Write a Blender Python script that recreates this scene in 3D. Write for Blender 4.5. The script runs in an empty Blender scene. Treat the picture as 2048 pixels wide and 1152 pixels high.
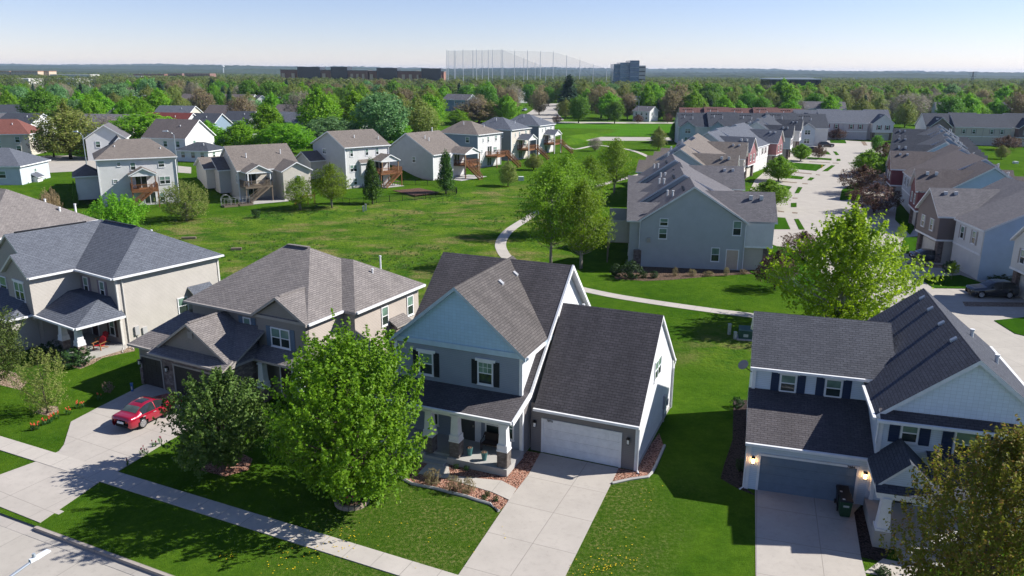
import bpy, math, random
import numpy as np
from mathutils import Vector
rad = math.radians
S = bpy.context.scene
COL = S.collection

# ------------------------------------------------------------------ survey: where a sight line of the photograph meets the ground
CAM_H, CAM_F = 22.4, 1550.0
CAM_P, CAM_R = math.atan(432.5 / CAM_F), rad(0.36)
_cp, _sp, _cr, _sr = math.cos(CAM_P), math.sin(CAM_P), math.cos(CAM_R), math.sin(CAM_R)
_rt, _up, _fw = Vector((1, 0, 0)), Vector((0, _sp, _cp)), Vector((0, _cp, -_sp))
AX, AY = _rt * _cr + _up * _sr, _up * _cr - _rt * _sr
def ray(px, py):
    return AX * ((px - 1024) / CAM_F) + AY * ((576 - py) / CAM_F) + _fw
def G(px, py, z=0.0):
    d = ray(px, py); t = (z - CAM_H) / d.z
    return Vector((d.x * t, d.y * t, z))
def height_at(px, py, xy):
    d = ray(px, py); t = math.hypot(xy[0], xy[1]) / math.hypot(d.x, d.y)
    return CAM_H + t * d.z
def sstep(a, b, x):
    t = max(0.0, min(1.0, (x - a) / (b - a))); return t * t * (3 - 2 * t)
# the walk-out houses stand with their back doors on this line; behind it the land is one storey higher
REAR = [(-160, 92), (-87, 124), (-68.6, 129.5), (-52.6, 137.5), (-32.6, 153), (-16.9, 166), (-8.3, 187.7), (0, 204.4), (7.2, 220), (16, 246)]
def rear_d(x, y):
    best, sg = 1e9, 1
    for (ax, ay), (bx, by) in zip(REAR, REAR[1:]):
        dx, dy = bx - ax, by - ay
        t = max(0, min(1, ((x - ax) * dx + (y - ay) * dy) / (dx * dx + dy * dy)))
        qx, qy = ax + t * dx - x, ay + t * dy - y
        d = math.hypot(qx, qy)
        if d < best:
            best = d; sg = 1 if dx * (y - ay) - dy * (x - ax) > 0 else -1
    return best * sg
def ter(x, y):
    d = rear_d(x, y)
    z = 2.5 * sstep(1.0, 12.0, d) * (1 - sstep(240, 330, y) * 1.0)
    # shallow drainage swale along the meadow
    if d < 0:
        z -= 0.7 * math.exp(-((d + 26) / 11.0) ** 2) * sstep(-80, -50, x) * (1 - sstep(5, 22, x)) * (1 - sstep(150, 200, y)) * sstep(66, 78, y)
    return z
def GT(px, py):
    z = 0.0
    for _ in range(6):
        p = G(px, py, z); z = ter(p.x, p.y)
    return Vector((p.x, p.y, z))

# ------------------------------------------------------------------ materials
MATS = {}
class NT:
    def __init__(s, name):
        s.m = bpy.data.materials.new(name); s.m.use_nodes = True
        s.t = s.m.node_tree; s.t.nodes.clear()
        s.out = s.t.nodes.new('ShaderNodeOutputMaterial')
    def n(s, typ, props=None, **inp):
        nd = s.t.nodes.new('ShaderNode' + typ)
        for k, v in (props or {}).items(): setattr(nd, k, v)
        for k, v in inp.items():
            key = int(k[1:]) if k[0] == 'i' and k[1:].isdigit() else k.replace('_', ' ')
            s.set(nd.inputs[key], v)
        return nd
    def set(s, sock, v):
        if isinstance(v, bpy.types.NodeSocket): s.t.links.new(v, sock)
        elif isinstance(v, bpy.types.Node): s.t.links.new(v.outputs[0], sock)
        else:
            if sock.type == 'RGBA' and len(v) == 3: v = (*v, 1)
            sock.default_value = v
    def math(s, op, a, b=0.0):
        return s.n('Math', {'operation': op}, i0=a, i1=b).outputs[0]
    def mix(s, f, a, b, blend='MIX'):
        nd = s.n('MixRGB', {'blend_type': blend}); s.set(nd.inputs[0], f); s.set(nd.inputs[1], a); s.set(nd.inputs[2], b)
        return nd.outputs[0]
    def noise(s, vec, scale, detail=3.0, rough=.55):
        return s.n('TexNoise', Vector=vec, Scale=scale, Detail=detail, Roughness=rough).outputs[0]
    def ramp(s, f, lo, hi):
        return s.n('MapRange', i0=f, i1=lo, i2=hi).outputs[0]
    def obj(s): return s.n('TexCoord').outputs['Object']
    def uv(s): return s.n('TexCoord').outputs['UV']
    def geo(s): return s.n('NewGeometry')
    def bump(s, h, st=.4, dist=.02, normal=None):
        nd = s.n('Bump', Height=h, Strength=st, Distance=dist)
        if normal is not None: s.set(nd.inputs['Normal'], normal)
        return nd.outputs[0]
    def done(s, col, rough=.8, bump=None, spec=.3, metal=0.0, **kw):
        b = s.n('BsdfPrincipled', Base_Color=col, Roughness=rough, Metallic=metal)
        b.inputs['Specular IOR Level'].default_value = spec
        if bump is not None: s.set(b.inputs['Normal'], bump)
        for k, v in kw.items(): s.set(b.inputs[k.replace('_', ' ')], v)
        s.set(s.out.inputs[0], b.outputs[0]); return s.m
def cached(f):
    def g(*a):
        k = (f.__name__,) + a
        if k not in MATS: MATS[k] = f(*a)
        return MATS[k]
    return g
def sc(c, k): return tuple(min(1, x * k) for x in c)
@cached
def paint(c, rough=.5, spec=.35):
    t = NT('paint'); v = t.obj()
    col = t.mix(t.ramp(t.noise(v, 2.3, 4), .35, .75), c, sc(c, .86))
    return t.done(col, rough, spec=spec)
@cached
def siding(c, lap=.115):
    t = NT('siding'); uv = t.uv()
    y = t.n('SeparateXYZ', Vector=uv).outputs[1]
    fr = t.math('FRACT', t.math('DIVIDE', y, lap))
    lap_shade = t.math('LESS_THAN', fr, .13)
    var = t.ramp(t.noise(uv, .9, 5), .3, .75)
    col = t.mix(var, c, sc(c, .87))
    col = t.mix(t.math('MULTIPLY', lap_shade, .5), col, sc(c, .45))  # thin dark line along each lap, its shadow gap painted into the colour
    h = t.math('ADD', t.math('MULTIPLY', fr, -1.0), t.math('MULTIPLY', t.noise(uv, 30, 2), .08))
    return t.done(col, .55, t.bump(h, .55, .018), .3)
@cached
def shake(c):
    t = NT('shake_siding'); uv = t.uv()
    b = t.n('TexBrick', {'offset': .37, 'offset_frequency': 1}, Vector=uv, Color1=c, Color2=sc(c, .93), Mortar=sc(c, .72), Scale=1.0, Mortar_Size=.006, Brick_Width=.26, Row_Height=.19)
    y = t.math('FRACT', t.math('DIVIDE', t.n('SeparateXYZ', Vector=uv).outputs[1], .19))
    h = t.math('SUBTRACT', t.math('MULTIPLY', b.outputs[1], -.6), y)
    return t.done(b.outputs[0], .6, t.bump(h, .35, .015), .25)
@cached
def shingle(c, streak=.35, warm=1.0, relief=.03):
    t = NT('asphalt_shingle'); uv = t.uv()
    c2 = (c[0] * .66, c[1] * .66, c[2] * .68)
    b = t.n('TexBrick', {'offset': .5, 'offset_frequency': 2}, Vector=uv, Color1=c, Color2=c2, Mortar=sc(c, .3), Scale=1.0, Mortar_Size=.014, Mortar_Smooth=.1, Brick_Width=.36, Row_Height=.17)
    map1 = t.n('Mapping', Vector=uv, Scale=(1.0, .16, 1.0)).outputs[0]
    st = t.ramp(t.noise(map1, .8, 5, .6), .4, .72)
    spk = t.ramp(t.noise(uv, 9.0, 3), .3, .7)
    col = t.mix(t.math('MULTIPLY', spk, .5), b.outputs[0], sc(c, 1.3 * warm))
    col = t.mix(t.math('MULTIPLY', st, streak), col, sc(c, .42))
    y = t.math('FRACT', t.math('DIVIDE', t.n('SeparateXYZ', Vector=uv).outputs[1], .17))
    h = t.math('ADD', t.math('MULTIPLY', y, -1.0), t.math('MULTIPLY', t.noise(uv, 14, 2), .5))
    h = t.math('SUBTRACT', h, t.math('MULTIPLY', b.outputs[1], .5))
    return t.done(col, .92, t.bump(h, .9, relief), .12)
@cached
def stone(c1, c2, w=.34, h=.13):
    t = NT('stone_veneer'); uv = t.uv()
    b = t.n('TexBrick', {'offset': .43, 'squash': .6, 'squash_frequency': 3}, Vector=uv, Color1=c1, Color2=c2, Mortar=(.16, .15, .14), Scale=1.0, Mortar_Size=.012, Brick_Width=w, Row_Height=h, Bias=0.0)
    n = t.noise(uv, 3.5, 4)
    col = t.mix(t.ramp(n, .35, .7), b.outputs[0], sc(c1, .55))
    return t.done(col, .85, t.bump(t.math('ADD', t.math('MULTIPLY', b.outputs[1], -1), n), .7, .03), .2)
@cached
def concrete(c, joint=3.0, jx=3.0):
    t = NT('concrete'); uv = t.uv()
    b = t.n('TexBrick', {'offset': 0.0}, Vector=uv, Color1=c, Color2=sc(c, .955), Mortar=sc(c, .55), Scale=1.0, Mortar_Size=.022, Mortar_Smooth=.4, Brick_Width=jx, Row_Height=joint)
    n1 = t.ramp(t.noise(uv, .55, 6, .6), .35, .72)
    n2 = t.ramp(t.noise(uv, 3.1, 5, .65), .52, .78)
    col = t.mix(t.math('MULTIPLY', n1, .6), b.outputs[0], sc(c, .76))
    col = t.mix(t.math('MULTIPLY', n2, .5), col, sc(c, .66)); n3 = t.ramp(t.noise(uv, 1.1, 7, .75), .63, .74); col = t.mix(t.math('MULTIPLY', n3, .35), col, sc(c, .45))
    fine = t.noise(uv, 26, 3)
    return t.done(col, .88, t.bump(t.math('ADD', fine, t.math('MULTIPLY', b.outputs[1], -2.0)), .25, .01), .2)
@cached
def grass(name, dark, light, tan, amt, stripe=0.0):
    t = NT(name); v = t.geo().outputs['Position']
    big = t.ramp(t.noise(v, .12, 5, .6), .36, .66)
    mid = t.ramp(t.noise(v, .9, 5, .65), .33, .7)
    fine = t.ramp(t.noise(v, 11.0, 3, .7), .25, .75)
    col = t.mix(t.math('ADD', t.math('MULTIPLY', big, .55), t.math('MULTIPLY', mid, .4)), dark, light)
    col = t.mix(t.math('MULTIPLY', fine, .65), col, sc(dark, .5))
    if amt > 0:
        patch = t.ramp(t.noise(v, .33, 6, .7), .52, .74)
        spec = t.ramp(t.noise(v, 5.0, 4, .7), .42, .66)
        col = t.mix(t.math('MULTIPLY', t.math('MULTIPLY', patch, spec), min(1, amt)), col, tan)
        spec2 = t.ramp(t.noise(v, 8.5, 2, .8), .58, .74)
        col = t.mix(t.math('MULTIPLY', spec2, min(.5, amt * .4)), col, tan)
    if stripe > 0:
        x = t.n('SeparateXYZ', Vector=t.n('Mapping', Vector=v, Rotation=(0, 0, rad(24))).outputs[0]).outputs[0]
        w = t.ramp(t.math('SINE', t.math('MULTIPLY', x, 3.6)), -.4, .4)
        col = t.mix(t.math('MULTIPLY', w, stripe), col, sc(light, 1.25))
    h = t.math('ADD', t.noise(v, 16.0, 3, .7), t.math('MULTIPLY', t.noise(v, 2.2, 4), .8))
    return t.done(col, .95, t.bump(h, 1.0, .16), .0)
@cached
def mulch(c1, c2):
    t = NT('mulch'); v = t.geo().outputs['Position']
    vo = t.n('TexVoronoi', Vector=v, Scale=11.0)
    sep = t.n('SeparateColor', Color=vo.outputs[1]).outputs[0]
    col = t.mix(sep, c1, c2)
    col = t.mix(t.ramp(vo.outputs[0], .45, .75), col, sc(c1, .3))
    return t.done(col, .9, t.bump(t.math('MULTIPLY', vo.outputs[0], -1), .9, .06), .15)
@cached
def leaf(c1, c2, c3, trans=.35):
    t = NT('leaves')
    r = t.geo().outputs['Random Per Island']
    o = t.n('ObjectInfo').outputs['Random']
    col = t.mix(t.ramp(r, 0, .75), c1, c2)
    col = t.mix(t.math('MULTIPLY', t.ramp(r, .7, 1.0), .9), col, c3)
    hsv = t.n('HueSaturation', Hue=t.math('ADD', .487, t.math('MULTIPLY', o, .026)), Saturation=1.0, Value=t.math('ADD', .85, t.math('MULTIPLY', o, .3)), Color=col).outputs[0]
    p = t.n('BsdfPrincipled', Base_Color=hsv, Roughness=.55); p.inputs['Specular IOR Level'].default_value = .25
    tr = t.n('BsdfTranslucent', Color=hsv)
    mx = t.n('MixShader', i0=trans, i1=p.outputs[0], i2=tr.outputs[0])
    t.set(t.out.inputs[0], mx.outputs[0]); return t.m
@cached
def bark(c):
    t = NT('bark'); v = t.obj()
    n = t.noise(t.n('Mapping', Vector=v, Scale=(6, 6, 1.2)).outputs[0], 3.0, 5, .7)
    return t.done(t.mix(t.ramp(n, .3, .7), sc(c, .55), sc(c, 1.2)), .9, t.bump(n, .8, .04), .1)
@cached
def glass(c=(.02, .03, .028), rough=.04):
    t = NT('window_glass')
    n = t.noise(t.obj(), 1.4, 2)
    return t.done(t.mix(t.ramp(n, .3, .7), c, sc(c, 1.8)), rough, t.bump(n, .08, .05), .6)
@cached
def wood(c):
    t = NT('timber'); uv = t.uv()
    y = t.math('FRACT', t.math('DIVIDE', t.n('SeparateXYZ', Vector=uv).outputs[1], .14))
    n = t.noise(t.n('Mapping', Vector=uv, Scale=(1, 9, 1)).outputs[0], 2.0, 4)
    col = t.mix(t.ramp(n, .3, .75), c, sc(c, .62))
    col = t.mix(t.math('MULTIPLY', t.math('LESS_THAN', y, .08), .6), col, sc(c, .3))
    return t.done(col, .7, None, .25)
@cached
def carpaint(c):
    t = NT('car_paint')
    fl = t.noise(t.obj(), 900, 1)
    return t.done(t.mix(t.math('MULTIPLY', fl, .25), c, sc(c, 1.5)), .28, None, .55, 0.25, Coat_Weight=1.0, Coat_Roughness=.04)
@cached
def metal(c, rough=.35):
    t = NT('metal'); return t.done(c, rough, None, .5, .85)
@cached
def glow(c, st):
    t = NT('lit_bulb'); return t.done(c, .4, None, .3, 0.0, Emission_Color=c, Emission_Strength=st)
@cached
def netting():
    t = NT('netting')
    p = t.n('BsdfPrincipled', Base_Color=(.45, .5, .55), Roughness=.8)
    tr = t.n('BsdfTransparent')
    mx = t.n('MixShader', i0=.13, i1=tr.outputs[0], i2=p.outputs[0])
    t.set(t.out.inputs[0], mx.outputs[0]); return t.m

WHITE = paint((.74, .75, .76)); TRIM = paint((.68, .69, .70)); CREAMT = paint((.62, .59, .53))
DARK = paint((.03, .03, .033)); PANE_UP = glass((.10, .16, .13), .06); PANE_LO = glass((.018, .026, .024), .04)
CONC = concrete((.43, .395, .352), 3.0, 3.0); WALK = concrete((.46, .425, .378), 30.0, 1.6); STREET = concrete((.41, .38, .335), 4.2, 4.6)
FOUND = concrete((.40, .39, .37), 30.0, 30.0)
CEDAR = wood((.24, .105, .045)); GREYWOOD = wood((.20, .16, .12)); TANWOOD = wood((.30, .19, .11))
BLACKM = paint((.012, .012, .013), .4)

# ------------------------------------------------------------------ mesh building
class MB:
    def __init__(s): s.v, s.f, s.m, s.mats = [], [], [], []
    def mi(s, m):
        if m not in s.mats: s.mats.append(m)
        return s.mats.index(m)
    def poly(s, pts, m):
        i = len(s.v); s.v += [tuple(p) for p in pts]; s.f.append(tuple(range(i, i + len(pts)))); s.m.append(s.mi(m)); return s
    def hull8(s, p, m, skip=()):
        for k, q in enumerate(((3, 2, 1, 0), (4, 5, 6, 7), (0, 1, 5, 4), (1, 2, 6, 5), (2, 3, 7, 6), (3, 0, 4, 7))):
            if k not in skip: s.poly([p[i] for i in q], m)
        return s
    def box(s, x0, x1, y0, y1, z0, z1, m, skip=()):
        return s.hull8([(x0, y0, z0), (x1, y0, z0), (x1, y1, z0), (x0, y1, z0), (x0, y0, z1), (x1, y0, z1), (x1, y1, z1), (x0, y1, z1)], m, skip)
    def wbox(s, W, u0, u1, w0, w1, n0, n1, m):
        P, n, u = W
        f = lambda a, b, c: (P[0] + u[0] * a + n[0] * c, P[1] + u[1] * a + n[1] * c, P[2] + b)
        return s.hull8([f(u0, w0, n1), f(u1, w0, n1), f(u1, w0, n0), f(u0, w0, n0), f(u0, w1, n1), f(u1, w1, n1), f(u1, w1, n0), f(u0, w1, n0)], m)
    def prism(s, pts, z0, z1, m, top=None, bottom=True):
        n = len(pts)
        for i in range(n):
            a, b = pts[i], pts[(i + 1) % n]
            s.poly([(a[0], a[1], z0), (b[0], b[1], z0), (b[0], b[1], z1), (a[0], a[1], z1)], m)
        s.poly([(p[0], p[1], z1) for p in pts], top or m)
        if bottom: s.poly([(p[0], p[1], z0) for p in reversed(pts)], m)
        return s
    def slab(s, pts, t, m, ms):
        n = len(pts); lo = [(p[0], p[1], p[2] - t) for p in pts]
        s.poly(pts, m); s.poly(lo[::-1], ms)
        for i in range(n):
            j = (i + 1) % n; s.poly([lo[i], lo[j], pts[j], pts[i]], ms)
        return s
    def tube(s, pts, rs, n, m, cap=True):
        pts = [Vector(p) for p in pts]; rings = []
        for i, p in enumerate(pts):
            d = (pts[min(i + 1, len(pts) - 1)] - pts[max(i - 1, 0)]).normalized()
            a = d.orthogonal().normalized(); b = d.cross(a); r = rs[i] if hasattr(rs, '__len__') else rs
            rings.append([tuple(p + a * (r * math.cos(2 * math.pi * k / n)) + b * (r * math.sin(2 * math.pi * k / n))) for k in range(n)])
        base = len(s.v)
        for r in rings: s.v += r
        mi = s.mi(m)
        for i in range(len(rings) - 1):
            for k in range(n):
                k2 = (k + 1) % n
                s.f.append((base + i * n + k, base + i * n + k2, base + (i + 1) * n + k2, base + (i + 1) * n + k)); s.m.append(mi)
        if cap:
            s.f.append(tuple(base + k for k in range(n))[::-1]); s.m.append(mi)
            s.f.append(tuple(base + (len(rings) - 1) * n + k for k in range(n))); s.m.append(mi)
        return s
    def mesh(s, name, smooth=False):
        me = bpy.data.meshes.new(name); me.from_pydata(s.v, [], s.f)
        for m in s.mats: me.materials.append(m)
        me.polygons.foreach_set('material_index', s.m)
        if smooth: me.polygons.foreach_set('use_smooth', [True] * len(s.f))
        uvl = me.uv_layers.new(name='UVMap'); uv = []
        for p in me.polygons:
            n = p.normal
            if abs(n.z) > .985 or n.length < .5: u, v = Vector((1, 0, 0)), Vector((0, 1, 0))
            else:
                u = Vector((-n.y, n.x, 0)).normalized(); v = n.cross(u)
                if v.z < 0: v = -v
            for li in p.loop_indices:
                c = me.vertices[me.loops[li].vertex_index].co; uv += [c.dot(u), c.dot(v)]
        uvl.data.foreach_set('uv', uv)
        return me
    def build(s, name, parent=None, smooth=False):
        o = bpy.data.objects.new(name, s.mesh(name, smooth)); COL.objects.link(o)
        if parent is not None: o.parent = parent
        return o
def build_each(mb, name, parent):
    for i in range(0, len(mb.f), 6):
        q = MB(); q.mats = list(mb.mats)
        for f, m in zip(mb.f[i:i + 6], mb.m[i:i + 6]): q.poly([mb.v[j] for j in f], mb.mats[m])
        q.mats = [x for x in q.mats]; q.build(name, parent)
def tag(o, label, cat, group=None):
    o['label'] = label; o['category'] = cat
    if group: o['group'] = group
    return o
def thing(name, label, cat, loc=(0, 0, 0), rz=0.0, group=None, scale=1.0):
    o = bpy.data.objects.new(name, None); COL.objects.link(o); o.empty_display_size = .3
    o.location = loc; o.rotation_euler = (0, 0, rad(rz)); o.scale = (scale,) * 3
    return tag(o, label, cat, group)
def struct(o, kind='structure'):
    o['kind'] = kind; return o
def copy_thing(src, loc, rz, label, scale=None, group=None):
    r = src.copy(); COL.objects.link(r); r.location = loc; r.rotation_euler = (0, 0, rad(rz)); r['label'] = label
    if scale is not None: r.scale = scale if hasattr(scale, '__len__') else (scale,) * 3
    if group: r['group'] = group
    for c in src.children:
        d = c.copy(); COL.objects.link(d); d.parent = r
        for g in c.children:
            e = g.copy(); COL.objects.link(e); e.parent = d
    return r
def Wf(P, ang):
    a = rad(ang); n = (math.cos(a), math.sin(a)); return (P, n, (-n[1], n[0]))
def text(s, W, u, w, size, m, parent, name='house_number', n=.03):
    cu = bpy.data.curves.new(name, 'FONT'); cu.body = s; cu.size = size; cu.extrude = .012; cu.align_x = 'CENTER'
    cu.materials.append(m); o = bpy.data.objects.new(name, cu); COL.objects.link(o); o.parent = parent
    P, nn, uu = W
    o.location = (P[0] + uu[0] * u + nn[0] * n, P[1] + uu[1] * u + nn[1] * n, P[2] + w)
    me = bpy.data.meshes.new_from_object(o); q = bpy.data.objects.new(name, me); COL.objects.link(q); q.parent = parent
    q.location = o.location; q.rotation_euler = (rad(90), 0, math.atan2(uu[1], uu[0])); bpy.data.objects.remove(o); return q
# ------------------------------------------------------------------ building components (house-local metres)
def window(par, P, ang, w, h, sh=None, double=False, head=False, lites=False, trim=None, up=None, lab=None, shw=.36):
    W = Wf(P, ang); tm = trim or WHITE; f = MB(); e = w / 2; t = .085
    f.wbox(W, -e, -e + t, 0, h, 0, .06, tm); f.wbox(W, e - t, e, 0, h, 0, .06, tm)
    f.wbox(W, -e + t, e - t, 0, t, 0, .057, tm); f.wbox(W, -e + t, e - t, h - t, h, 0, .057, tm)
    f.wbox(W, -e - .04, e + .04, -.05, 0, 0, .09, tm)
    if head: f.wbox(W, -e - .14, e + .14, h, h + .17, 0, .075, tm)
    xs = [(-e + t, e - t)] if not double else [(-e + t, -.05), (.05, e - t)]
    if double: f.wbox(W, -.05, .05, t, h - t, 0, .055, tm)
    p = MB()
    for a, b in xs:
        f.wbox(W, a, b, h * .5 - .03, h * .5 + .03, 0, .05, tm)
        if lites:
            for k in (1, 2): f.wbox(W, a + (b - a) * k / 3 - .012, a + (b - a) * k / 3 + .012, h * .5 + .03, h - t, 0, .036, tm)
            f.wbox(W, a, b, h * .74 - .012, h * .74 + .012, 0, .034, tm)
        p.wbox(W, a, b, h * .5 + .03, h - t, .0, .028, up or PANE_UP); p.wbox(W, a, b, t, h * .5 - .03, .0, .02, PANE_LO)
    o = f.build('window', par); p.build('pane', o)
    if lab: o['label'] = lab
    if sh is not None:
        for sgn in (-1, 1):
            q = MB(); c = sgn * (e + .04 + shw / 2)
            q.wbox(W, c - shw / 2, c + shw / 2, -.04, h + .04, 0, .035, sh)
            n = max(4, int(h / .16))
            for k in range(n):
                z = .04 + k * (h - .08) / n; q.wbox(W, c - shw * .36, c + shw * .36, z, z + .07, .035, .05, sh)
            q.build('shutter', par)
    return o
def garage_door(par, P, ang, w, h, m, trim=None, tw=.13):
    W = Wf(P, ang); tm = trim or WHITE; f = MB(); e = w / 2
    f.wbox(W, -e, -e + tw, 0, h, 0, .07, tm); f.wbox(W, e - tw, e, 0, h, 0, .07, tm); f.wbox(W, -e + tw, e - tw, h - tw, h, 0, .067, tm)
    f.build('door_frame', par)
    d = MB(); a = w - 2 * tw; hh = h - tw; cols = max(4, round(a / .62))
    for r in range(4):
        z0 = hh * r / 4 + .006; z1 = hh * (r + 1) / 4 - .006
        d.wbox(W, -a / 2, a / 2, z0, z1, 0, .03, m)
        for c in range(cols):
            x0 = -a / 2 + a * (c + .14) / cols; x1 = -a / 2 + a * (c + .86) / cols
            d.wbox(W, x0, x1, z0 + .1, z1 - .1, .03, .042, m)
    return d.build('garage_door', par)
def entry_door(par, P, ang, w, h, m, trim=None):
    W = Wf(P, ang); tm = trim or WHITE; f = MB(); e = w / 2
    f.wbox(W, -e - .1, -e, 0, h + .1, 0, .06, tm); f.wbox(W, e, e + .1, 0, h + .1, 0, .06, tm); f.wbox(W, -e, e, h, h + .1, 0, .057, tm)
    f.wbox(W, -e, e, 0, h, 0, .03, m)
    for r in ((.12, .42), (.5, .92)):
        for s in (-1, 1): f.wbox(W, s * e * .5 - e * .32, s * e * .5 + e * .32, h * r[0], h * r[1], .03, .045, m)
    o = f.build('door', par)
    k = MB(); k.wbox(W, e - .14, e - .08, h * .46, h * .52, .03, .1, metal((.5, .47, .4), .3)); k.build('handle', o); return o
def patio_door(par, P, ang, w=1.9, h=2.05):
    W = Wf(P, ang); f = MB(); e = w / 2
    for a, b in ((-e, -e + .1), (-.06, .06), (e - .1, e)): f.wbox(W, a, b, 0, h, 0, .06, WHITE)
    f.wbox(W, -e, e, h, h + .1, 0, .06, WHITE); f.wbox(W, -e, e, -.06, 0, 0, .06, WHITE)
    p = MB(); p.wbox(W, -e + .1, -.06, 0, h, 0, .02, PANE_LO); p.wbox(W, .06, e - .1, 0, h, 0, .026, PANE_LO)
    o = f.build('patio_door', par); p.build('pane', o); return o
def coach_lamp(par, P, ang, lit=False):
    W = Wf(P, ang); b = MB()
    b.wbox(W, -.06, .06, -.12, .14, 0, .03, BLACKM); b.wbox(W, -.03, .03, .1, .14, .03, .14, BLACKM)
    b.wbox(W, -.1, .1, .12, .2, .06, .26, BLACKM); b.wbox(W, -.07, .07, -.2, -.16, .09, .23, BLACKM)
    for sx in (-.075, .06): b.wbox(W, sx, sx + .015, -.16, .12, .085, .1, BLACKM)
    o = b.build('wall_lamp', par)
    g = MB(); g.wbox(W, -.058, .058, -.16, .12, .102, .218, glow((1.0, .55, .22), 14.0) if lit else glass((.5, .5, .47), .2)); g.build('lamp_glass', o)
    return o
def gable_roof(mb, x0, x1, y0, y1, ze, zr, ax, m, ms=None, t=.2, r=None, ze2=None):
    ms = ms or TRIM; ze2 = ze if ze2 is None else ze2
    if ax == 'x':
        r = (y0 + y1) / 2 if r is None else r
        mb.slab([(x0, y0, ze), (x1, y0, ze), (x1, r, zr), (x0, r, zr)], t, m, ms)
        mb.slab([(x1, y1, ze2), (x0, y1, ze2), (x0, r, zr), (x1, r, zr)], t, m, ms)
    else:
        r = (x0 + x1) / 2 if r is None else r
        mb.slab([(x1, y0, ze2), (x1, y1, ze2), (r, y1, zr), (r, y0, zr)], t, m, ms)
        mb.slab([(x0, y1, ze), (x0, y0, ze), (r, y0, zr), (r, y1, zr)], t, m, ms)
def hip_roof(mb, x0, x1, y0, y1, ze, zr, a, b, m, ms=None, t=.2):
    """ridge from point a to point b (x, y) at height zr; ridge runs along x or y"""
    ms = ms or TRIM; A = (a[0], a[1], zr); B = (b[0], b[1], zr)
    c = [(x0, y0, ze), (x1, y0, ze), (x1, y1, ze), (x0, y1, ze)]
    if abs(a[0] - b[0]) > abs(a[1] - b[1]):
        mb.slab([c[0], c[1], B, A], t, m, ms); mb.slab([c[1], c[2], B], t, m, ms); mb.slab([c[2], c[3], A, B], t, m, ms); mb.slab([c[3], c[0], A], t, m, ms)
    else:
        mb.slab([c[0], c[1], A], t, m, ms); mb.slab([c[1], c[2], B, A], t, m, ms); mb.slab([c[2], c[3], B], t, m, ms); mb.slab([c[3], c[0], A, B], t, m, ms)
def gable_walls(mb, x0, x1, y0, y1, zb, ze, zr, ax, m, mg=None, r=None, ze2=None):
    mg = mg or m; ze2 = ze if ze2 is None else ze2
    if ax == 'x':
        r = (y0 + y1) / 2 if r is None else r
        for x in (x0, x1): mb.poly([(x, y0, zb), (x, y1, zb), (x, y1, ze2), (x, r, zr), (x, y0, ze)], mg if x == x0 or True else m)
        mb.poly([(x0, y0, zb), (x1, y0, zb), (x1, y0, ze), (x0, y0, ze)], m); mb.poly([(x0, y1, zb), (x1, y1, zb), (x1, y1, ze2), (x0, y1, ze2)], m)
    else:
        r = (x0 + x1) / 2 if r is None else r
        for y in (y0, y1): mb.poly([(x0, y, zb), (x1, y, zb), (x1, y, ze2), (r, y, zr), (x0, y, ze)], mg)
        mb.poly([(x0, y0, zb), (x0, y1, zb), (x0, y1, ze), (x0, y0, ze)], m); mb.poly([(x1, y0, zb), (x1, y1, zb), (x1, y1, ze2), (x1, y0, ze2)], m)
def corner(mb, x, y, z0, z1, m, s=.1):
    mb.box(x - s, x + s, y - s, y + s, z0, z1, m)
def gutter(mb, a, b, m=None, s=.075):
    a, b = Vector(a), Vector(b); d = (b - a).normalized(); n = Vector((-d.y, d.x, 0)).normalized() * s; z = Vector((0, 0, s))
    mb.hull8([a - n - z, b - n - z, b + n - z, a + n - z, a - n + z, b - n + z, b + n + z, a + n + z], m or WHITE)
def downspout(par, pts, m=None, r=.05):
    MB().tube(pts, r, 6, m or WHITE).build('downspout', par)
def plumbing_vent(par, x, y, z, h=.5, r=.07, m=None):
    MB().tube([(x, y, z - .3), (x, y, z + h)], r, 8, m or WHITE).tube([(x, y, z + h), (x, y, z + h + .1)], r * 1.35, 8, m or WHITE).build('vent_pipe', par)
def box_vent(par, x, y, z, nx, ny, slope, m=None):
    """low metal attic vent; (nx, ny) points down the slope"""
    m = m or paint((.33, .34, .36), .5); b = MB(); px, py = -ny, nx
    def c(u, v, h): return (x + nx * u + px * v, y + ny * u + py * v, z - u * slope + h)
    b.hull8([c(-.15, -.16, .0), c(.13, -.16, .0), c(.13, .16, 0), c(-.15, .16, 0), c(-.13, -.14, .11), c(.15, -.14, .13), c(.15, .14, .13), c(-.13, .14, .11)], m)
    build_each(b, 'roof_vent', par)
def railing(mb, pts, h, m, base=0.0):
    for (a, b) in zip(pts, pts[1:]):
        a, b = Vector(a), Vector(b); L = (b - a).length; d = (b - a) / L; n = Vector((-d.y, d.x, 0)).normalized()
        for zz, t in ((h, .05), (h - .12, .035), (.1, .035)):
            o = Vector((0, 0, zz)); w = n * .035; u = Vector((0, 0, t))
            mb.hull8([a + o - w, b + o - w, b + o + w, a + o + w, a + o - w + u, b + o - w + u, b + o + w + u, a + o + w + u], m)
        k = max(2, int(L / .16))
        for i in range(k + 1):
            p = a + d * (L * i / k); s = .045 if i in (0, k) else .018
            mb.box(p.x - s, p.x + s, p.y - s, p.y + s, p.z + (0 if i in (0, k) else .1), p.z + h + (.04 if i in (0, k) else 0), m)
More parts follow.
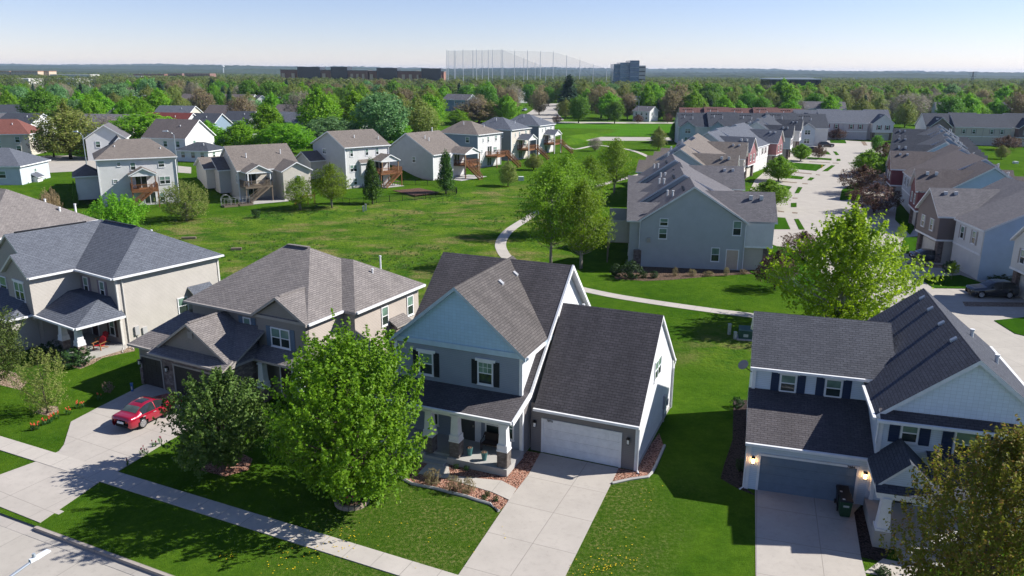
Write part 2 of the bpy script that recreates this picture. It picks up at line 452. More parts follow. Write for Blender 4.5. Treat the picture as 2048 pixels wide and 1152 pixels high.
def deck(par, x0, x1, y0, y1, z, m, stair=None, posts=True, zb=0.0):
    """raised back deck in front of the wall line y1; stair = (x, dir) runs sideways along the front edge, or ('out', x)"""
    b = MB(); b.box(x0, x1, y0, y1, z - .05, z, m); b.box(x0, x1, y0, y0 + .06, z - .35, z - .05, m); b.box(x0, x0 + .06, y0 + .06, y1, z - .35, z - .05, m); b.box(x1 - .06, x1, y0 + .06, y1, z - .35, z - .05, m)
    o = b.build('deck', par)
    r = MB(); railing(r, [(x0 + .05, y1 - .1, z), (x0 + .05, y0 + .05, z), (x1 - .05, y0 + .05, z), (x1 - .05, y1 - .1, z)], .95, m); r.build('railing', o)
    if posts:
        for x in (x0 + .12, x1 - .12): MB().box(x - .08, x + .08, y0 + .1, y0 + .26, zb, z - .05, m).build('post', o)
    if stair:
        s = MB(); n = 13; run = .27
        if stair[0] == 'out':
            cx = stair[1]
            for k in range(n): s.box(cx - .55, cx + .55, y0 - run * (k + 1), y0 - run * k, z - (z - zb) * (k + 1) / n, z - (z - zb) * (k + 1) / n + .05, m)
            for sx in (-.58, .58):
                a, c = Vector((cx + sx, y0, z)), Vector((cx + sx, y0 - run * n, zb + .1))
                s.hull8([a + Vector((-.03, 0, -.3)), c + Vector((-.03, 0, -.1)), c + Vector((.03, 0, -.1)), a + Vector((.03, 0, -.3)), a + Vector((-.03, 0, 0)), c + Vector((-.03, 0, .15)), c + Vector((.03, 0, .15)), a + Vector((.03, 0, 0))], m)
                railing(s, [a, c], .9, m)
        else:
            x, dr = stair; ya, yb = y0 - 1.05, y0
            for k in range(n):
                xa = x + dr * run * k; xb = x + dr * run * (k + 1); s.box(min(xa, xb), max(xa, xb), ya, yb, z - (z - zb) * (k + 1) / n, z - (z - zb) * (k + 1) / n + .05, m)
            for yy in (ya - .03, yb + .03):
                a, c = Vector((x, yy, z)), Vector((x + dr * run * n, yy, zb + .1))
                s.hull8([a + Vector((0, -.03, -.3)), c + Vector((0, -.03, -.1)), c + Vector((0, .03, -.1)), a + Vector((0, .03, -.3)), a + Vector((0, -.03, 0)), c + Vector((0, -.03, .15)), c + Vector((0, .03, .15)), a + Vector((0, .03, 0))], m)
                railing(s, [a, c], .9, m)
        s.build('stairs', o)
    return o
def porch_gable(par, x0, x1, y0, y1, ze, zr, m, mface, post_m, zdeck, name='porch_roof'):
    r = MB(); gable_roof(r, x0, x1, y0, y1, ze, zr, 'y', m, WHITE, .18)
    c = (x0 + x1) / 2
    r.poly([(x0 + .25, y0 + .25, ze - .02), (x1 - .25, y0 + .25, ze - .02), (c, y0 + .25, zr - .16)], mface)
    r.box(x0 + .22, x1 - .22, y0 + .2, y0 + .36, ze - .25, ze - .03, WHITE)
    o = r.build(name, par)
    for x in (x0 + .4, x1 - .4): MB().box(x - .09, x + .09, y0 + .19, y0 + .37, zdeck, ze - .25, post_m).build('post', par)
    return o
def craftsman_column(par, x, y, z0, zs, z1, st):
    c = MB(); a, b = .27, .19
    c.hull8([(x - a, y - a, zs + .1), (x + a, y - a, zs + .1), (x + a, y + a, zs + .1), (x - a, y + a, zs + .1), (x - b, y - b, z1), (x + b, y - b, z1), (x + b, y + b, z1), (x - b, y + b, z1)], WHITE)
    c.box(x - .34, x + .34, y - .34, y + .34, zs, zs + .1, WHITE); c.box(x - .26, x + .26, y - .26, y + .26, z1 - .22, z1 - .12, WHITE)
    c.box(x - .31, x + .31, y - .31, y + .31, zs + .1, zs + .42, WHITE)
    o = c.build('column', par)
    MB().box(x - .31, x + .31, y - .31, y + .31, z0, zs, st).build('stone_base', o)

# ------------------------------------------------------------------ the grey and blue house in the middle (7876)
SH_DARK = shingle((.10, .093, .098), .5); SH_MID = shingle((.118, .108, .104), .45); SH_TAUPE = shingle((.225, .205, .195), .3); SH_GREY = shingle((.125, .138, .165), .12); SH_COOL = shingle((.085, .09, .105), .3)
SH_TAN = shingle((.20, .175, .155), .2); SH_ROW = shingle((.16, .155, .165), .15); SH_BLUE = shingle((.07, .078, .095), .1); SH_BROWN = shingle((.135, .118, .116), .15); SH_MAROON = shingle((.17, .092, .082), .1)
def house_7876():
    o = G(1271.5, 941.5); h = thing('house', 'grey house with pale blue shake gable and white garage door numbered 7876', 'house', o, -22.67)
    side = siding((.66, .67, .68)); grey = siding((.27, .31, .37)); warm = siding((.21, .195, .19)); blue = shake((.40, .58, .74))
    band = paint((.46, .60, .70))
    w = MB()
    # garage wing
    yr, zr = 4.65, 8.2
    g = lambda y: 3.0 + (zr - 3.0) * (y + .35) / (yr + .35)
    b2 = lambda y: zr - (zr - 3.5) * (y - yr) / (9.95 - yr)
    w.poly([(-6.6, 0, 0), (0, 0, 0), (0, 0, g(0) - .2), (-6.6, 0, g(0) - .2)], warm)
    w.poly([(0, 0, .25), (0, 9.6, .25), (0, 9.6, b2(9.6) - .2), (0, yr, zr - .22), (0, 0, g(0) - .2)], side)
    w.poly([(-6.6, 9.6, 0), (0, 9.6, 0), (0, 9.6, b2(9.6) - .2), (-6.6, 9.6, b2(9.6) - .2)], side)
    w.box(-.02, .03, 0, 9.6, -.1, .25, FOUND)
    # main block
    mr, mz = 6.7, 10.2; sl = .83
    w.poly([(-15.3, -1.1, .4), (-6.75, -1.1, .4), (-6.75, -1.1, 6.7), (-15.3, -1.1, 6.7)], grey)
    w.poly([(-6.75, -1.1, 0), (-6.75, 12, 0), (-6.75, 12, 5.0), (-6.75, mr, mz - .25), (-6.75, -1.1, 3.6)], side)
    w.poly([(-15.3, -1.1, 0), (-15.3, 12, 0), (-15.3, 12, 5.0), (-15.3, mr, mz - .25), (-15.3, -1.1, 3.6)], side)
    w.poly([(-6.86, -1.1, 3.7), (-6.86, 3.5, 7.2), (-6.86, 3.5, 6.5), (-6.86, 2, 6.35), (-6.86, -1.1, 6.35)], side)
    w.poly([(-6.7, -1.13, .1), (-6.7, 0, .1), (-6.7, 0, 3.4), (-6.7, -1.13, 3.4)], warm)
    w.poly([(-15.3, 12, 0), (-6.75, 12, 0), (-6.75, 12, 5.2), (-15.3, 12, 5.2)], side)
    w.build('wall', h)
    gb = MB(); gb.poly([(-15.2, -1.14, 6.55), (-6.75, -1.14, 6.55), (-10.95, -1.14, 10.02)], blue)
    gb.box(-15.25, -6.72, -1.2, -1.12, 6.3, 6.62, band)
    gb.build('gable', h)
    r = MB()
    P = lambda x, y: (x, y, mz - sl * (mr - y))
    xa, xb = -15.95, -6.4
    r.slab([P(xa, -.7), P(xb, -.7), (xb, mr, mz), (xa, mr, mz)], .2, SH_DARK, TRIM)
    r.slab([(xb, 12.3, 4.9), (xa, 12.3, 4.9), (xa, mr, mz), (xb, mr, mz)], .2, SH_DARK, TRIM)
    zk = P(0, -.7)[2]
    r.slab([(xa + .4, -3.5, 3.4), (xb, -3.5, 3.4), (xb, -.7, zk), (xa + .4, -.7, zk)], .18, SH_DARK, TRIM)
    r.build('roof', h)
    r = MB(); gable_roof(r, -15.5, -6.42, -1.5, 7.4, 6.5, 10.27, 'y', SH_MID, paint((.40, .50, .57)), .24); r.build('gable_roof', h)
    # white rake board that steps down past the garage roof
    k = MB()
    for a, b in (((-6.36, mr, mz), (-6.36, -.7, zk)), ((-6.36, -.7, zk), (-6.36, -3.5, 3.4)), ((-6.36, mr, mz), (-6.36, 12.3, 4.9))):
        k.hull8([(a[0] - .07, a[1], a[2] - .26), (b[0] - .07, b[1], b[2] - .26), (b[0] + .05, b[1], b[2] - .26), (a[0] + .05, a[1], a[2] - .26), (a[0] - .07, a[1], a[2] + .03), (b[0] - .07, b[1], b[2] + .03), (b[0] + .05, b[1], b[2] + .03), (a[0] + .05, a[1], a[2] + .03)], WHITE)
    k.build('rake_board', h)
    r = MB(); gable_roof(r, -6.3, .16, -.35, 9.95, 3.0, zr, 'x', SH_DARK, WHITE, .2, yr, 3.5); r.build('garage_roof', h)
    gt = MB(); gutter(gt, (-6.3, -.43, 2.93), (.16, -.43, 2.93)); gutter(gt, (xa + .4, -3.58, 3.33), (xb, -3.58, 3.33)); gutter(gt, (-6.36, -1.3, 6.44), (-6.36, 1.6, 6.44)); gutter(gt, (-6.3, 10.02, 3.43), (.16, 10.02, 3.43)); build_each(gt, 'gutter', h)
    c = MB(); corner(c, -.02, .02, 0, 2.85, WHITE, .09); corner(c, -6.78, -1.06, .1, 3.5, WHITE, .1); corner(c, -6.83, -1.06, 4.0, 6.4, WHITE, .1); corner(c, -15.26, -1.06, .4, 6.3, WHITE, .1); corner(c, -.02, 9.55, 0, 3.6, WHITE, .09); build_each(c, 'corner_board', h)
    downspout(h, [(.1, -.36, 2.9), (.1, -.1, 2.6), (.1, -.1, .1), (.25, -.35, .05)]); downspout(h, [(.12, 9.9, 3.3), (.12, 9.5, 3.0), (.12, 9.5, .1)])
    garage_door(h, (-3.4, 0, .02), -90, 5.0, 2.25, paint((.74, .75, .77)))
    text('7876', Wf((-5.35, -.07, 2.13), -90), 0, 0, .2, BLACKM, h)
    coach_lamp(h, (-6.3, 0, 1.85), -90); coach_lamp(h, (-.5, 0, 1.85), -90)
    SHB = paint((.013, .016, .022), .6)
    window(h, (-13.15, -1.1, 4.3), -90, 1.02, 1.48, SHB, head=True); window(h, (-9.13, -1.1, 4.3), -90, 1.02, 1.48, SHB, head=True, lites=True)
    window(h, (-8.2, -1.1, 1.0), -90, 1.9, 1.5, None, True); window(h, (-12.75, -1.1, 1.0), -90, .8, 1.6)
    entry_door(h, (-10.3, -1.1, .45), -90, .95, 2.05, paint((.07, .07, .075))); sl_ = MB(); sl_.wbox(Wf((-9.6, -1.1, .45), -90), -.17, .17, 0, 2.1, 0, .05, WHITE); sl_.wbox(Wf((-11.0, -1.1, .45), -90), -.17, .17, 0, 2.1, 0, .05, WHITE); sl_.build('door_sidelight', h)
    window(h, (0, 4.55, 4.12), 0, 1.75, 1.3, None, True)
    for x in (-6.98, -10.05, -11.8): craftsman_column(h, x, -3.25, .45, 1.45, 3.25, stone((.17, .145, .13), (.27, .24, .215), .22, .09))
    pb = MB(); pb.box(-15.2, -6.72, -3.42, -3.1, 3.0, 3.22, WHITE); pb.build('porch_beam', h)
    s = MB(); s.box(-10.45, -6.62, -3.68, -1.13, 0, .45, FOUND); s.box(-15.2, -12.0, -3.68, -1.13, 0, .45, FOUND); s.box(-12.0, -10.45, -3.3, -1.13, 0, .448, FOUND)
    s.box(-12.0, -10.45, -3.68, -3.3, 0, .3, FOUND); s.box(-11.9, -10.5, -4.1, -3.68, 0, .15, FOUND); s.build('porch_slab', h)
    box_vent(h, -9.98, 5.6, 9.45, 1, 0, .83); box_vent(h, -9.98, 3.2, 9.45, 1, 0, .83)
    plumbing_vent(h, -5.4, 6.2, 6.8 + 0, .9); plumbing_vent(h, -3.0, 6.4, 6.6, .5)
    u = MB(); u.wbox(Wf((0, 7.2, 1.0), 0), -.2, .2, 0, .9, 0, .16, paint((.35, .36, .37))); u.wbox(Wf((0, 7.2, 0), 0), -.04, .04, 0, 1.0, 0, .1, paint((.35, .36, .37))); u.wbox(Wf((0, 7.8, 1.0), 0), -.13, .13, 0, .4, 0, .2, paint((.35, .36, .37))); u.build('utility_meter', h)
    return h
H7876 = house_7876()
def L2W(h, x, y, z=0.0):
    a = h.rotation_euler[2]; return Vector((h.location.x + x * math.cos(a) - y * math.sin(a), h.location.y + x * math.sin(a) + y * math.cos(a), h.location.z + z))

# ------------------------------------------------------------------ the blue-white house on the right (7884)
def house_7884():
    o = G(1490.4, 976); h = thing('house', 'pale blue house with navy shutters and grey garage door numbered 7884', 'house', o, -16.6)
    wh = siding((.60, .68, .76)); sk = shake((.72, .80, .88)); navy = paint((.012, .028, .075), .6)
    w = MB()
    w.poly([(0, 0, 0), (6.35, 0, 0), (6.35, 0, 2.85), (0, 0, 2.85)], wh)
    w.poly([(0, 0, 0), (0, 4, 0), (0, 4, 4.2), (0, 0, 2.85)], wh)
    w.box(0, 6.4, 4.0, 11.0, 0, 5.75, wh, (1,)); w.poly([(.02, 4, 5.75), (.02, 11, 5.75), (.02, 7.5, 8.0)], wh)
    # right wing
    x0, x1, yf, yb, zr = 6.3, 14.2, -.3, 12.8, 9.05
    w.box(x0, x1, yf, yb, 0, 5.6, wh, (1,))
    w.poly([(x0, yb, 5.6), (x1, yb, 5.6), (10.25, yb, zr - .25)], wh)
    w.build('wall', h)
    gb = MB(); gb.poly([(x0 + .05, yf - .04, 5.72), (x1 - .05, yf - .04, 5.72), (10.25, yf - .04, zr - .22)], sk); gb.build('gable', h)
    r = MB(); gable_roof(r, -.22, 7.6, 3.6, 11.4, 5.9, 8.15, 'x', SH_COOL, WHITE, .2, 7.5); r.build('upper_roof', h)
    r = MB(); gable_roof(r, 5.95, 14.55, yf - .35, yb + .3, 5.55, zr, 'y', shingle((.088, .095, .115), .15, 1.0, .075), WHITE, .24); r.build('wing_roof', h)
    r = MB(); r.slab([(-.22, -.35, 2.98), (6.28, -.35, 2.98), (6.28, 4.0, 4.45), (-.22, 4.0, 4.45)], .2, SH_DARK, WHITE); r.build('garage_roof', h)
    r = MB(); r.slab([(6.15, yf - .75, 5.5), (14.4, yf - .75, 5.5), (14.4, yf, 5.85), (6.15, yf, 5.85)], .14, SH_DARK, WHITE); r.build('pent_roof', h)
    gt = MB(); gutter(gt, (-.22, -.43, 2.9), (6.25, -.43, 2.9)); gutter(gt, (-.22, 3.52, 5.83), (5.95, 3.52, 5.83)); gutter(gt, (5.88, 3.5, 5.5), (5.88, -1.0, 5.5)); gutter(gt, (6.0, -1.12, 5.46), (14.4, -1.12, 5.46)); gutter(gt, (14.62, -.7, 5.48), (14.62, 13, 5.48)); build_each(gt, 'gutter', h)
    c = MB(); corner(c, .03, .03, 0, 2.8, WHITE); corner(c, 6.36, yf + .03, .6, 5.4, WHITE); corner(c, .04, 4.03, 4.3, 5.7, WHITE); corner(c, 6.2, .03, 0, 2.8, WHITE, .07); build_each(c, 'corner_board', h)
    downspout(h, [(-.12, -.3, 2.9), (-.12, -.08, 2.5), (-.12, -.08, .1), (-.3, -.3, .05)]); downspout(h, [(6.2, -.9, 5.4), (6.2, -.42, 5.1), (6.2, -.42, 3.9)])
    garage_door(h, (3.11, 0, .02), -90, 5.16, 2.25, paint((.14, .19, .25)))
    text('7884', Wf((5.25, -.07, 2.13), -90), 0, 0, .2, BLACKM, h)
    coach_lamp(h, (.27, 0, 1.85), -90, True); coach_lamp(h, (5.98, 0, 1.85), -90, True)
    window(h, (1.95, 4.0, 4.42), -90, .92, 1.12, navy, head=True, shw=.45); window(h, (4.42, 4.0, 4.42), -90, .92, 1.12, navy, head=True, shw=.45)
    window(h, (7.72, yf, 4.1), -90, .85, 1.12, navy, head=True, shw=.5); window(h, (10.5, yf, 3.6), -90, 1.45, 1.6, navy, head=True, shw=.5)
    window(h, (12.9, yf, 3.9), -90, .9, 1.3, navy, head=True, shw=.5); window(h, (6.3, -.0, 1.1), 180, .6, 1.0)
    # entry porch
    r = MB(); gable_roof(r, 5.9, 8.8, -3.3, -.3, 2.95, 4.35, 'y', SH_BLUE, WHITE, .16)
    r.slab([(5.9, -3.75, 2.85), (10.6, -3.75, 2.85), (10.6, -3.2, 3.1), (5.9, -3.2, 3.1)], .14, SH_BLUE, WHITE); r.slab([(8.6, -3.3, 3.0), (10.8, -3.3, 3.0), (10.8, -.3, 3.8), (8.6, -.3, 3.8)], .14, SH_BLUE, WHITE)
    r.poly([(6.15, -3.22, 3.08), (8.55, -3.22, 3.08), (7.35, -3.22, 4.18)], wh); r.box(5.98, 10.6, -3.72, -3.55, 2.55, 2.74, WHITE); r.build('porch_roof', h)
    for x in (6.42, 10.2): 
        k = MB(); k.hull8([(x - .3, -3.9, 1.0), (x + .3, -3.9, 1.0), (x + .3, -3.3, 1.0), (x - .3, -3.3, 1.0), (x - .2, -3.8, 2.6), (x + .2, -3.8, 2.6), (x + .2, -3.4, 2.6), (x - .2, -3.4, 2.6)], WHITE); k.box(x - .36, x + .36, -3.96, -3.24, .9, 1.02, WHITE); q = k.build('column', h)
        MB().box(x - .38, x + .38, -3.98, -3.22, 0, .9, FOUND).build('pier', q)
    s = MB(); s.box(6.05, 10.7, -3.9, yf, 0, .6, FOUND)
    for k in range(3): s.box(7.1, 9.3, -4.25 - .35 * k, -3.9 - .35 * k, 0, .45 - .15 * k, FOUND)
    s.build('porch_slab', h)
    entry_door(h, (7.9, yf, .62), -90, .95, 2.05, paint((.02, .022, .03)))
    for y in (11.5, 9.05, 6.1, 3.2): box_vent(h, 9.9, y, 8.75, -1, 0, .82, paint((.40, .43, .46), .5))
    plumbing_vent(h, 12.1, 8.2, 7.55, .35, .1); plumbing_vent(h, 12.7, 5.2, 7.1, .35, .1)
    d = MB(); d.tube([(-.05, 6.2, 4.6), (-.5, 6.2, 4.9)], .03, 6, BLACKM); d.tube([(-.5, 6.2, 4.85), (-.56, 6.15, 5.0), (-.6, 6.1, 5.06)], [.05, .28, .34], 10, paint((.2, .2, .21))); d.build('satellite_dish', h)
    return h
H7884 = house_7884()

# ------------------------------------------------------------------ the taupe brick-fronted house (second from left)
def house_taupe():
    o = G(283, 771); h = thing('house', 'taupe house with brown hip roof and stone garage front beside the red car', 'house', o, -27.5)
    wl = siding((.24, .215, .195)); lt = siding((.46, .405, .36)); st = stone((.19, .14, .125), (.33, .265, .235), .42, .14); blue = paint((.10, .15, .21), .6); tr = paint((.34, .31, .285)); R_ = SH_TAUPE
    w = MB()
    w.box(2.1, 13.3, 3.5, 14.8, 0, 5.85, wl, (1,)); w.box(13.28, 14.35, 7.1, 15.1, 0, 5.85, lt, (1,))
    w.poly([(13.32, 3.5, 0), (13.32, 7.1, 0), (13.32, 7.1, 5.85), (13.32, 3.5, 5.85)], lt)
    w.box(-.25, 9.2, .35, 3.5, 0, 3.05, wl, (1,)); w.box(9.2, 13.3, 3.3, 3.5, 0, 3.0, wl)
    w.build('wall', h)
    gw = MB(); gw.box(8.9, 13.3, 3.2, 6.5, 2.9, 6.0, wl, (1,)); gw.poly([(8.9, 3.2, 6.0), (13.3, 3.2, 6.0), (11.15, 3.2, 7.35)], wl); gw.poly([(2.0, .3, 3.25), (9.1, .3, 3.25), (5.5, .3, 5.5)], wl); gw.build('gable', h)
    s = MB(); s.box(2.35, 9.2, .22, .36, 0, 2.95, st); s.box(9.1, 9.3, .22, 3.4, 0, 2.9, st); s.box(-.3, -.02, .25, .9, 0, 1.3, st); build_each(s, 'stone_front', h)
    r = MB(); hip_roof(r, 1.8, 13.6, 3.1, 15.2, 6.0, 9.5, (6.3, 9.3), (8.6, 9.3), R_, tr)
    hip_roof(r, 5.0, 14.75, 6.7, 15.5, 6.0, 8.5, (9.0, 11.1), (11.2, 11.1), R_, tr); r.build('roof', h)
    r = MB(); gable_roof(r, 8.6, 13.62, 2.9, 7.6, 6.0, 7.55, 'y', R_, tr, .2, 11.0); r.build('gable_roof', h)
    r = MB(); r.slab([(-.75, -.05, 3.2), (9.5, -.05, 3.2), (9.5, 3.5, 5.0), (1.3, 3.5, 5.0)], .16, R_, tr); r.slab([(-.75, 5.2, 3.2), (-.75, -.05, 3.2), (1.3, 3.5, 5.0), (1.3, 4.2, 5.0)], .16, R_, tr)
    r.slab([(9.3, 2.0, 3.15), (13.9, 2.0, 3.15), (13.9, 3.5, 3.95), (9.3, 3.5, 3.95)], .16, R_, tr)
    gable_roof(r, 1.9, 9.5, -.05, 4.2, 3.22, 5.65, 'y', R_, tr, .18, 5.5); r.slab([(2.0, -.55, 3.15), (9.4, -.55, 3.15), (9.4, .3, 3.55), (2.0, .3, 3.55)], .14, R_, tr); r.build('garage_roof', h)
    gt = MB(); gutter(gt, (14.83, 6.8, 5.92), (14.83, 15.4, 5.92)); gutter(gt, (13.7, 3.1, 5.92), (13.7, 6.7, 5.92)); gutter(gt, (-.75, -.14, 3.12), (2.0, -.14, 3.12), tr); gutter(gt, (2.0, -.63, 3.08), (9.4, -.63, 3.08), tr); gutter(gt, (1.8, 3.02, 5.92), (8.6, 3.02, 5.92), tr); build_each(gt, 'gutter', h)
    garage_door(h, (1.0, .35, .02), -90, 2.35, 2.3, paint((.04, .034, .034)), tr); garage_door(h, (5.9, .22, .02), -90, 4.9, 2.3, paint((.04, .034, .034)), tr)
    coach_lamp(h, (2.85, .22, 1.8), -90); coach_lamp(h, (-.05, .25, 1.8), -90)
    window(h, (7.6, 3.5, 4.1), -90, .75, 1.35, blue, shw=.4); window(h, (11.0, 3.2, 3.85), -90, 1.75, 1.4, blue, True, shw=.38)
    window(h, (14.35, 10.6, 3.85), 0, .85, 1.5); window(h, (14.35, 13.9, 3.75), 0, .85, 1.6)
    b = MB(); b.slab([(14.2, 11.0, 4.3), (15.2, 11.0, 3.7), (15.2, 13.0, 3.7), (14.2, 13.0, 4.3)], .1, R_, tr); b.box(14.3, 14.95, 11.2, 12.8, 0, 3.6, siding((.3, .25, .22))); b.build('bay', h)
    entry_door(h, (11.2, 3.3, .3), -90, 1.0, 2.1, paint((.03, .02, .02)))
    for x in (9.9, 13.3): craftsman_column(h, x, 2.35, 0, 1.0, 2.95, st)
    v = MB(); v.box(5.25, 5.75, .24, .3, 4.5, 5.0, paint((.28, .26, .25))); v.build('gable_vent', h)
    plumbing_vent(h, 12.6, 11.6, 7.25, .5); plumbing_vent(h, 11.4, 14.2, 7.1, 1.0); box_vent(h, 13.6, 10.3, 6.55, 1, 0, .5, BLACKM)
    ridge = MB(); ridge.box(6.4, 8.5, 9.15, 9.45, 9.47, 9.56, R_); ridge.box(10.9, 11.1, 3.3, 5.8, 7.53, 7.6, R_); ridge.box(5.4, 5.6, .2, 3.0, 5.62, 5.7, R_); build_each(ridge, 'ridge_vent', h)
    return h
H_TAUPE = house_taupe()

# ------------------------------------------------------------------ the cream house with the dark hip roof (far left)
def house_cream():
    o = G(241, 699); h = thing('house', 'cream house with dark grey hip roof and front porch holding red chairs', 'house', o, -33.5)
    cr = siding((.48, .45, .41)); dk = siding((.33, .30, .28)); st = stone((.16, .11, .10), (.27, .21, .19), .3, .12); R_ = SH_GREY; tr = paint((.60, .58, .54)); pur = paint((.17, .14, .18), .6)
    w = MB()
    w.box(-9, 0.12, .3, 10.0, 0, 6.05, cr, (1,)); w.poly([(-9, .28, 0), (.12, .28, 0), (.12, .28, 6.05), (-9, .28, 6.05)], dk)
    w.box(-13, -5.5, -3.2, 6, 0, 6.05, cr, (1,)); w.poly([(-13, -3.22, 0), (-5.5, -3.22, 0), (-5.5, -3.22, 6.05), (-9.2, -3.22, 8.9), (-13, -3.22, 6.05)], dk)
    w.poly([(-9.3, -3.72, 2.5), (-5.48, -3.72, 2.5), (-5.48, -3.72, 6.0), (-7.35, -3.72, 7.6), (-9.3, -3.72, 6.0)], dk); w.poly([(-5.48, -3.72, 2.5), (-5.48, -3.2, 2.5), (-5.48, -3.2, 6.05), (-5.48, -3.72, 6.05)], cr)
    w.box(-16, -6.3, -5.2, -3.2, 0, 2.8, cr, (1,)); w.poly([(-6.28, -5.2, 0), (-6.28, -3.2, 0), (-6.28, -3.2, 2.8), (-6.28, -5.2, 2.8)], cr); w.poly([(-16, -5.22, 0), (-6.35, -5.22, 0), (-6.35, -5.22, 2.8), (-16, -5.22, 2.8)], st)
    w.build('wall', h)
    r = MB(); hip_roof(r, -12, .5, -.15, 10.3, 6.2, 9.2, (-9.1, 4.8), (-3.0, 4.8), R_, tr)
    gable_roof(r, -13.3, -5.15, -3.4, 4.9, 6.2, 9.22, 'y', R_, tr, .2, -9.15); gable_roof(r, -9.55, -5.12, -4.0, 0, 6.2, 7.85, 'y', R_, tr, .2, -7.33); r.build('roof', h)
    r = MB(); r.slab([(-6.4, -3.65, 2.95), (.6, -3.65, 2.95), (-.9, -.8, 4.35), (-5.6, -.8, 4.35)], .16, R_, tr); r.slab([(.6, -3.65, 2.95), (.6, .5, 2.95), (-.9, .3, 4.35), (-.9, -.8, 4.35)], .16, R_, tr); r.slab([(-5.6, -.8, 4.35), (-.9, -.8, 4.35), (-.9, .3, 4.35), (-5.6, .3, 4.35)], .15, R_, tr)
    r.slab([(-16.5, -5.6, 2.9), (-6.0, -5.6, 2.9), (-6.9, -3.2, 4.3), (-16.5, -3.2, 4.3)], .16, R_, tr); r.slab([(-6.0, -5.6, 2.9), (-6.0, -3.4, 2.9), (-6.9, -3.2, 4.3)], .16, R_, tr); r.build('porch_roof', h)
    gt = MB(); gutter(gt, (.58, -.15, 6.12), (.58, 10.3, 6.12)); gutter(gt, (-5.07, -3.9, 6.12), (-5.07, -.2, 6.12)); gutter(gt, (-6.4, -3.73, 2.88), (.6, -3.73, 2.88)); gutter(gt, (.68, -3.65, 2.88), (.68, .4, 2.88)); gutter(gt, (-5.1, -.23, 6.12), (.5, -.23, 6.12)); gutter(gt, (-16.5, -5.68, 2.84), (-6.0, -5.68, 2.84)); gutter(gt, (-5.93, -5.6, 2.84), (-5.93, -3.8, 2.84)); build_each(gt, 'gutter', h)
    c = MB(); corner(c, .1, .3, 0, 6.0, tr, .08); corner(c, .1, 9.9, 0, 6.0, tr, .08); build_each(c, 'corner_board', h)
    downspout(h, [(.2, .75, 6.0), (.2, .75, .2), (.9, .6, .05)], tr, .05); downspout(h, [(.5, -.1, 2.8), (.3, .1, 2.5), (.3, .1, .2), (1.0, -.4, .05)], tr)
    window(h, (-4.5, .28, 4.0), -90, .75, 1.5, pur, shw=.3); window(h, (-2.0, .28, 4.0), -90, .75, 1.5, pur, shw=.3); window(h, (-7.3, -3.72, 3.9), -90, 1.6, 1.6, None, True, head=True); window(h, (-11.2, -3.22, 3.7), -90, 1.2, 1.6, None, False)
    window(h, (-1.3, .28, .9), -90, .8, 1.5, paint((.06, .03, .03)), shw=.3); window(h, (.12, 6.0, 1.6), 0, 1.0, 1.5); entry_door(h, (-4.0, .28, .4), -90, .95, 2.05, paint((.05, .02, .02)))
    b = MB(); b.box(.1, .8, 6.9, 8.6, 0, 3.3, siding((.32, .27, .24))); b.slab([(1.0, 6.6, 3.3), (1.0, 8.9, 3.3), (.1, 8.9, 3.9), (.1, 6.6, 3.9)], .1, R_, tr); b.build('bay', h)
    s = MB(); s.box(-5.4, .35, -3.4, .28, 0, .4, FOUND); s.build('porch_slab', h)
    for x in (-2.75, -.35): craftsman_column(h, x, -3.0, .4, 1.2, 2.8, stone((.26, .20, .17), (.38, .32, .28), .3, .12))
    u = MB(); u.wbox(Wf((.12, 1.5, .9), 0), -.18, .18, 0, .75, 0, .16, paint((.4, .4, .4))); u.wbox(Wf((.12, 2.2, .8), 0), -.2, .2, 0, .6, 0, .14, paint((.45, .45, .45))); u.wbox(Wf((.12, 1.5, 0), 0), -.03, .03, 0, .9, 0, .08, paint((.4, .4, .4))); u.build('utility_meter', h)
    rv = MB(); rv.box(-8.5, -3.6, 4.72, 4.88, 9.18, 9.27, BLACKM); rv.box(-9.23, -9.07, -2.6, 3.4, 9.2, 9.29, BLACKM); build_each(rv, 'ridge_vent', h)
    plumbing_vent(h, -5, 7, 7.9, .4); return h
H_CREAM = house_cream()
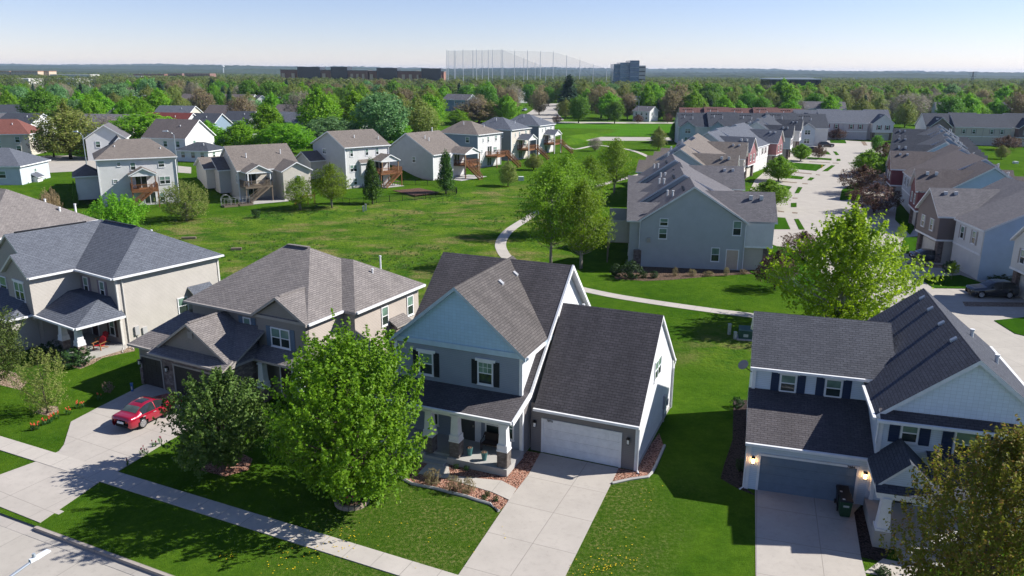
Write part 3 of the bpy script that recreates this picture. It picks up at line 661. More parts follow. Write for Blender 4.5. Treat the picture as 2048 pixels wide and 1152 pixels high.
# ------------------------------------------------------------------ the walk-out houses backing on to the meadow
def rear_house(label, px, py, th, w, d, ze, zr, kind, rear, side, roof, ridge=None, tr=None):
    h = thing('house', label, 'house', G(px, py), th); tr = tr or WHITE
    m = MB(); zt = ze - .12
    m.poly([(0, 0, -.2), (w, 0, -.2), (w, 0, zt), (0, 0, zt)], rear); m.poly([(0, d, -.2), (w, d, -.2), (w, d, zt), (0, d, zt)], rear)
    if kind == 'gable':
        r = ridge or d / 2
        for x in (0, w): m.poly([(x, 0, -.2), (x, d, -.2), (x, d, zt), (x, r, zr - .25), (x, 0, zt)], side)
    else:
        for x in (0, w): m.poly([(x, 0, -.2), (x, d, -.2), (x, d, zt), (x, 0, zt)], side)
    m.build('wall', h)
    f = MB(); f.box(-.03, 0, 0, d, -.2, .35, FOUND); f.box(-.03, w, -.03, 0, -.2, .35, FOUND); f.build('foundation', h)
    r_ = MB()
    if kind == 'gable': gable_roof(r_, -.35, w + .35, -.35, d + .35, ze, zr, 'x', roof, tr, .22, ridge)
    elif kind == 'hipx': hip_roof(r_, -.35, w + .35, -.35, d + .35, ze, zr, (ridge[0], ridge[2]), (ridge[1], ridge[2]), roof, tr, .2)
    else: hip_roof(r_, -.35, w + .35, -.35, d + .35, ze, zr, (ridge[2], ridge[0]), (ridge[2], ridge[1]), roof, tr, .2)
    r_.build('roof', h)
    g = MB(); gutter(g, (-.35, -.42, ze - .08), (w + .35, -.42, ze - .08), tr); build_each(g, 'gutter', h)
    c = MB(); corner(c, .02, .02, 0, zt, tr, .09); corner(c, w - .02, .02, 0, zt, tr, .09); build_each(c, 'corner_board', h)
    downspout(h, [(w - .05, -.35, ze - .1), (w - .05, -.12, ze - .5), (w - .05, -.12, .1)], tr)
    return h
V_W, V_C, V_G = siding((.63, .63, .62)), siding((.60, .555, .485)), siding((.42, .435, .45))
def rw(h, L):
    for a in L:
        x, z, w, hh = a[:4]; window(h, (x, 0, z), -90, w, hh, None, len(a) > 4)
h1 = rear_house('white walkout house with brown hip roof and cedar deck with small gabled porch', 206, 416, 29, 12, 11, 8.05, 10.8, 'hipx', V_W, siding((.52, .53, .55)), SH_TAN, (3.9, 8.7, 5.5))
rw(h1, [(3.2, 6.75, .65, .75), (5.3, 6.0, .85, 1.35), (9.7, 6.3, 1.05, 1.1), (2.4, 4.0, .75, .65), (10.0, 3.4, 1.75, 1.35, 1), (9.3, .6, .85, 1.4)])
w_ = MB(); w_.box(-3.5, 0, 4, 10, 1.0, 4.9, siding((.55, .56, .58)), (1,)); w_.build('garage_wall', h1)
r_ = MB(); hip_roof(r_, -3.9, .6, 3.6, 10.4, 5.0, 6.6, (-1.6, 6.0), (-1.6, 8.0), SH_TAN, WHITE, .18); r_.build('garage_roof', h1)
porch_gable(h1, 4.3, 8.7, -2.9, .3, 5.5, 6.65, SH_TAN, siding((.66, .66, .65)), wood((.2, .1, .06)), 3.0); deck(h1, 4.5, 8.6, -3.3, 0, 3.0, CEDAR, (7.6, -1)); patio_door(h1, (6.3, 0, 3.0), -90); patio_door(h1, (7.4, 0, .1), -90)
plumbing_vent(h1, 3.0, 3.3, 9.3, .6, .09); plumbing_vent(h1, 10.0, 2.2, 8.9, .5, .09)
r_ = MB(); gable_roof(r_, 2.4, 5.4, 5.5, 11.6, 9.6, 11.15, 'y', SH_TAN, WHITE, .2); r_.build('front_gable_roof', h1)

h2 = rear_house('cream walkout ranch house with brown gable roof, gabled rear wing and deck stairs', 481, 401, 35, 11, 12, 5.3, 9.1, 'gable', V_C, siding((.52, .49, .44)), SH_TAN, 6.5)
w_ = MB(); gable_walls(w_, 6.6, 11.6, -4.2, 1, -.2, 5.1, 6.5, 'y', V_C); w_.build('rear_wing_wall', h2)
r_ = MB(); gable_roof(r_, 6.2, 12.0, -4.6, 3.4, 5.2, 6.75, 'y', SH_TAN, WHITE, .2); r_.build('rear_wing_roof', h2)
window(h2, (9.3, -4.2, 2.9), -90, .95, 1.4); window(h2, (5.7, 0, 3.0), -90, .7, 1.5); window(h2, (-0.0, 1.0, 3.0), 180, .6, 1.5)
porch_gable(h2, .3, 5.0, -3.6, .3, 5.25, 6.5, SH_TAN, siding((.62, .57, .50)), WHITE, 2.8); deck(h2, .1, 4.9, -3.5, 0, 2.8, GREYWOOD, (4.0, -1)); patio_door(h2, (2.2, 0, 2.8), -90); patio_door(h2, (2.4, 0, .1), -90)
w_ = MB(); w_.box(-2.0, 0, 5, 12, .8, 4.9, siding((.5, .47, .43)), (1,)); w_.box(-3.5, -1.6, 8.0, 15, 1.4, 5.0, siding((.52, .49, .44)), (1,)); w_.poly([(-3.48, 8, 5), (-3.48, 15, 5), (-3.48, 11.5, 6.6)], siding((.52, .49, .44))); w_.build('garage_wall', h2)
r_ = MB(); gable_roof(r_, -3.9, 1.5, 7.7, 15.4, 5.05, 6.8, 'x', SH_TAN, WHITE, .18); r_.slab([(-2.3, 4.6, 5.0), (.2, 4.6, 5.0), (.2, 8.5, 7.0), (-2.3, 8.5, 7.0)], .18, SH_TAN, WHITE); r_.build('garage_roof', h2)
for a in ((2.5, 3.0, 7.4), (9.0, 3.6, 7.7)): plumbing_vent(h2, *a, .5, .09)
p_ = MB(); p_.box(-.5, 7, -5.5, 0, 0, .06, FOUND); p_.build('patio_slab', h2)

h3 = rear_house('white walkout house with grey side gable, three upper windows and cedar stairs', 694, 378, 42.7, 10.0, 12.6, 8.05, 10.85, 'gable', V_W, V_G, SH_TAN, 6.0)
rw(h3, [(1.4, 6.2, .75, 1.4), (4.9, 6.2, .75, 1.4), (7.3, 6.2, .75, 1.4), (1.7, 3.2, 1.6, 1.4, 1), (2.0, .6, .85, 1.4)])
b_ = MB(); b_.box(3.0, 5.0, -.7, 0, 2.4, 4.9, V_W); b_.slab([(2.8, -1.0, 4.9), (5.2, -1.0, 4.9), (5.2, 0, 5.5), (2.8, 0, 5.5)], .12, SH_TAN, WHITE); b_.build('bay', h3)
window(h3, (0, 8.0, 6.2), 180, 1.3, 1.1, None, True)
porch_gable(h3, 5.8, 10.4, -3.6, .3, 5.3, 6.5, SH_TAN, siding((.66, .66, .65)), TANWOOD, 2.9); deck(h3, 5.8, 10.9, -3.4, 0, 2.9, CEDAR, (9.8, -1)); patio_door(h3, (7.6, 0, 2.9), -90); patio_door(h3, (7.6, 0, .1), -90)
w_ = MB(); gable_walls(w_, -3.2, 0, 8.0, 14, 1.2, 4.9, 6.4, 'x', siding((.46, .44, .42))); w_.build('garage_wall', h3)
r_ = MB(); gable_roof(r_, -3.6, .2, 7.6, 14.4, 5.0, 6.7, 'x', SH_TAN, WHITE, .18); r_.build('garage_roof', h3)
for a in ((4.0, 3.0, 9.5), (9.0, 2.0, 9.0)): plumbing_vent(h3, *a, .5, .09)
p_ = MB(); p_.box(6, 11, -3.8, 0, 0, .06, FOUND); p_.build('patio_slab', h3)

h4 = rear_house('grey sided walkout ranch house with wide tan gable roof and timber porch', 867, 361, 55, 10.6, 13.8, 5.4, 9.6, 'gable', V_W, V_G, SH_TAN, 7.4)
rw(h4, [(2.6, 3.2, .8, 1.4)]); window(h4, (0, 5.4, 3.4), 180, 1.0, 1.3)
porch_gable(h4, 5.6, 11.4, -4.2, .8, 5.4, 6.6, SH_TAN, siding((.66, .66, .65)), TANWOOD, 0.1); deck(h4, 6.6, 11.2, -3.6, 0, 2.9, CEDAR, ('out', 7.3)); patio_door(h4, (8.0, 0, 2.9), -90)
b_ = MB(); b_.box(4.6, 5.6, -1.0, 0, -.1, 5.2, V_W); b_.build('chimney_chase', h4)
for a in ((3.2, 5.0, 8.1), (3.6, 4.2, 7.7), (8.2, 7.2, 9.5)): plumbing_vent(h4, *a, .8, .1)
p_ = MB(); p_.box(3, 12, -5.2, 0, 0, .06, FOUND); p_.build('patio_slab', h4)

def fan_house(label, px, py, th, side, rear, roof, porch):
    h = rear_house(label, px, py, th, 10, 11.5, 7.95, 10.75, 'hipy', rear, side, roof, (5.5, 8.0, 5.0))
    rw(h, [(2.2, 6.0, .5, 1.0), (4.4, 5.9, .7, 1.4), (7.8, 6.0, .8, 1.4), (1.6, 3.4, .6, .9), (7.4, 3.3, 1.5, 1.3, 1), (1.4, .6, .6, 1.3)]); window(h, (0, 3.0, 5.9), 180, 1.1, 1.4)
    deck(h, 3.2, 8.6, -3.4, 0, 2.85, CEDAR, ('out', 7.8)); patio_door(h, (5.0, 0, 2.85), -90); patio_door(h, (4.8, 0, .1), -90)
    if porch: porch_gable(h, 3.0, 8.0, -3.6, .3, 5.4, 6.7, roof, siding((.66, .66, .65)), WHITE, .1)
    plumbing_vent(h, 6.3, 2.5, 9.3, .5, .09); plumbing_vent(h, 3.4, 6.5, 10.0, .5, .09); return h
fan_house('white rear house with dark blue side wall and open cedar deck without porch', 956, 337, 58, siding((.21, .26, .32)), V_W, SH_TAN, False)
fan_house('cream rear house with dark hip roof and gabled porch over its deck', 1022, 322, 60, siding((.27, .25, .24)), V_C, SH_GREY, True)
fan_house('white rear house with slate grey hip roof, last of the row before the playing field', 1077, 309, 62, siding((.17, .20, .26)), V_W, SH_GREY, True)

# ------------------------------------------------------------------ townhouse rows
def townhouse(label, o, th, s, units, uw, roof, gab, wing, plain, brick, zr=9.8, garage=(.62, .58, .52), shut=None, z0=0.0, near_front=True, rearwings=True, rear_m=None):
    """o: near corner of the main block on the street side; local +y runs along the row, street side is +x * s"""
    h = thing('townhouse_row', label, 'townhouses', (o[0], o[1], z0), th)
    X = lambda x: s * x
    def bx(m, x0, x1, *a): m.box(min(X(x0), X(x1)), max(X(x0), X(x1)), *a)
    W_ = MB(); Rf = MB(); St = MB(); Wg = MB(); Lw = MB(); gt = MB()
    rear_m = rear_m or gab; aS = 0 if s > 0 else 180; tanw = siding((.46, .42, .37))
    for k, u in enumerate(units):
        y0, y1 = k * uw, (k + 1) * uw; ox = (.0, -.7, -.2, -.9)[k % 4]; oz = (0, .3, .05, .35)[k % 4]; rx = -6 + ox
        ef = .35 if u == 'W' else 1.9
        zfe = 5.75 + oz * .3
        a = X(-12.2 + ox); b = X(ef); xs = (a, b); 
        lo, hi = min(xs), max(xs)
        zlo, zhi = (5.6 + oz, zfe) if s > 0 else (zfe, 5.6 + oz)
        gable_roof(Rf, lo, hi, y0 - (.3 if k == 0 else .12), y1 + (.3 if k == len(units) - 1 else .12), zlo, zr + oz, 'y', roof, TRIM, .22, X(rx), zhi)
        wl, wh = min(X(-11.9 + ox), X(ef - .3)), max(X(-11.9 + ox), X(ef - .3))
        gm = gab
        gable_walls(W_, wl, wh, y0 + .002 * k, y1 - .01, 0 if u == 'W' else 0, zlo - .15, zr + oz - .26, 'y', plain if u != 'W' else gab, gm, X(rx), zhi - .15)
        if u == 'W':
            m = wing[k % len(wing)]
            w0, w1 = (y0 + .02, y0 + 6.7) if k == 0 else (y1 - 6.7, y1 - .02)
            gable_walls(Wg, min(X(-1.5), X(3.3)), max(X(-1.5), X(3.3)), w0, w1, 2.95, 5.85, 8.6, 'x', m)
            bx(Wg, .2 if k == 0 else -1.5, 3.36, w0 - .03, w1 + .03, 2.75, 2.97, WHITE)
            gable_roof(Rf, min(X(-4.5), X(3.65)), max(X(-4.5), X(3.65)), w0 - (.3 if k else 0), w1 + .3, 5.85, 8.85, 'x', roof, TRIM, .2)
            bx(Lw, 0.1, 2.55, w0 + .25, w1 - .25, 0, 2.76, tanw)
            c = (w0 + w1) / 2
            for yy in (c - 1.35, c + 1.35): window(h, (X(3.3), yy, 3.7), aS, .95, 1.5, shut, shw=.3)
            gx = 2.55
        else:
            m = plain; w0, w1 = y0 + .1, y1 - .1; c = (y0 + y1) / 2
            bx(Wg, 1.55, 1.68, w0, w1, 2.95, zfe - .15, m); bx(Wg, 1.5, 1.72, w0, w1, 2.75, 2.96, WHITE); bx(Lw, -.2, 1.1, w0 + .2, w1 - .2, 0, 2.76, tanw)
            for yy in (c - 1.5, c + 1.5): window(h, (X(1.68), yy, 3.7), aS, .95, 1.5, shut, shw=.3)
            gx = 1.1
        garage_door(h, (X(gx), c, .02), aS, 4.7, 2.2, paint(garage), CREAMT, .1)
        for yy in (w0 + .55, w1 - .55): bx(St, gx - .2, gx + .45, yy - .38, yy + .38, 0, 2.74, brick)
        if rearwings:
            q0 = y0 + .4; q1 = y0 + 5.0
            gable_walls(W_, min(X(-13.2), X(-11)), max(X(-13.2), X(-11)), q0, q1, 0, 5.4, 7.0, 'x', rear_m)
            gable_roof(Rf, min(X(-13.6), X(-8.5)), max(X(-13.6), X(-8.5)), q0 - .3, q1 + .3, 5.5, 7.35, 'x', roof, TRIM, .18)
            for zz in (.9, 3.6): window(h, (X(-13.2), (q0 + q1) / 2, zz), 180 - aS, 1.8, 1.5, None, True)
        v = MB()
        for i in range(5):
            yy = y0 + 1.2 + i * .75; x = X(rx - 1.0); z = zr + oz - .62
            v.box(x - .2, x + .2, yy, yy + .3, z - .3, z + .02, BLACKM)
        build_each(v, 'roof_vent', h)
        plumbing_vent(h, X(rx - 2.3), y0 + 2.0, zr + oz - 1.5, .55, .1); plumbing_vent(h, X(rx - 2.8), y0 + 4.6, zr + oz - 1.8, .5, .1)
        if u == 'W':
            for xx in (.8, 2.0):
                q = MB(); q.box(X(xx) - .2, X(xx) + .2, (w0 + w1) / 2 - .9, (w0 + w1) / 2 - .6, 8.0, 8.5, paint((.5, .52, .54))); q.build('attic_vent', h)
    W_.build('wall', h); Rf.build('roof', h); Wg.build('street_front', h); Lw.build('garage_wall', h); build_each(St, 'stone_pier', h)
    return h
ST_T = stone((.15, .11, .10), (.25, .205, .185), .36, .12)
TW = siding((.62, .62, .61)); TB = siding((.40, .43, .435)); RED = siding((.17, .045, .052)); PINK = siding((.30, .14, .145)); BRN = siding((.17, .135, .13)); BLUEG = siding((.40, .52, .63)); TAN = siding((.50, .46, .40))
SHG = paint((.30, .27, .25), .6); SHM = paint((.15, .03, .035), .6)
f1 = townhouse('long grey gable townhouse row with plain beige end wall nearest the path', G(1482, 541), -8.3, 1, 'WPPW', 8.4, SH_ROW, TB, (TW, PINK), TW, ST_T, shut=SHG)
def row(label, r0, r1, z, s, *a, **k):
    p, q = G(*r0, z), G(*r1, z); d = (q - p).normalized(); th = math.degrees(math.atan2(d.y, d.x)) - 90
    n = Vector((d.y, -d.x, 0)) * (6 * s); o = p + n; L = (q - p).length
    return townhouse(label, o, th, s, a[0], L / len(a[0]), *a[1:], **k)
row('tan roofed townhouse row behind the grey gable row', (1361, 297.5), (1404, 270), 9.8, 1, 'WPPW', SH_TAN, siding((.44, .48, .52)), (TW, siding((.55, .5, .45))), TW, ST_T, shut=SHG)
row('blue grey roofed townhouse row with pink gables facing the drive', (1416, 264), (1495, 248), 9.8, 1, 'WPPW', SH_GREY, TB, (PINK, PINK), TW, ST_T, shut=SHM)
row('dark roofed townhouse row at the far left end of the drive', (1513, 243), (1543, 231), 9.8, 1, 'WPPW', SH_BLUE, TW, (TW, TW), TW, ST_T, shut=SHM)
row('brown roofed townhouse row with dark red wing walls right of the drive', (1990, 334), (1892, 291), 9.8, -1, 'WPPW', SH_BROWN, BLUEG, (RED, RED), siding((.47, .5, .52)), ST_T, shut=SHG)
row('dark blue roofed townhouse row with rows of vents beyond the red gabled one', (1892, 284), (1870, 250), 9.8, -1, 'WPPWWPPW', SH_BLUE, BLUEG, (TW, TW), TW, ST_T, shut=SHM)
# right edge building: brown gable and white upper floor above garages
o_ = G(1992, 460, 5.8)
townhouse('taupe gabled townhouse with white upper floor above garages and two dark cars', (o_.x + .55, o_.y, 0), -6.5, -1, 'PW', 7.3, SH_ROW, siding((.44, .56, .68)), (BRN, BRN), TW, ST_T, 9.6, (.60, .57, .52), SHG, rearwings=False)
o_ = G(2022, 470, 5.6)
townhouse('townhouse end with tan shingle roof cut by the right picture edge', (o_.x + .9, o_.y - 10.5, 0), -5, -1, 'W', 9.0, SH_ROW, siding((.44, .56, .68)), (TW,), TW, ST_T, 9.2, (.60, .57, .52), SHG, rearwings=False)
# crossing rows at the far end of the drive
o_ = G(1590, 277.5); townhouse('white and lilac townhouse row with maroon shutters closing the far end of the drive', (o_.x + .6, o_.y + 2.5, 0), -100, 1, 'WPPW', 8.0, SH_GREY, siding((.55, .52, .55)), (siding((.66, .66, .67)),) * 2, siding((.50, .47, .49)), ST_T, garage=(.36, .36, .38), shut=SHM, rearwings=False)
townhouse('slate roofed townhouse row with dark gable and cream garages on the far right', (137.5, 263.0, 0), -101, 1, 'WPPWWP', 8.4, SH_BLUE, TW, (BRN, siding((.14, .10, .10))), TAN, ST_T, shut=SHG, rearwings=False)
o_ = G(1362, 288); townhouse('dark roofed townhouse row seen from behind, with two small dark gables', (o_.x, o_.y + 11.5, 0), -95, -1, 'WPPWP', 9.4, SH_BLUE, TW, (TW,), TW, ST_T, rear_m=siding((.45, .52, .58)), shut=SHM)
o_ = G(1356, 272); townhouse('maroon roofed townhouse row behind the dark roofed one', (o_.x + 2, o_.y + 12.5, 0), -96, -1, 'WPPWP', 8.8, SH_MAROON, siding((.4, .36, .36)), (TW,), siding((.5, .48, .47)), ST_T, 10.0, shut=SHM)
window(f1, (-9.25, 0, 5.0), -90, 1.0, .95); window(f1, (-9.3, 0, 3.45), -90, 1.0, 1.3); window(f1, (-.85, 0, 4.15), -90, 1.0, 1.75); window(f1, (-3.1, 0, .95), -90, 1.0, 1.7)
entry_door(f1, (-1.15, 0, .1), -90, 1.3, 2.3, paint((.50, .40, .32)))
m_ = MB(); m_.wbox(Wf((-10.9, 0, 3.0), -90), -.2, .2, 0, .55, 0, .18, paint((.35, .34, .30))); m_.build('exhaust_hood', f1)
downspout(f1, [(.25, -.25, 5.6), (.1, -.1, 5.2), (.1, -.1, .2), (.25, -.7, .08)]); downspout(f1, [(-12.0, -.1, 5.5), (-12.0, -.1, 2.2)])
for y in (1.2, 9.6):
    d_ = MB(); d_.box(-15.8, -13.2, y, y + .15, 2.6, 5.3, siding((.36, .35, .33))); d_.box(-15.9, -13.2, y + .15, y + 3.4, 2.5, 2.6, GREYWOOD); d_.box(-15.8, -15.65, y + .2, y + .35, 0, 2.5, GREYWOOD); d_.box(-15.8, -15.65, y + 3.2, y + 3.35, 0, 2.5, GREYWOOD)
    railing(d_, [(-15.8, y + .2, 2.6), (-15.8, y + 3.3, 2.6)], .95, GREYWOOD); d_.build('balcony', f1)
st_ = MB(); st_.box(-12.6, -11.7, -.05, .3, 0, 2.0, ST_T); build_each(st_, 'stone_pier', f1)
# ------------------------------------------------------------------ ground, lawns, paving
CUR_O, CUR_TH = (-20.05, 32.8), rad(-24.7)
_c, _s = math.cos(CUR_TH), math.sin(CUR_TH)
def cw(s, t, z=0.0): return Vector((CUR_O[0] + s * _c - t * _s, CUR_O[1] + s * _s + t * _c, z))
def cl(p): dx, dy = p[0] - CUR_O[0], p[1] - CUR_O[1]; return dx * _c + dy * _s, -dx * _s + dy * _c
def axis(a, b, lo, hi, step, big):
    out = [a]; x = a
    while x < b - 1e-6:
        x += step if lo <= x < hi else big
        out.append(min(x, b))
    return out
def ground_mat():
    t = NT('grass_ground'); v = t.geo().outputs['Position']
    wild = t.n('Attribute', {'attribute_name': 'wild'}).outputs['Fac']; dry = t.n('Attribute', {'attribute_name': 'dry'}).outputs['Fac']
    big = t.ramp(t.noise(v, .10, 5, .6), .36, .66); mid = t.ramp(t.noise(v, .8, 5, .65), .33, .7); fine = t.ramp(t.noise(v, 11.0, 3, .7), .25, .75)
    lawn = t.mix(t.math('ADD', t.math('MULTIPLY', big, .55), t.math('MULTIPLY', mid, .4)), (.036, .102, .008), (.105, .195, .016))
    n4 = t.noise(v, 5.0, 4, .7); pat = t.noise(v, .38, 6, .7)
    x = t.n('SeparateXYZ', Vector=t.n('Mapping', Vector=v, Rotation=(0, 0, rad(26))).outputs[0]).outputs[0]
    st = t.ramp(t.math('SINE', t.math('MULTIPLY', x, 3.4)), -.5, .5)
    lawn = t.mix(t.math('MULTIPLY', st, .10), lawn, (.075, .16, .02))
    dryc = t.mix(t.ramp(n4, .4, .7), (.046, .108, .010), (.098, .165, .022))
    spk = t.math('MULTIPLY', t.ramp(t.noise(v, 5.0, 4, .85), .49, .66), t.ramp(pat, .38, .58))
    dryc = t.mix(t.math('MULTIPLY', spk, .85), dryc, (.26, .235, .10))
    col = t.mix(dry, lawn, dryc)
    meadow = t.mix(t.ramp(t.noise(v, .22, 5, .6), .36, .62), (.048, .125, .012), (.135, .22, .022))
    meadow = t.mix(t.math('MULTIPLY', t.ramp(t.noise(v, 1.6, 4, .7), .45, .66), .6), meadow, (.03, .105, .018))
    br = t.math('MULTIPLY', t.ramp(t.noise(t.n('Mapping', Vector=v, Scale=(1, 1.5, 1), Rotation=(0, 0, rad(35))).outputs[0], .13, 6, .68), .50, .62), t.ramp(n4, .34, .58))
    meadow = t.mix(t.math('MULTIPLY', br, .9), meadow, t.mix(mid, (.34, .27, .13), (.21, .16, .075)))
    col = t.mix(wild, col, meadow)
    col = t.mix(t.math('MULTIPLY', fine, .65), col, t.mix(1.0, col, (.36, .4, .34), 'MULTIPLY'))
    cl2 = t.ramp(t.noise(v, 3.2, 4, .7), .42, .62); col = t.mix(t.math('MULTIPLY', cl2, .28), col, t.mix(1.0, col, (1.55, 1.4, 1.3), 'MULTIPLY'))
    h = t.math('ADD', t.noise(v, 16.0, 3, .7), t.math('MULTIPLY', t.noise(v, 2.2, 4), t.math('ADD', .8, t.math('MULTIPLY', wild, 2.0))))
    return t.done(col, .95, t.bump(h, .9, .12), .0)
def wild_w(x, y):
    d = -rear_d(x, y); edge = 3 + (y - 75) * .16
    a = sstep(13, 17, d) * (1 - sstep(edge - 2, edge + 2, x)) * sstep(60, 68, y + x * .35) * (1 - sstep(150, 175, y))
    p = H7876; c = math.cos(-p.rotation_euler[2]); s_ = math.sin(-p.rotation_euler[2])
    u, w = x - p.location.x, y - p.location.y; lx, ly = u * c - w * s_, u * s_ + w * c
    b = sstep(16, 20, ly) * (1 - sstep(28, 31, ly)) * sstep(-4, 2, lx) * (1 - sstep(14, 20, lx))
    return max(a, b * .9)
def dry_w(x, y):
    p = H7876; c = math.cos(-p.rotation_euler[2]); s_ = math.sin(-p.rotation_euler[2])
    u, w = x - p.location.x, y - p.location.y; lx, ly = u * c - w * s_, u * s_ + w * c
    k = 1.2 - ly * .10
    return (1 - sstep(-1, 3, ly)) * sstep(-19, -12, lx + ly * .2) * (1 - sstep(k, k + 2.2, lx)) 
def make_ground():
    ss = axis(-300, 300, -120, 120, 2.4, 20); ts = axis(0, 420, 0, 170, 2.4, 12)
    V, W_, D_ = [], [], []
    for t_ in ts:
        for s_ in ss:
            p = cw(s_, t_); z = ter(p.x, p.y) * sstep(-290, -230, s_) if t_ > 0 else 0
            V.append((p.x, p.y, z)); W_.append(wild_w(p.x, p.y)); D_.append(dry_w(p.x, p.y))
    n = len(ss); F_ = [(j * n + i, j * n + i + 1, (j + 1) * n + i + 1, (j + 1) * n + i) for j in range(len(ts) - 1) for i in range(n - 1)]
    b = len(V); B = 14000
    for s_, t_ in ((-300, 0), (300, 0), (300, 420), (-300, 420), (-B, 0), (B, 0), (B, B), (-B, B), (-B, -9.5), (B, -9.5), (B, -B / 4), (-B, -B / 4), (-300, B), (300, B)):
        p = cw(s_, t_); V.append((p.x, p.y, 0 if t_ > -5 else -.02)); W_.append(0); D_.append(0)
    F_ += [(b + 4, b + 0, b + 3, b + 12, b + 7), (b + 1, b + 5, b + 6, b + 13, b + 2), (b + 3, b + 2, b + 13, b + 12), (b + 11, b + 10, b + 9, b + 8)]
    me = bpy.data.meshes.new('ground'); me.from_pydata(V, [], F_); me.materials.append(ground_mat())
    for nm, a in (('wild', W_), ('dry', D_)):
        at = me.attributes.new(nm, 'FLOAT', 'POINT'); at.data.foreach_set('value', a)
    o = bpy.data.objects.new('ground', me); COL.objects.link(o); struct(o)
make_ground()
def flat(name, pts, z, m, th=0.0, pix=True, rot=None, t=.05):
    P = [G(*p) if pix else Vector((*p, 0)) for p in pts]
    a = sum(P[i].x * P[(i + 1) % len(P)].y - P[(i + 1) % len(P)].x * P[i].y for i in range(len(P)))
    if a < 0: P.reverse()
    o_ = P[0].copy(); c, s = math.cos(-rad(th)), math.sin(-rad(th))
    L = [((p.x - o_.x) * c - (p.y - o_.y) * s, (p.x - o_.x) * s + (p.y - o_.y) * c, 0) for p in P]
    ob = MB().slab(L, t, m, m).build(name); ob.location = (o_.x, o_.y, z); ob.rotation_euler = (0, 0, rad(th)); struct(ob); return ob
def strip(name, pix, w, z, m, world=False):
    """paved strip along a surveyed centre line, smoothed"""
    P = [Vector(p) if world else GT(*p) for p in pix]; Q = []
    for i in range(len(P) - 1):
        p0, p1, p2, p3 = P[max(i - 1, 0)], P[i], P[i + 1], P[min(i + 2, len(P) - 1)]
        for k in range(6):
            u = k / 6; Q.append(.5 * ((2 * p1) + (p2 - p0) * u + (2 * p0 - 5 * p1 + 4 * p2 - p3) * u * u + (3 * p1 - p0 - 3 * p2 + p3) * u ** 3))
    Q.append(P[-1]); mb = MB(); V = []; uv = []; L = 0
    for i, q in enumerate(Q):
        d = Q[min(i + 1, len(Q) - 1)] - Q[max(i - 1, 0)]; n = Vector((-d.y, d.x, 0)).normalized() * w / 2
        if i: L += (q - Q[i - 1]).length
        for sgn in (1, -1):
            p = q + n * sgn; V.append((p.x, p.y, ter(p.x, p.y) + z)); uv.append((L, sgn * w / 2 + w / 2))
    n0 = len(V); V += [(a, b_, c - .25) for a, b_, c in V]
    F_ = [(2 * i + 1, 2 * i + 3, 2 * i + 2, 2 * i) for i in range(len(Q) - 1)]
    F_ += [(2 * i, 2 * i + 2, n0 + 2 * i + 2, n0 + 2 * i) for i in range(len(Q) - 1)] + [(2 * i + 3, 2 * i + 1, n0 + 2 * i + 1, n0 + 2 * i + 3) for i in range(len(Q) - 1)]
    me = bpy.data.meshes.new(name); me.from_pydata(V, [], F_); me.materials.append(m); ul = me.uv_layers.new(name='UVMap')
    for p in me.polygons:
        for li in p.loop_indices: ul.data[li].uv = uv[me.loops[li].vertex_index % n0]
    o = bpy.data.objects.new(name, me); COL.objects.link(o); struct(o); return o
# street with kerb at the lower left
sm = MB(); sm.poly([(-300, -9.3, 0), (300, -9.3, 0), (300, -.02, 0), (-300, -.02, 0)], STREET); st_o = sm.build('street'); st_o.location = (*CUR_O, -.15); st_o.rotation_euler = (0, 0, CUR_TH); struct(st_o)
KERB = concrete((.36, .32, .28), 30.0, 3.0)
dl, dr = cl(G(-115, 975)), cl(G(78, 1050)); c1, c2 = cl(G(905, 1170)), cl(G(1120, 1175)); d1_, d2_ = cl(G(1512, 1250)), cl(G(1760, 1260))
km = MB()
for a, b in ((-300, dl[0]), (dr[0], 16.0), (23.0, 300)):
    km.box(a, b, -.17, .02, -.16, .03, KERB); km.box(a, b, -.62, -.17, -.15, -.135, concrete((.37, .345, .31), 30.0, 3.0))
for a, b in ((dl[0], dr[0]), (16.0, 23.0)):
    km.hull8([(a, -.62, -.3), (b, -.62, -.3), (b, 1.5, -.3), (a, 1.5, -.3), (a, -.62, -.142), (b, -.62, -.142), (b, 1.5, .024), (a, 1.5, .024)], CONC)
ko = km.build('kerb'); ko.location = (*CUR_O, 0); ko.rotation_euler = (0, 0, CUR_TH); struct(ko)
tl, tu = (cl(G(201, 963))[1] + cl(G(500, 1060))[1]) / 2, (cl(G(235, 944))[1] + cl(G(512, 1029))[1]) / 2
wm = MB(); wm.box(-120, 120, tl, tu, -.03, .045, WALK); wo = wm.build('pavement'); wo.location = (*CUR_O, 0); wo.rotation_euler = (0, 0, CUR_TH); struct(wo)
flat('driveway', [(330, 764), (287, 770), (197, 815), (142, 844), (128, 890), (118, 903), (85, 919), (0, 950), (-112, 987), (-62, 990), (0, 1014), (80, 1046), (201, 963), (235, 944), (332, 885), (420, 838), (505, 800), (470, 768)], .03, CONC, -27)
flat('driveway', [(1081, 906), (1057, 950), (1019, 999), (922, 1143), (868, 1222), (1092, 1232), (1131, 1152), (1233, 946), (1237, 937)], .032, CONC, -22.7)
flat('driveway', [(1510, 976), (1724, 1008), (1708, 1026), (1722, 1114), (1752, 1230), (1512, 1230)], .03, CONC, -17)
RED_M = mulch((.30, .13, .085), (.43, .27, .20)); BR_M = mulch((.10, .065, .045), (.19, .13, .09)); DK_M = mulch((.035, .025, .022), (.07, .05, .045)); TAN_M = mulch((.28, .20, .13), (.40, .31, .23))
flat('garden_bed', [(762, 941), (800, 956), (824, 969), (869, 978), (932, 994), (952, 1001), (980, 1009), (998, 1024), (1019, 1000), (1057, 948), (1083, 907), (1041, 900), (900, 880), (800, 880), (760, 905)], .012, RED_M)
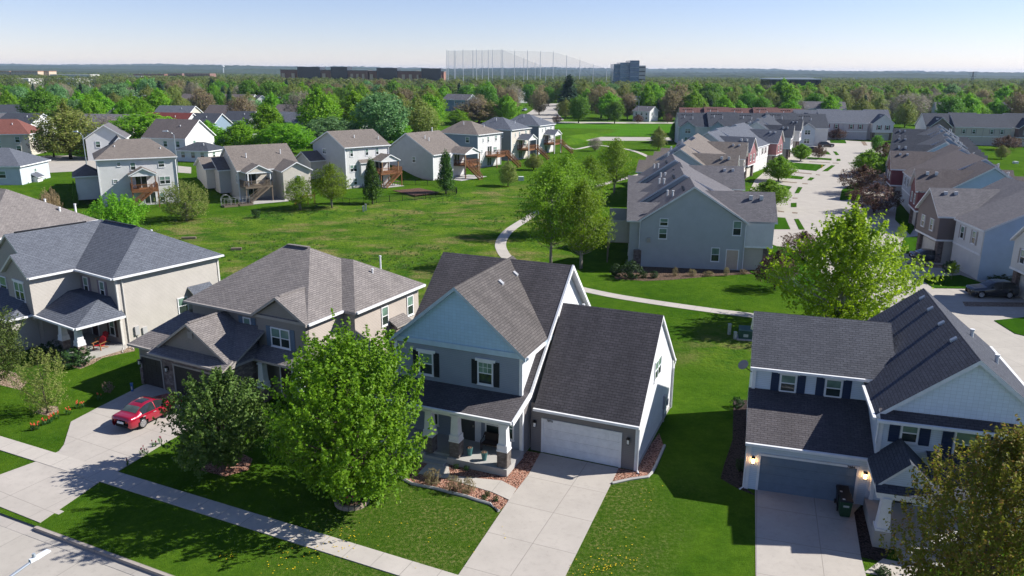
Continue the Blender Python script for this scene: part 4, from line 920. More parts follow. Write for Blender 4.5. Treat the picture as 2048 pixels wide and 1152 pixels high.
flat('garden_bed', [(1236, 936), (1272, 942), (1290, 905), (1318, 866), (1328, 893), (1311, 931), (1303, 946), (1296, 955), (1260, 960), (1224, 967)], .012, RED_M)
flat('garden_bed', [(1708, 1026), (1728, 1008), (1745, 1070), (1778, 1105), (1774, 1114), (1764, 1124), (1722, 1114)], .012, DK_M)
flat('garden_bed', [(1467, 800), (1496, 800), (1490, 976), (1513, 992), (1475, 977), (1441, 957), (1448, 930), (1465, 880)], .012, DK_M)
flat('garden_bed', [(1225, 545), (1232, 558), (1290, 562), (1340, 560), (1420, 553), (1500, 548), (1570, 556), (1580, 540), (1490, 535), (1270, 530)], .012, BR_M)
flat('garden_bed', [(70, 700), (110, 725), (160, 738), (185, 728), (205, 716), (245, 707), (270, 702), (268, 692), (240, 700), (150, 706), (100, 690)], .012, TAN_M)
flat('garden_bed', [(-30, 760), (0, 770), (40, 780), (55, 765), (30, 745), (-20, 735)], .012, TAN_M)
flat('garden_bed', [(400, 940), (450, 953), (497, 940), (505, 918), (480, 905), (430, 912)], .012, RED_M)
flat('garden_bed', [(70, 825), (95, 832), (118, 822), (115, 812), (85, 812)], .012, TAN_M)
flat('garden_bed', [(1880, 566), (1900, 572), (1922, 566), (1912, 558), (1885, 558)], .07, BR_M)
flat('front_walk', [(862, 921), (836, 948), (893, 958), (984, 985), (1019, 1001), (1033, 978), (1003, 962), (900, 952), (897, 930)], .04, WALK, -22)
flat('front_walk', [(1766, 1118), (1850, 1136), (1842, 1165), (1728, 1146)], .035, WALK, -17)
flat('garden_bed', [(785, 381), (830, 391), (880, 385), (838, 376)], .02, mulch((.10, .05, .035), (.2, .12, .09)))
strip('footpath', [(1330, 336), (1261, 354), (1184, 376), (1120, 402), (1075, 424), (1048, 441), (1022, 458), (1007, 474), (1001, 489), (1005, 503), (1015, 516), (1040, 535), (1090, 556), (1140, 572), (1175, 581), (1240, 594), (1330, 608), (1430, 622), (1510, 632), (1590, 643)], 1.5, .03, WALK)
strip('footpath', [(1100, 277), (1128, 279), (1150, 284), (1194, 291), (1244, 297), (1274, 304), (1304, 317), (1340, 333)], 1.5, .03, WALK)
flat('side_road', [(1085, 273), (1350, 275), (1350, 282), (1085, 281)], .04, STREET)
flat('pavement', [(1100, 243.5), (1350, 244.5), (1350, 247.5), (1100, 246.5)], .04, WALK)
flat('grass_field', [(1108, 249), (1345, 249), (1345, 272.5), (1112, 271)], .03, grass('field_grass', (.055, .175, .010), (.095, .225, .02), (.2, .2, .1), 0, .25))
flat('main_road', [(990, 252), (1040, 236), (1062, 222), (1075, 214), (1088, 207), (1122, 207), (1118, 216), (1115, 226), (1128, 240), (1040, 252)], .035, STREET)
flat('driveway_court', [(1520, 430), (1545, 468), (1540, 487), (1585, 505), (1630, 525), (1680, 600), (1800, 760), (2300, 960), (2300, 560), (2048, 545), (1960, 505), (1860, 470), (1830, 460), (1790, 400), (1775, 340), (1762, 285), (1600, 276), (1570, 290), (1545, 330), (1510, 360), (1490, 400)], .02, STREET, 8)
LAWN = grass('townhouse_lawn', (.03, .10, .007), (.065, .165, .012), (.2, .18, .1), 0.0, .12)
def q6(L): return [(1540 + x / 6.4, 280 + y / 6.4) for x, y in L]
for L in ([(20, 1145), (60, 990), (195, 1000), (260, 1145)], [(310, 1015), (365, 1015), (445, 1150), (375, 1150)], [(270, 810), (340, 808), (340, 862), (268, 862)], [(130, 575), (280, 600), (210, 675), (120, 670)], [(360, 605), (415, 610), (370, 682), (315, 685)],
          [(150, 440), (440, 475), (405, 505), (140, 488)], [(515, 480), (572, 487), (530, 520), (478, 515)], [(240, 288), (715, 320), (590, 398), (200, 362)], [(785, 325), (832, 330), (740, 400), (668, 403)], [(480, 220), (790, 240), (785, 262), (470, 240)], [(855, 243), (900, 245), (902, 268), (852, 270)],
          [(640, 143), (740, 148), (778, 188), (630, 180)], [(808, 148), (850, 152), (885, 193), (845, 196)], [(765, 0), (960, 4), (978, 44), (775, 38)], [(890, 770), (920, 640), (1060, 560), (1200, 560), (1150, 700), (960, 775)], [(1180, 230), (1290, 180), (1480, 200), (1480, 420), (1300, 470), (1200, 330)]):
    flat('lawn', q6(L), .075, LAWN)
for L in ([(1801, 500), (1808, 476), (1890, 468), (1895, 500), (1813, 508)], [(1836, 556), (1921, 551), (1963, 566), (1930, 578), (1868, 577)], [(1988, 642), (2080, 632), (2080, 680), (2030, 668)], [(1510, 488), (1578, 496), (1628, 524), (1650, 565), (1600, 590), (1500, 545)], [(1795, 392), (1830, 455), (1820, 470), (1790, 440)]):
    flat('lawn', L, .075, LAWN)
flat('side_street', [(66, 334), (140, 332), (330, 352), (385, 358), (385, 372), (330, 368), (178, 366), (80, 372), (70, 350)], 2.52, STREET)
# dandelions
random.seed(5); dm = MB(); YEL = paint((.75, .52, .01))
for cx, cy, rx, ry, n in ((590, 1100, 50, 26, 46), (690, 1085, 25, 12, 16), (640, 1060, 40, 12, 16), (560, 1125, 40, 20, 18), (700, 1078, 60, 20, 14), (880, 1070, 110, 45, 18), (1250, 1085, 35, 50, 24), (1220, 1130, 45, 18, 40), (1290, 1000, 30, 20, 10), (460, 1112, 12, 6, 10), (1180, 1140, 20, 12, 14), (1100, 1000, 1, 1, 0)):
    for _ in range(n):
        p = G(cx + random.gauss(0, rx * .75), cy + random.gauss(0, ry * .7)); r = random.uniform(.018, .034)
        dm.poly([(p.x + r * math.cos(k * 1.047), p.y + r * math.sin(k * 1.047), .07) for k in range(6)], YEL); dm.tube([(p.x, p.y, 0), (p.x, p.y, .068)], .008, 3, LAWN, False)
do = dm.build('dandelions'); struct(do, 'stuff')
# tall grass tussocks on the meadow
rng = np.random.default_rng(3)
def tussocks():
    V, F_ = [], []
    for _ in range(2600):
        px, py = rng.uniform(250, 1010), rng.uniform(392, 575)
        p = GT(px, py)
        if wild_w(p.x, p.y) < .6 or math.sin(p.x * .31 + 1.3 * math.sin(p.y * .17)) + math.sin(p.y * .23 + p.x * .08) < .35: continue
        k = rng.integers(6, 16); R_ = rng.uniform(.1, .35)
        for _ in range(k):
            a, rr = rng.uniform(0, 6.28), R_ * math.sqrt(rng.random()); x, y = p.x + rr * math.cos(a), p.y + rr * math.sin(a)
            h = rng.uniform(.14, .32); dx, dy = rng.normal(0, .14, 2); w = .045; b = rng.uniform(0, 3.14); i = len(V)
            V += [(x - w * math.cos(b), y - w * math.sin(b), p.z), (x + w * math.cos(b), y + w * math.sin(b), p.z), (x + dx, y + dy, p.z + h)]; F_.append((i, i + 1, i + 2))
    me = bpy.data.meshes.new('tall_grass'); me.from_pydata(V, [], F_); me.materials.append(leaf((.07, .17, .022), (.11, .21, .028), (.22, .2, .08), .5))
    o = bpy.data.objects.new('tall_grass', me); COL.objects.link(o); struct(o, 'stuff')
tussocks()
# gravel joints between the paired drives of the townhouse court
GRV = mulch((.20, .14, .10), (.34, .27, .21))
for L in ([(150, 528), (345, 544), (343, 553), (150, 538)], [(225, 402), (535, 430), (533, 440), (225, 412)], [(415, 553), (482, 558), (480, 567), (413, 562)], [(588, 440), (640, 446), (638, 454), (586, 448)], [(285, 740), (352, 742), (352, 752), (285, 750)], [(285, 925), (352, 930), (352, 942), (285, 940)], [(100, 905), (180, 915), (180, 926), (100, 918)], [(500, 275), (770, 290), (770, 296), (500, 282)], [(800, 292), (880, 296), (880, 302), (800, 299)]):
    flat('gravel_strip', q6(L), .045, GRV)
flat('gravel_strip', [(1812, 526), (1935, 533), (1935, 539), (1820, 533)], .045, GRV); flat('gravel_strip', [(1925, 604), (2048, 606), (2048, 614), (1930, 613)], .045, GRV)
flat('gravel_strip', [(1621, 280), (1629, 280), (1634, 287), (1626, 287)], .045, GRV); flat('gravel_strip', [(1722, 283), (1730, 283), (1735, 291), (1727, 291)], .045, GRV)
# ------------------------------------------------------------------ trees: trunk and limbs, crown of leaves set along shoots
def unit(a): return a / np.maximum(1e-9, np.linalg.norm(a, axis=-1, keepdims=True))
def prof(shape, t):
    if shape == 'round': return np.sqrt(np.clip(1 - (2 * t - 1) ** 2, 0, 1)) ** .9
    if shape == 'ovoid': return np.sin(np.pi * np.clip(t, 0, 1) ** .8) ** .75
    if shape == 'pear': return (np.clip(t * 5, 0, 1) ** .6) * np.clip(1.06 - t, 0, 1) ** .62
    if shape == 'cone': return np.clip(1.02 - t, 0, 1) ** .9 * np.clip(t * 9, .35, 1)
    if shape == 'vase': return np.clip(t * 1.5 + .25, 0, 1) * np.sqrt(np.clip(1.05 - t ** 3, 0, 1))
    if shape == 'wide': return np.sqrt(np.clip(1 - np.abs(2 * t - .8) ** 2.2, 0, 1))
def leaf_mesh(name, C_, Uv, Vv, a, b, mats, idx=None):
    n = len(C_); A = a[:, None] * Uv; B = b[:, None] * Vv
    P = np.stack([C_ - A, C_ - B * .9 + A * .1, C_ + A, C_ + B * .9 + A * .1], 1).reshape(-1, 3).astype(np.float32)
    me = bpy.data.meshes.new(name); me.vertices.add(n * 4); me.loops.add(n * 4); me.polygons.add(n)
    me.vertices.foreach_set('co', P.ravel()); me.loops.foreach_set('vertex_index', np.arange(n * 4, dtype=np.int32))
    me.polygons.foreach_set('loop_start', np.arange(0, n * 4, 4, dtype=np.int32)); me.polygons.foreach_set('loop_total', np.full(n, 4, dtype=np.int32))
    for m in mats: me.materials.append(m)
    if idx is not None: me.polygons.foreach_set('material_index', idx.astype(np.int32))
    me.update(calc_edges=True); return me
def crown(seed, h, r, base, shape, shoots, per, size, up=.5, L=.2, sp=.05, asp=.55, droop=0.0, core=.35, squash=None, lump=.16, rag=.04):
    """returns leaf centres and frames; base = height where the crown begins"""
    g = np.random.default_rng(seed); H = h - base
    t = g.beta(1.25, 1.15, shoots); ph = g.uniform(0, 2 * np.pi, shoots)
    # lumpy outline so that no crown is a smooth solid
    k = g.uniform(0, 6.28, 6); lum = 1 + lump * (np.sin(2 * ph + 5 * t + k[0]) * .5 + np.sin(3 * ph - 7 * t + k[1]) * .5 + np.sin(5 * ph + 11 * t + k[2]) * .4)
    rho = np.where(g.random(shoots) < core, g.uniform(.25, .8, shoots), g.uniform(.78, 1.0, shoots) + np.abs(g.normal(0, rag, shoots))) * lum
    rr = prof(shape, t) * r * rho
    tip = np.stack([rr * np.cos(ph), rr * np.sin(ph), base + t * H * (1 + (.03 + rag * .3) * g.normal(size=shoots))], 1)
    out = unit(np.stack([np.cos(ph) * np.clip(rr / r, .15, 1), np.sin(ph) * np.clip(rr / r, .15, 1), (t - .45) * .9], 1))
    d = unit(out * (1 - up) + np.array([0, 0, up - droop]) + g.normal(0, .16, (shoots, 3)))
    ln = L * h * g.uniform(.6, 1.25, shoots)
    s = g.random((shoots, per)) ** .8
    Cc = tip[:, None, :] - d[:, None, :] * (ln[:, None] * (1 - s))[..., None] + g.normal(0, 1, (shoots, per, 3)) * (sp * h * (1.15 - s))[..., None]
    if droop: Cc[..., 2] -= droop * ln[:, None] * s ** 2 * .6
    Cc = Cc.reshape(-1, 3); dd = np.repeat(d, per, 0); n = len(Cc)
    nr = unit(np.repeat(out, per, 0) * .55 + np.array([0, 0, .45]) + g.normal(0, .55, (n, 3)))
    U_ = unit(np.cross(nr, g.normal(0, 1, (n, 3)) + dd * .6)); V_ = np.cross(nr, U_)
    a = size * g.uniform(.65, 1.3, n); keep = Cc[:, 2] > base * .55
    if squash: Cc[:, 0] *= squash
    return Cc[keep], U_[keep], V_[keep], a[keep], a[keep] * asp, tip, tip - d * ln[:, None]
def limbs(seed, h, base, r0, tips, inner, m, n=14, lean=.02, twigs=0, multi=1, col2=None, sides=7):
    g = np.random.default_rng(seed); mb = MB()
    tops = []
    for q in range(multi):
        off = (0, 0) if multi == 1 else (.12 * math.cos(q * 2.4) * h * .05, .12 * math.sin(q * 2.4) * h * .05)
        ln = lean if multi == 1 else .07
        a = g.uniform(0, 6.28) if multi == 1 else q * 6.28 / multi
        pts = [(off[0], off[1], -.05)]
        for k in range(1, 7):
            f = k / 6; pts.append((off[0] + math.cos(a) * ln * h * f + g.normal(0, .006 * h), off[1] + math.sin(a) * ln * h * f + g.normal(0, .006 * h), h * .8 * f))
        rs = [r0 * 1.35, r0, r0 * .85, r0 * .66, r0 * .46, r0 * .27, r0 * .1]
        if multi > 1: rs = [x * .7 for x in rs]
        mb.tube(pts, rs, sides + 2, m); tops.append((pts, rs))
    idx = g.choice(len(tips), min(n + twigs, len(tips)), False)
    for j, i in enumerate(idx):
        pts, rs = tops[j % multi]; e = Vector(inner[i] * .45 + tips[i] * .55) if j < n else Vector(tips[i])
        z = max(base * .8, min(h * .72, e.z - (.25 if j < n else .15) * math.hypot(e.x, e.y) - .12 * h)); f = z / (h * .8) * 6; k = min(5, int(f)); u = f - k
        s = Vector(pts[k]).lerp(Vector(pts[k + 1]), u); rr = (rs[k] * (1 - u) + rs[k + 1] * u) * (.55 if j < n else .25)
        mid = s.lerp(e, .5) + Vector((0, 0, -.03 * h)) + Vector(g.normal(0, .015 * h, 3))
        mb.tube([s, mid, e], [rr, rr * .6, rr * .18], sides - 2 if j < n else 3, m, False)
    return mb
class Kind:
    """a species: meshes are made once per variant and shared by its copies"""
    def __init__(s, h, r, base, shape, shoots, per, size, mat, bk, r0=None, n=12, tw=14, variants=2, seed=1, **kw):
        s.h, s.v = h, []
        multi = kw.pop('multi', 1)
        for q in range(variants):
            C_, U_, V_, a, b, tip, inn = crown(seed * 31 + q, h, r, base, shape, shoots, per, size, **kw)
            s.v.append((limbs(seed * 7 + q, h, base, r0 or h * .018, tip, inn, bk, n, twigs=tw, multi=multi).mesh('trunk', True), leaf_mesh('crown', C_, U_, V_, a, b, [mat])))
LG = {  # leaf colours
 'maple': leaf((.105, .215, .006), (.16, .285, .010), (.20, .31, .02), .45), 'lime': leaf((.24, .38, .010), (.33, .47, .016), (.18, .30, .01), .55), 'crab': leaf((.065, .155, .022), (.115, .225, .04), (.19, .29, .08), .35),
 'birch': leaf((.15, .26, .012), (.22, .34, .02), (.11, .17, .012), .5), 'olive': leaf((0.188, 0.253, 0.045), (0.253, 0.309, 0.069), (0.309, 0.276, 0.114), .45), 'green': leaf((0.098, 0.232, 0.021), (0.143, 0.300, 0.030), (0.195, 0.360, 0.037), .45),
 'bright': leaf((0.151, 0.338, 0.017), (0.208, 0.409, 0.023), (0.259, 0.446, 0.029), .5), 'dark': leaf((.024, .066, .016), (.040, .095, .022), (.06, .12, .03), .2), 'spruce': leaf((0.028, 0.073, 0.042), (0.048, 0.104, 0.059), (0.070, 0.126, 0.063), .1), 'pear': leaf((.045, .12, .014), (.07, .16, .02), (.10, .2, .025), .35),
 'bare': leaf((0.225, 0.195, 0.158), (0.315, 0.270, 0.225), (0.255, 0.270, 0.105), .2), 'brown': leaf((0.234, 0.187, 0.109), (0.312, 0.242, 0.140), (0.250, 0.296, 0.078), .4), 'rust': leaf((.095, .045, .034), (.14, .07, .05), (.09, .10, .03), .3),
 'yellow': leaf((.38, .32, .015), (.46, .38, .03), (.25, .27, .02), .45), 'spring': leaf((.16, .20, .014), (.25, .26, .03), (.30, .16, .05), .5), 'silver': leaf((0.118, 0.262, 0.083), (0.179, 0.344, 0.124), (0.235, 0.372, 0.166), .4), 'pink': leaf((.2, .12, .1), (.26, .17, .14), (.12, .14, .04), .3), 'tan': leaf((.30, .22, .11), (.38, .29, .16), (.2, .16, .08), .2)}
BK_G, BK_P, BK_D = bark((.13, .105, .085)), bark((.30, .27, .235)), bark((.06, .045, .035))
KINDS = {
 'round': Kind(10, 4.0, 1.9, 'round', 430, 28, .21, LG['green'], BK_D, seed=2, variants=3, lump=.22), 'bright': Kind(10, 3.9, 1.8, 'ovoid', 430, 28, .21, LG['bright'], BK_D, seed=3, variants=3, lump=.22),
 'olive': Kind(10, 4.1, 1.8, 'wide', 420, 26, .18, LG['olive'], BK_D, seed=4, variants=3, tw=40, lump=.22), 'silver': Kind(10, 4.3, 1.2, 'round', 430, 28, .22, LG['silver'], BK_D, seed=5, variants=2, lump=.25),
 'bare': Kind(10, 4.0, 1.6, 'vase', 480, 16, .4, LG['bare'], BK_G, seed=6, variants=2, asp=.07, up=.72, L=.22, sp=.03, tw=60), 'brown': Kind(10, 4.0, 1.7, 'round', 400, 24, .18, LG['brown'], BK_D, seed=7, variants=2, tw=50),
 'rust': Kind(5, 2.6, 1.0, 'wide', 260, 26, .10, LG['rust'], BK_D, seed=8, variants=2, tw=40), 'spruce': Kind(12, 2.9, .6, 'cone', 330, 24, .26, LG['spruce'], BK_D, seed=9, variants=2, up=.05, L=.13, sp=.028, asp=.35, droop=.2, core=.2, n=4, tw=0),
 'yellow': Kind(9, 4.6, 1.5, 'round', 240, 26, .2, LG['yellow'], BK_D, seed=10, variants=1, lump=.25), 'pear': Kind(9, 2.5, 1.5, 'pear', 330, 34, .14, LG['pear'], BK_G, seed=11, variants=2, up=.7, L=.2, sp=.03, tw=20),
 'birch': Kind(11, 4.3, 2.2, 'ovoid', 420, 30, .135, LG['birch'], BK_P, seed=12, variants=3, up=.3, L=.17, sp=.045, multi=2, n=26, tw=90, droop=.1, core=.3, lump=.3), 'shrub': Kind(2, 1.3, .1, 'round', 90, 34, .085, LG['dark'], BK_D, seed=13, variants=2, r0=.04, tw=4),
 'twig': Kind(2, 1.2, .1, 'round', 130, 24, .07, LG['brown'], BK_D, seed=14, variants=2, r0=.04, tw=30, up=.6, asp=.4), 'sapling': Kind(3.2, 1.0, 1.2, 'ovoid', 60, 26, .075, LG['lime'], BK_G, seed=15, variants=1, r0=.035, n=8, tw=16), 'dense': Kind(9, 3.9, 1.6, 'round', 420, 40, .17, LG['bright'], BK_D, seed=16, variants=2, lump=.12),
 'willow': Kind(7, 3.4, .8, 'round', 330, 34, .11, LG['olive'], BK_P, seed=17, variants=1, up=.62, L=.25, sp=.03, n=30, tw=70), 'bush': Kind(7, 3.5, .3, 'round', 330, 32, .15, LG['bright'], BK_D, seed=18, variants=1, up=.7, L=.26, sp=.035, n=18, tw=50, lump=.25),
 'arbor': Kind(6, 1.9, .4, 'pear', 220, 30, .13, LG['green'], BK_D, seed=19, variants=1, up=.6), 'pinkbush': Kind(1.4, .7, .2, 'round', 50, 12, .06, LG['pink'], BK_G, seed=20, variants=1, r0=.02, tw=12), 'straw': Kind(1.2, .7, .0, 'vase', 90, 22, .12, LG['tan'], BK_G, seed=21, variants=1, r0=.01, n=2, tw=0, asp=.12, up=.85, L=.5)}
_tc = {}
def tree(kind, x, y, z, h, w, label, cat='tree', group=None, name=None, rz=None, far=False):
    K = KINDS[kind]; i = _tc.get(kind, 0); _tc[kind] = i + 1; tm, cm = K.v[i % len(K.v)]
    sz = h / K.h; cw_ = max(v.co.x for v in cm.vertices) if not hasattr(K, 'w') else K.w
    K.w = cw_; sx = (w / 2) / (cw_ * .93)
    nm = name or {'spruce': 'spruce_tree', 'shrub': 'shrub', 'twig': 'shrub', 'pinkbush': 'shrub', 'pear': 'pear_tree', 'birch': 'birch_tree', 'bare': 'bare_tree', 'straw': 'ornamental_grass'}.get(kind, 'tree')
    o = thing(nm, label, cat, (x, y, z), rz if rz is not None else (i * 137) % 360, group); o.scale = (sx, sx, sz)
    for n_, me in (('trunk', tm), ('crown', cm)):
        c = bpy.data.objects.new(n_, me); COL.objects.link(c); c.parent = o
    return o
def T(kind, px, py, top, wpx, label, **k):
    p = GT(px, py); d = math.hypot(p.x, p.y); h = height_at(px, top, (p.x, p.y)) - p.z
    w = wpx * math.sqrt(d * d + (CAM_H - p.z) ** 2) / CAM_F
    return tree(kind, p.x, p.y, p.z, max(.3, h), w, label, **k)
def hero(name, label, px, py, h, r, base, shape, shoots, per, size, mat, bk, seed, r0, n, tw, multi=1, rz=0, **kw):
    p = G(px, py); C_, U_, V_, a, b, tip, inn = crown(seed, h, r, base, shape, shoots, per, size, **kw)
    o = thing(name, label, 'tree', (p.x, p.y, 0), rz)
    tr = limbs(seed, h, base, r0, tip, inn, bk, n, twigs=tw, multi=multi).build('trunk', o, True)
    cm = leaf_mesh('crown', C_, U_, V_, a, b, [mat]); c = bpy.data.objects.new('crown', cm); COL.objects.link(c); c.parent = o; return o
hero('maple_tree', 'bright green maple on the front lawn inside a ring of edging stones', 706, 1000, 9.5, 4.15, 1.1, 'round', 1050, 38, .095, LG['maple'], BK_G, 101, .2, 30, 130, up=.56, L=.17, sp=.017, asp=.7, core=.4, lump=.26, rag=.10)
hero('crabapple_tree', 'dark green multi stemmed crabapple tree beside the red car driveway', 447, 938, 6.0, 3.0, .7, 'round', 620, 44, .085, LG['crab'], BK_G, 102, .13, 22, 70, multi=4, up=.45, L=.2, sp=.021, asp=.7, core=.4, lump=.16, rag=.035)
hero('poplar_tree', 'tall lime green poplar with pale trunk between the path and the townhouse drive', 1684, 655, 10.9, 5.6, .8, 'ovoid', 950, 24, .145, LG['lime'], bark((.46, .44, .40)), 103, .2, 46, 240, multi=3, up=.55, L=.17, sp=.02, asp=.75, core=.45, lump=.36, rag=.1)
hero('budding_tree', 'brown and green budding tree at the lower right picture corner', 1962, 1235, 8.9, 3.6, .8, 'ovoid', 1150, 32, .08, LG['spring'], BK_G, 104, .14, 40, 160, up=.74, L=.2, sp=.014, asp=.6, core=.35, lump=.2)
hero('small_tree', 'small wispy green tree on the lawn in a rough stone ring', 95, 826, 4.6, 1.75, .5, 'round', 230, 28, .06, LG['olive'], BK_G, 105, .05, 16, 50, up=.6, L=.24, sp=.024, asp=.5, lump=.2)
hero('tree', 'olive green tree at the left picture edge in front of the cream house', -12, 775, 6.2, 2.7, .9, 'round', 420, 40, .075, leaf((.07, .12, .02), (.10, .155, .03), (.13, .14, .05), .35), BK_D, 106, .1, 20, 90, up=.5, L=.2, sp=.026, asp=.55, lump=.2)
# trees and shrubs of the nearer ground, each where it stands in the photograph
T('bush', 238, 466, 385, 100, 'yellow green bushy tree behind the dark hip roof of the cream house')
T('willow', 373, 441, 360, 86, 'olive brown budding tree with a short trunk beside the white deck house')
T('birch', 601, 420, 352, 74, 'pale green birch with yellow slide behind it'); T('birch', 664, 416, 326, 84, 'fuller pale green birch right of the yellow slide')
T('pear', 745, 408, 316, 44, 'narrow dark green pear tree beside the black metal fence'); T('pear', 892, 388, 302, 43, 'narrow dark green pear tree in front of the timber porch house')
T('olive', 1016, 373, 322, 42, 'small olive tree on the lawn near the white utility box')
T('birch', 1101, 528, 322, 150, 'leftmost tall birch of the group by the curved path'); T('birch', 1162, 537, 360, 132, 'birch nearest the beige townhouse wall, in the group by the curved path')
T('birch', 1129, 470, 306, 140, 'yellow green birch at the back of the group by the curved path'); T('birch', 1228, 386, 276, 84, 'birch standing alone right of the group where the path climbs')
T('birch', 1178, 420, 312, 90, 'smaller birch half hidden behind the group by the curved path')
T('olive', 1067, 340, 307, 40, 'grey green bush below the last white house of the row')
T('bare', 1190, 302, 275, 30, 'thin bare tree beside the path by the side road'); T('olive', 1316, 300, 253, 34, 'small olive tree beside the parked car on the side road')
T('arbor', 1346, 282, 245, 21, 'dark pyramidal tree at the corner of the playing field')
T('bright', 1601, 322, 288, 40, 'small bright green tree on the lawn strip with the fire hydrant'); T('bright', 1556, 362, 312, 60, 'bright green tree beside the tan roofed row'); T('bright', 1536, 416, 360, 80, 'bright green tree beside the white townhouse wing')
T('rust', 1549, 578, 500, 74, 'reddish budding crabapple in a mulch ring by the townhouse lawn'); T('rust', 1605, 520, 462, 90, 'reddish crabapple behind the lime green poplar')
T('rust', 1722, 388, 330, 82, 'larger reddish brown crabapple over the drive'); T('rust', 1748, 425, 366, 96, 'reddish brown crabapple nearest the red gabled row'); T('bright', 1735, 352, 300, 62, 'bright green tree behind the reddish crabapples')
T('rust', 1768, 320, 284, 32, 'small reddish tree before the white and lilac row'); T('round', 1752, 306, 270, 22, 'small green tree at the corner of the white and lilac row'); T('rust', 1674, 280, 256, 34, 'reddish bare tree at the middle of the white and lilac row')
T('rust', 1636, 318, 290, 28, 'reddish sapling in front of the dark parked cars'); T('bright', 1790, 330, 296, 26, 'green tree at the edge of the dark roofed row')
T('sapling', 1903, 560, 522, 26, 'thin sapling in a mulch ring between the dark cars'); T('sapling', 1800, 494, 446, 22, 'sapling on the townhouse lawn beside the poplar')
T('rust', 2012, 300, 270, 50, 'dark reddish tree beside the far right balcony'); T('olive', 2002, 318, 290, 24, 'small olive tree on the lawn at the far right')
T('shrub', 1262, 556, 520, 44, 'large dark shrub at the left corner of the beige end wall', cat='shrub'); T('shrub', 1232, 552, 526, 26, 'reddish dark shrub at the far left of the end wall bed', cat='shrub')
for i, x in enumerate((1287, 1308)): T('shrub', x, 556, 541, 17, ('first', 'second')[i] + ' clipped round shrub right of the big shrub below the beige wall', cat='shrub')
for i, x in enumerate(range(1350, 1590, 34)): T('twig', x, 552 - (i > 3) * 4, 534 + (i % 3) * 4, 14 + (i % 3) * 5, 'low twiggy shrub in the mulch bed below the beige end wall', cat='shrub', group='twiggy shrubs below the beige end wall')
T('shrub', 148, 730, 698, 62, 'dark spreading evergreen shrub at the cream porch corner', cat='shrub'); T('shrub', 95, 712, 684, 56, 'dark evergreen shrub left of the spreading one by the cream porch', cat='shrub')
T('twig', 866, 968, 938, 42, 'yellow budding shrub in the front bed nearest the porch steps', cat='shrub'); T('twig', 907, 982, 952, 38, 'brown twiggy shrub in the middle of the front bed', cat='shrub'); T('twig', 936, 985, 956, 36, 'brown twiggy shrub at the right end of the front bed', cat='shrub')
for i, (x, y) in enumerate(((912, 937), (933, 940), (968, 1000), (992, 1002), (975, 992))): T('shrub', x, y, y - 7, 12, 'small green perennial clump in the red rock bed', cat='plant', group='perennial clumps in the red rock bed')
T('pinkbush', 218, 786, 763, 24, 'pale pink flowering bush beside the driveway of the red car', cat='shrub'); T('shrub', 1480, 940, 915, 20, 'green shrub in the dark bed beside the pale blue garage', cat='shrub'); T('shrub', 1475, 815, 795, 24, 'dark shrub beside the left wall of the pale blue house', cat='shrub')
T('shrub', 1762, 1148, 1132, 30, 'yellowish low shrub at the bottom edge beside the walk', cat='shrub'); T('shrub', 1896, 545, 520, 22, 'dark shrub between the garage doors by the dark sedan', cat='shrub'); T('shrub', 2000, 562, 548, 50, 'low dark shrubs beside the garage of the dark vehicle', cat='shrub')
T('shrub', 1645, 272, 258, 12, 'round dark shrub between the left garages of the white and lilac row', cat='shrub'); T('shrub', 1725, 276, 262, 11, 'round dark shrub between the right garages of the white and lilac row', cat='shrub')
T('shrub', 513, 436, 417, 18, 'small round green shrub on the lawn below the cream ranch house', cat='shrub'); T('twig', 953, 340, 322, 22, 'small bush under the timber porch', cat='shrub')
for i, (x, y) in enumerate(((80, 410), (92, 398), (104, 388), (100, 402), (88, 392), (110, 396))): T('straw', x, y, y - 14, 18, 'clump of straw coloured ornamental grass beside the pale blue house', cat='ornamental grass', group='ornamental grass clumps')
T('arbor', 149, 383, 362, 10, 'small dark evergreen at the corner of the white house garage')
for p in ((640, 470), (700, 460)): pass
# ------------------------------------------------------------------ houses among the trees, the tree belt, the far town and hills
def far_house(label, px, py, zr, th, w, d, drop, roof, wall, kind='gable', side=None, base=None, ov=.4, gar=False, win=True, name='house'):
    """px, py: middle of the ridge at height zr; ridge along local x; drop = ridge height over the eaves"""
    p = G(px, py, zr); zb = ter(p.x, p.y) if base is None else base
    h = thing(name, label, 'house', (p.x, p.y, zb), th); zr -= zb; ze = zr - drop; m = MB(); side = side or wall
    for y in (-d / 2, d / 2): m.poly([(-w / 2, y, 0), (w / 2, y, 0), (w / 2, y, ze - .1), (-w / 2, y, ze - .1)], wall)
    for x in (-w / 2, w / 2): m.poly([(x, -d / 2, 0), (x, d / 2, 0), (x, d / 2, ze - .1)] + ([(x, 0, zr - .25)] if kind == 'gable' else []) + [(x, -d / 2, ze - .1)], side)
    m.build('wall', h); r = MB()
    if kind == 'gable': gable_roof(r, -w / 2 - ov, w / 2 + ov, -d / 2 - ov, d / 2 + ov, ze, zr, 'x', roof, WHITE, .22)
    else: hip_roof(r, -w / 2 - ov, w / 2 + ov, -d / 2 - ov, d / 2 + ov, ze, zr, (-w / 2 + d * .42, 0), (w / 2 - d * .42, 0), roof, WHITE, .22)
    r.build('roof', h)
    if win:
        for x in (-w * .3, w * .02, w * .32):
            window(h, (x, -d / 2, max(.8, ze - 2.0)), -90, 1.1, 1.4)
            if ze > 4.5: window(h, (x, -d / 2, 1.0), -90, 1.1, 1.4)
        for s_, a in ((w / 2, 0), (-w / 2, 180)):
            window(h, (s_, -d * .2, max(.8, ze - 2.0)), a, 1.0, 1.4)
    if gar: garage_door(h, (w / 2, 0, 0), 0, 4.8, 2.2, WHITE)
    plumbing_vent(h, w * .2, -d * .2, zr - drop * .45, .5, .1)
    return h
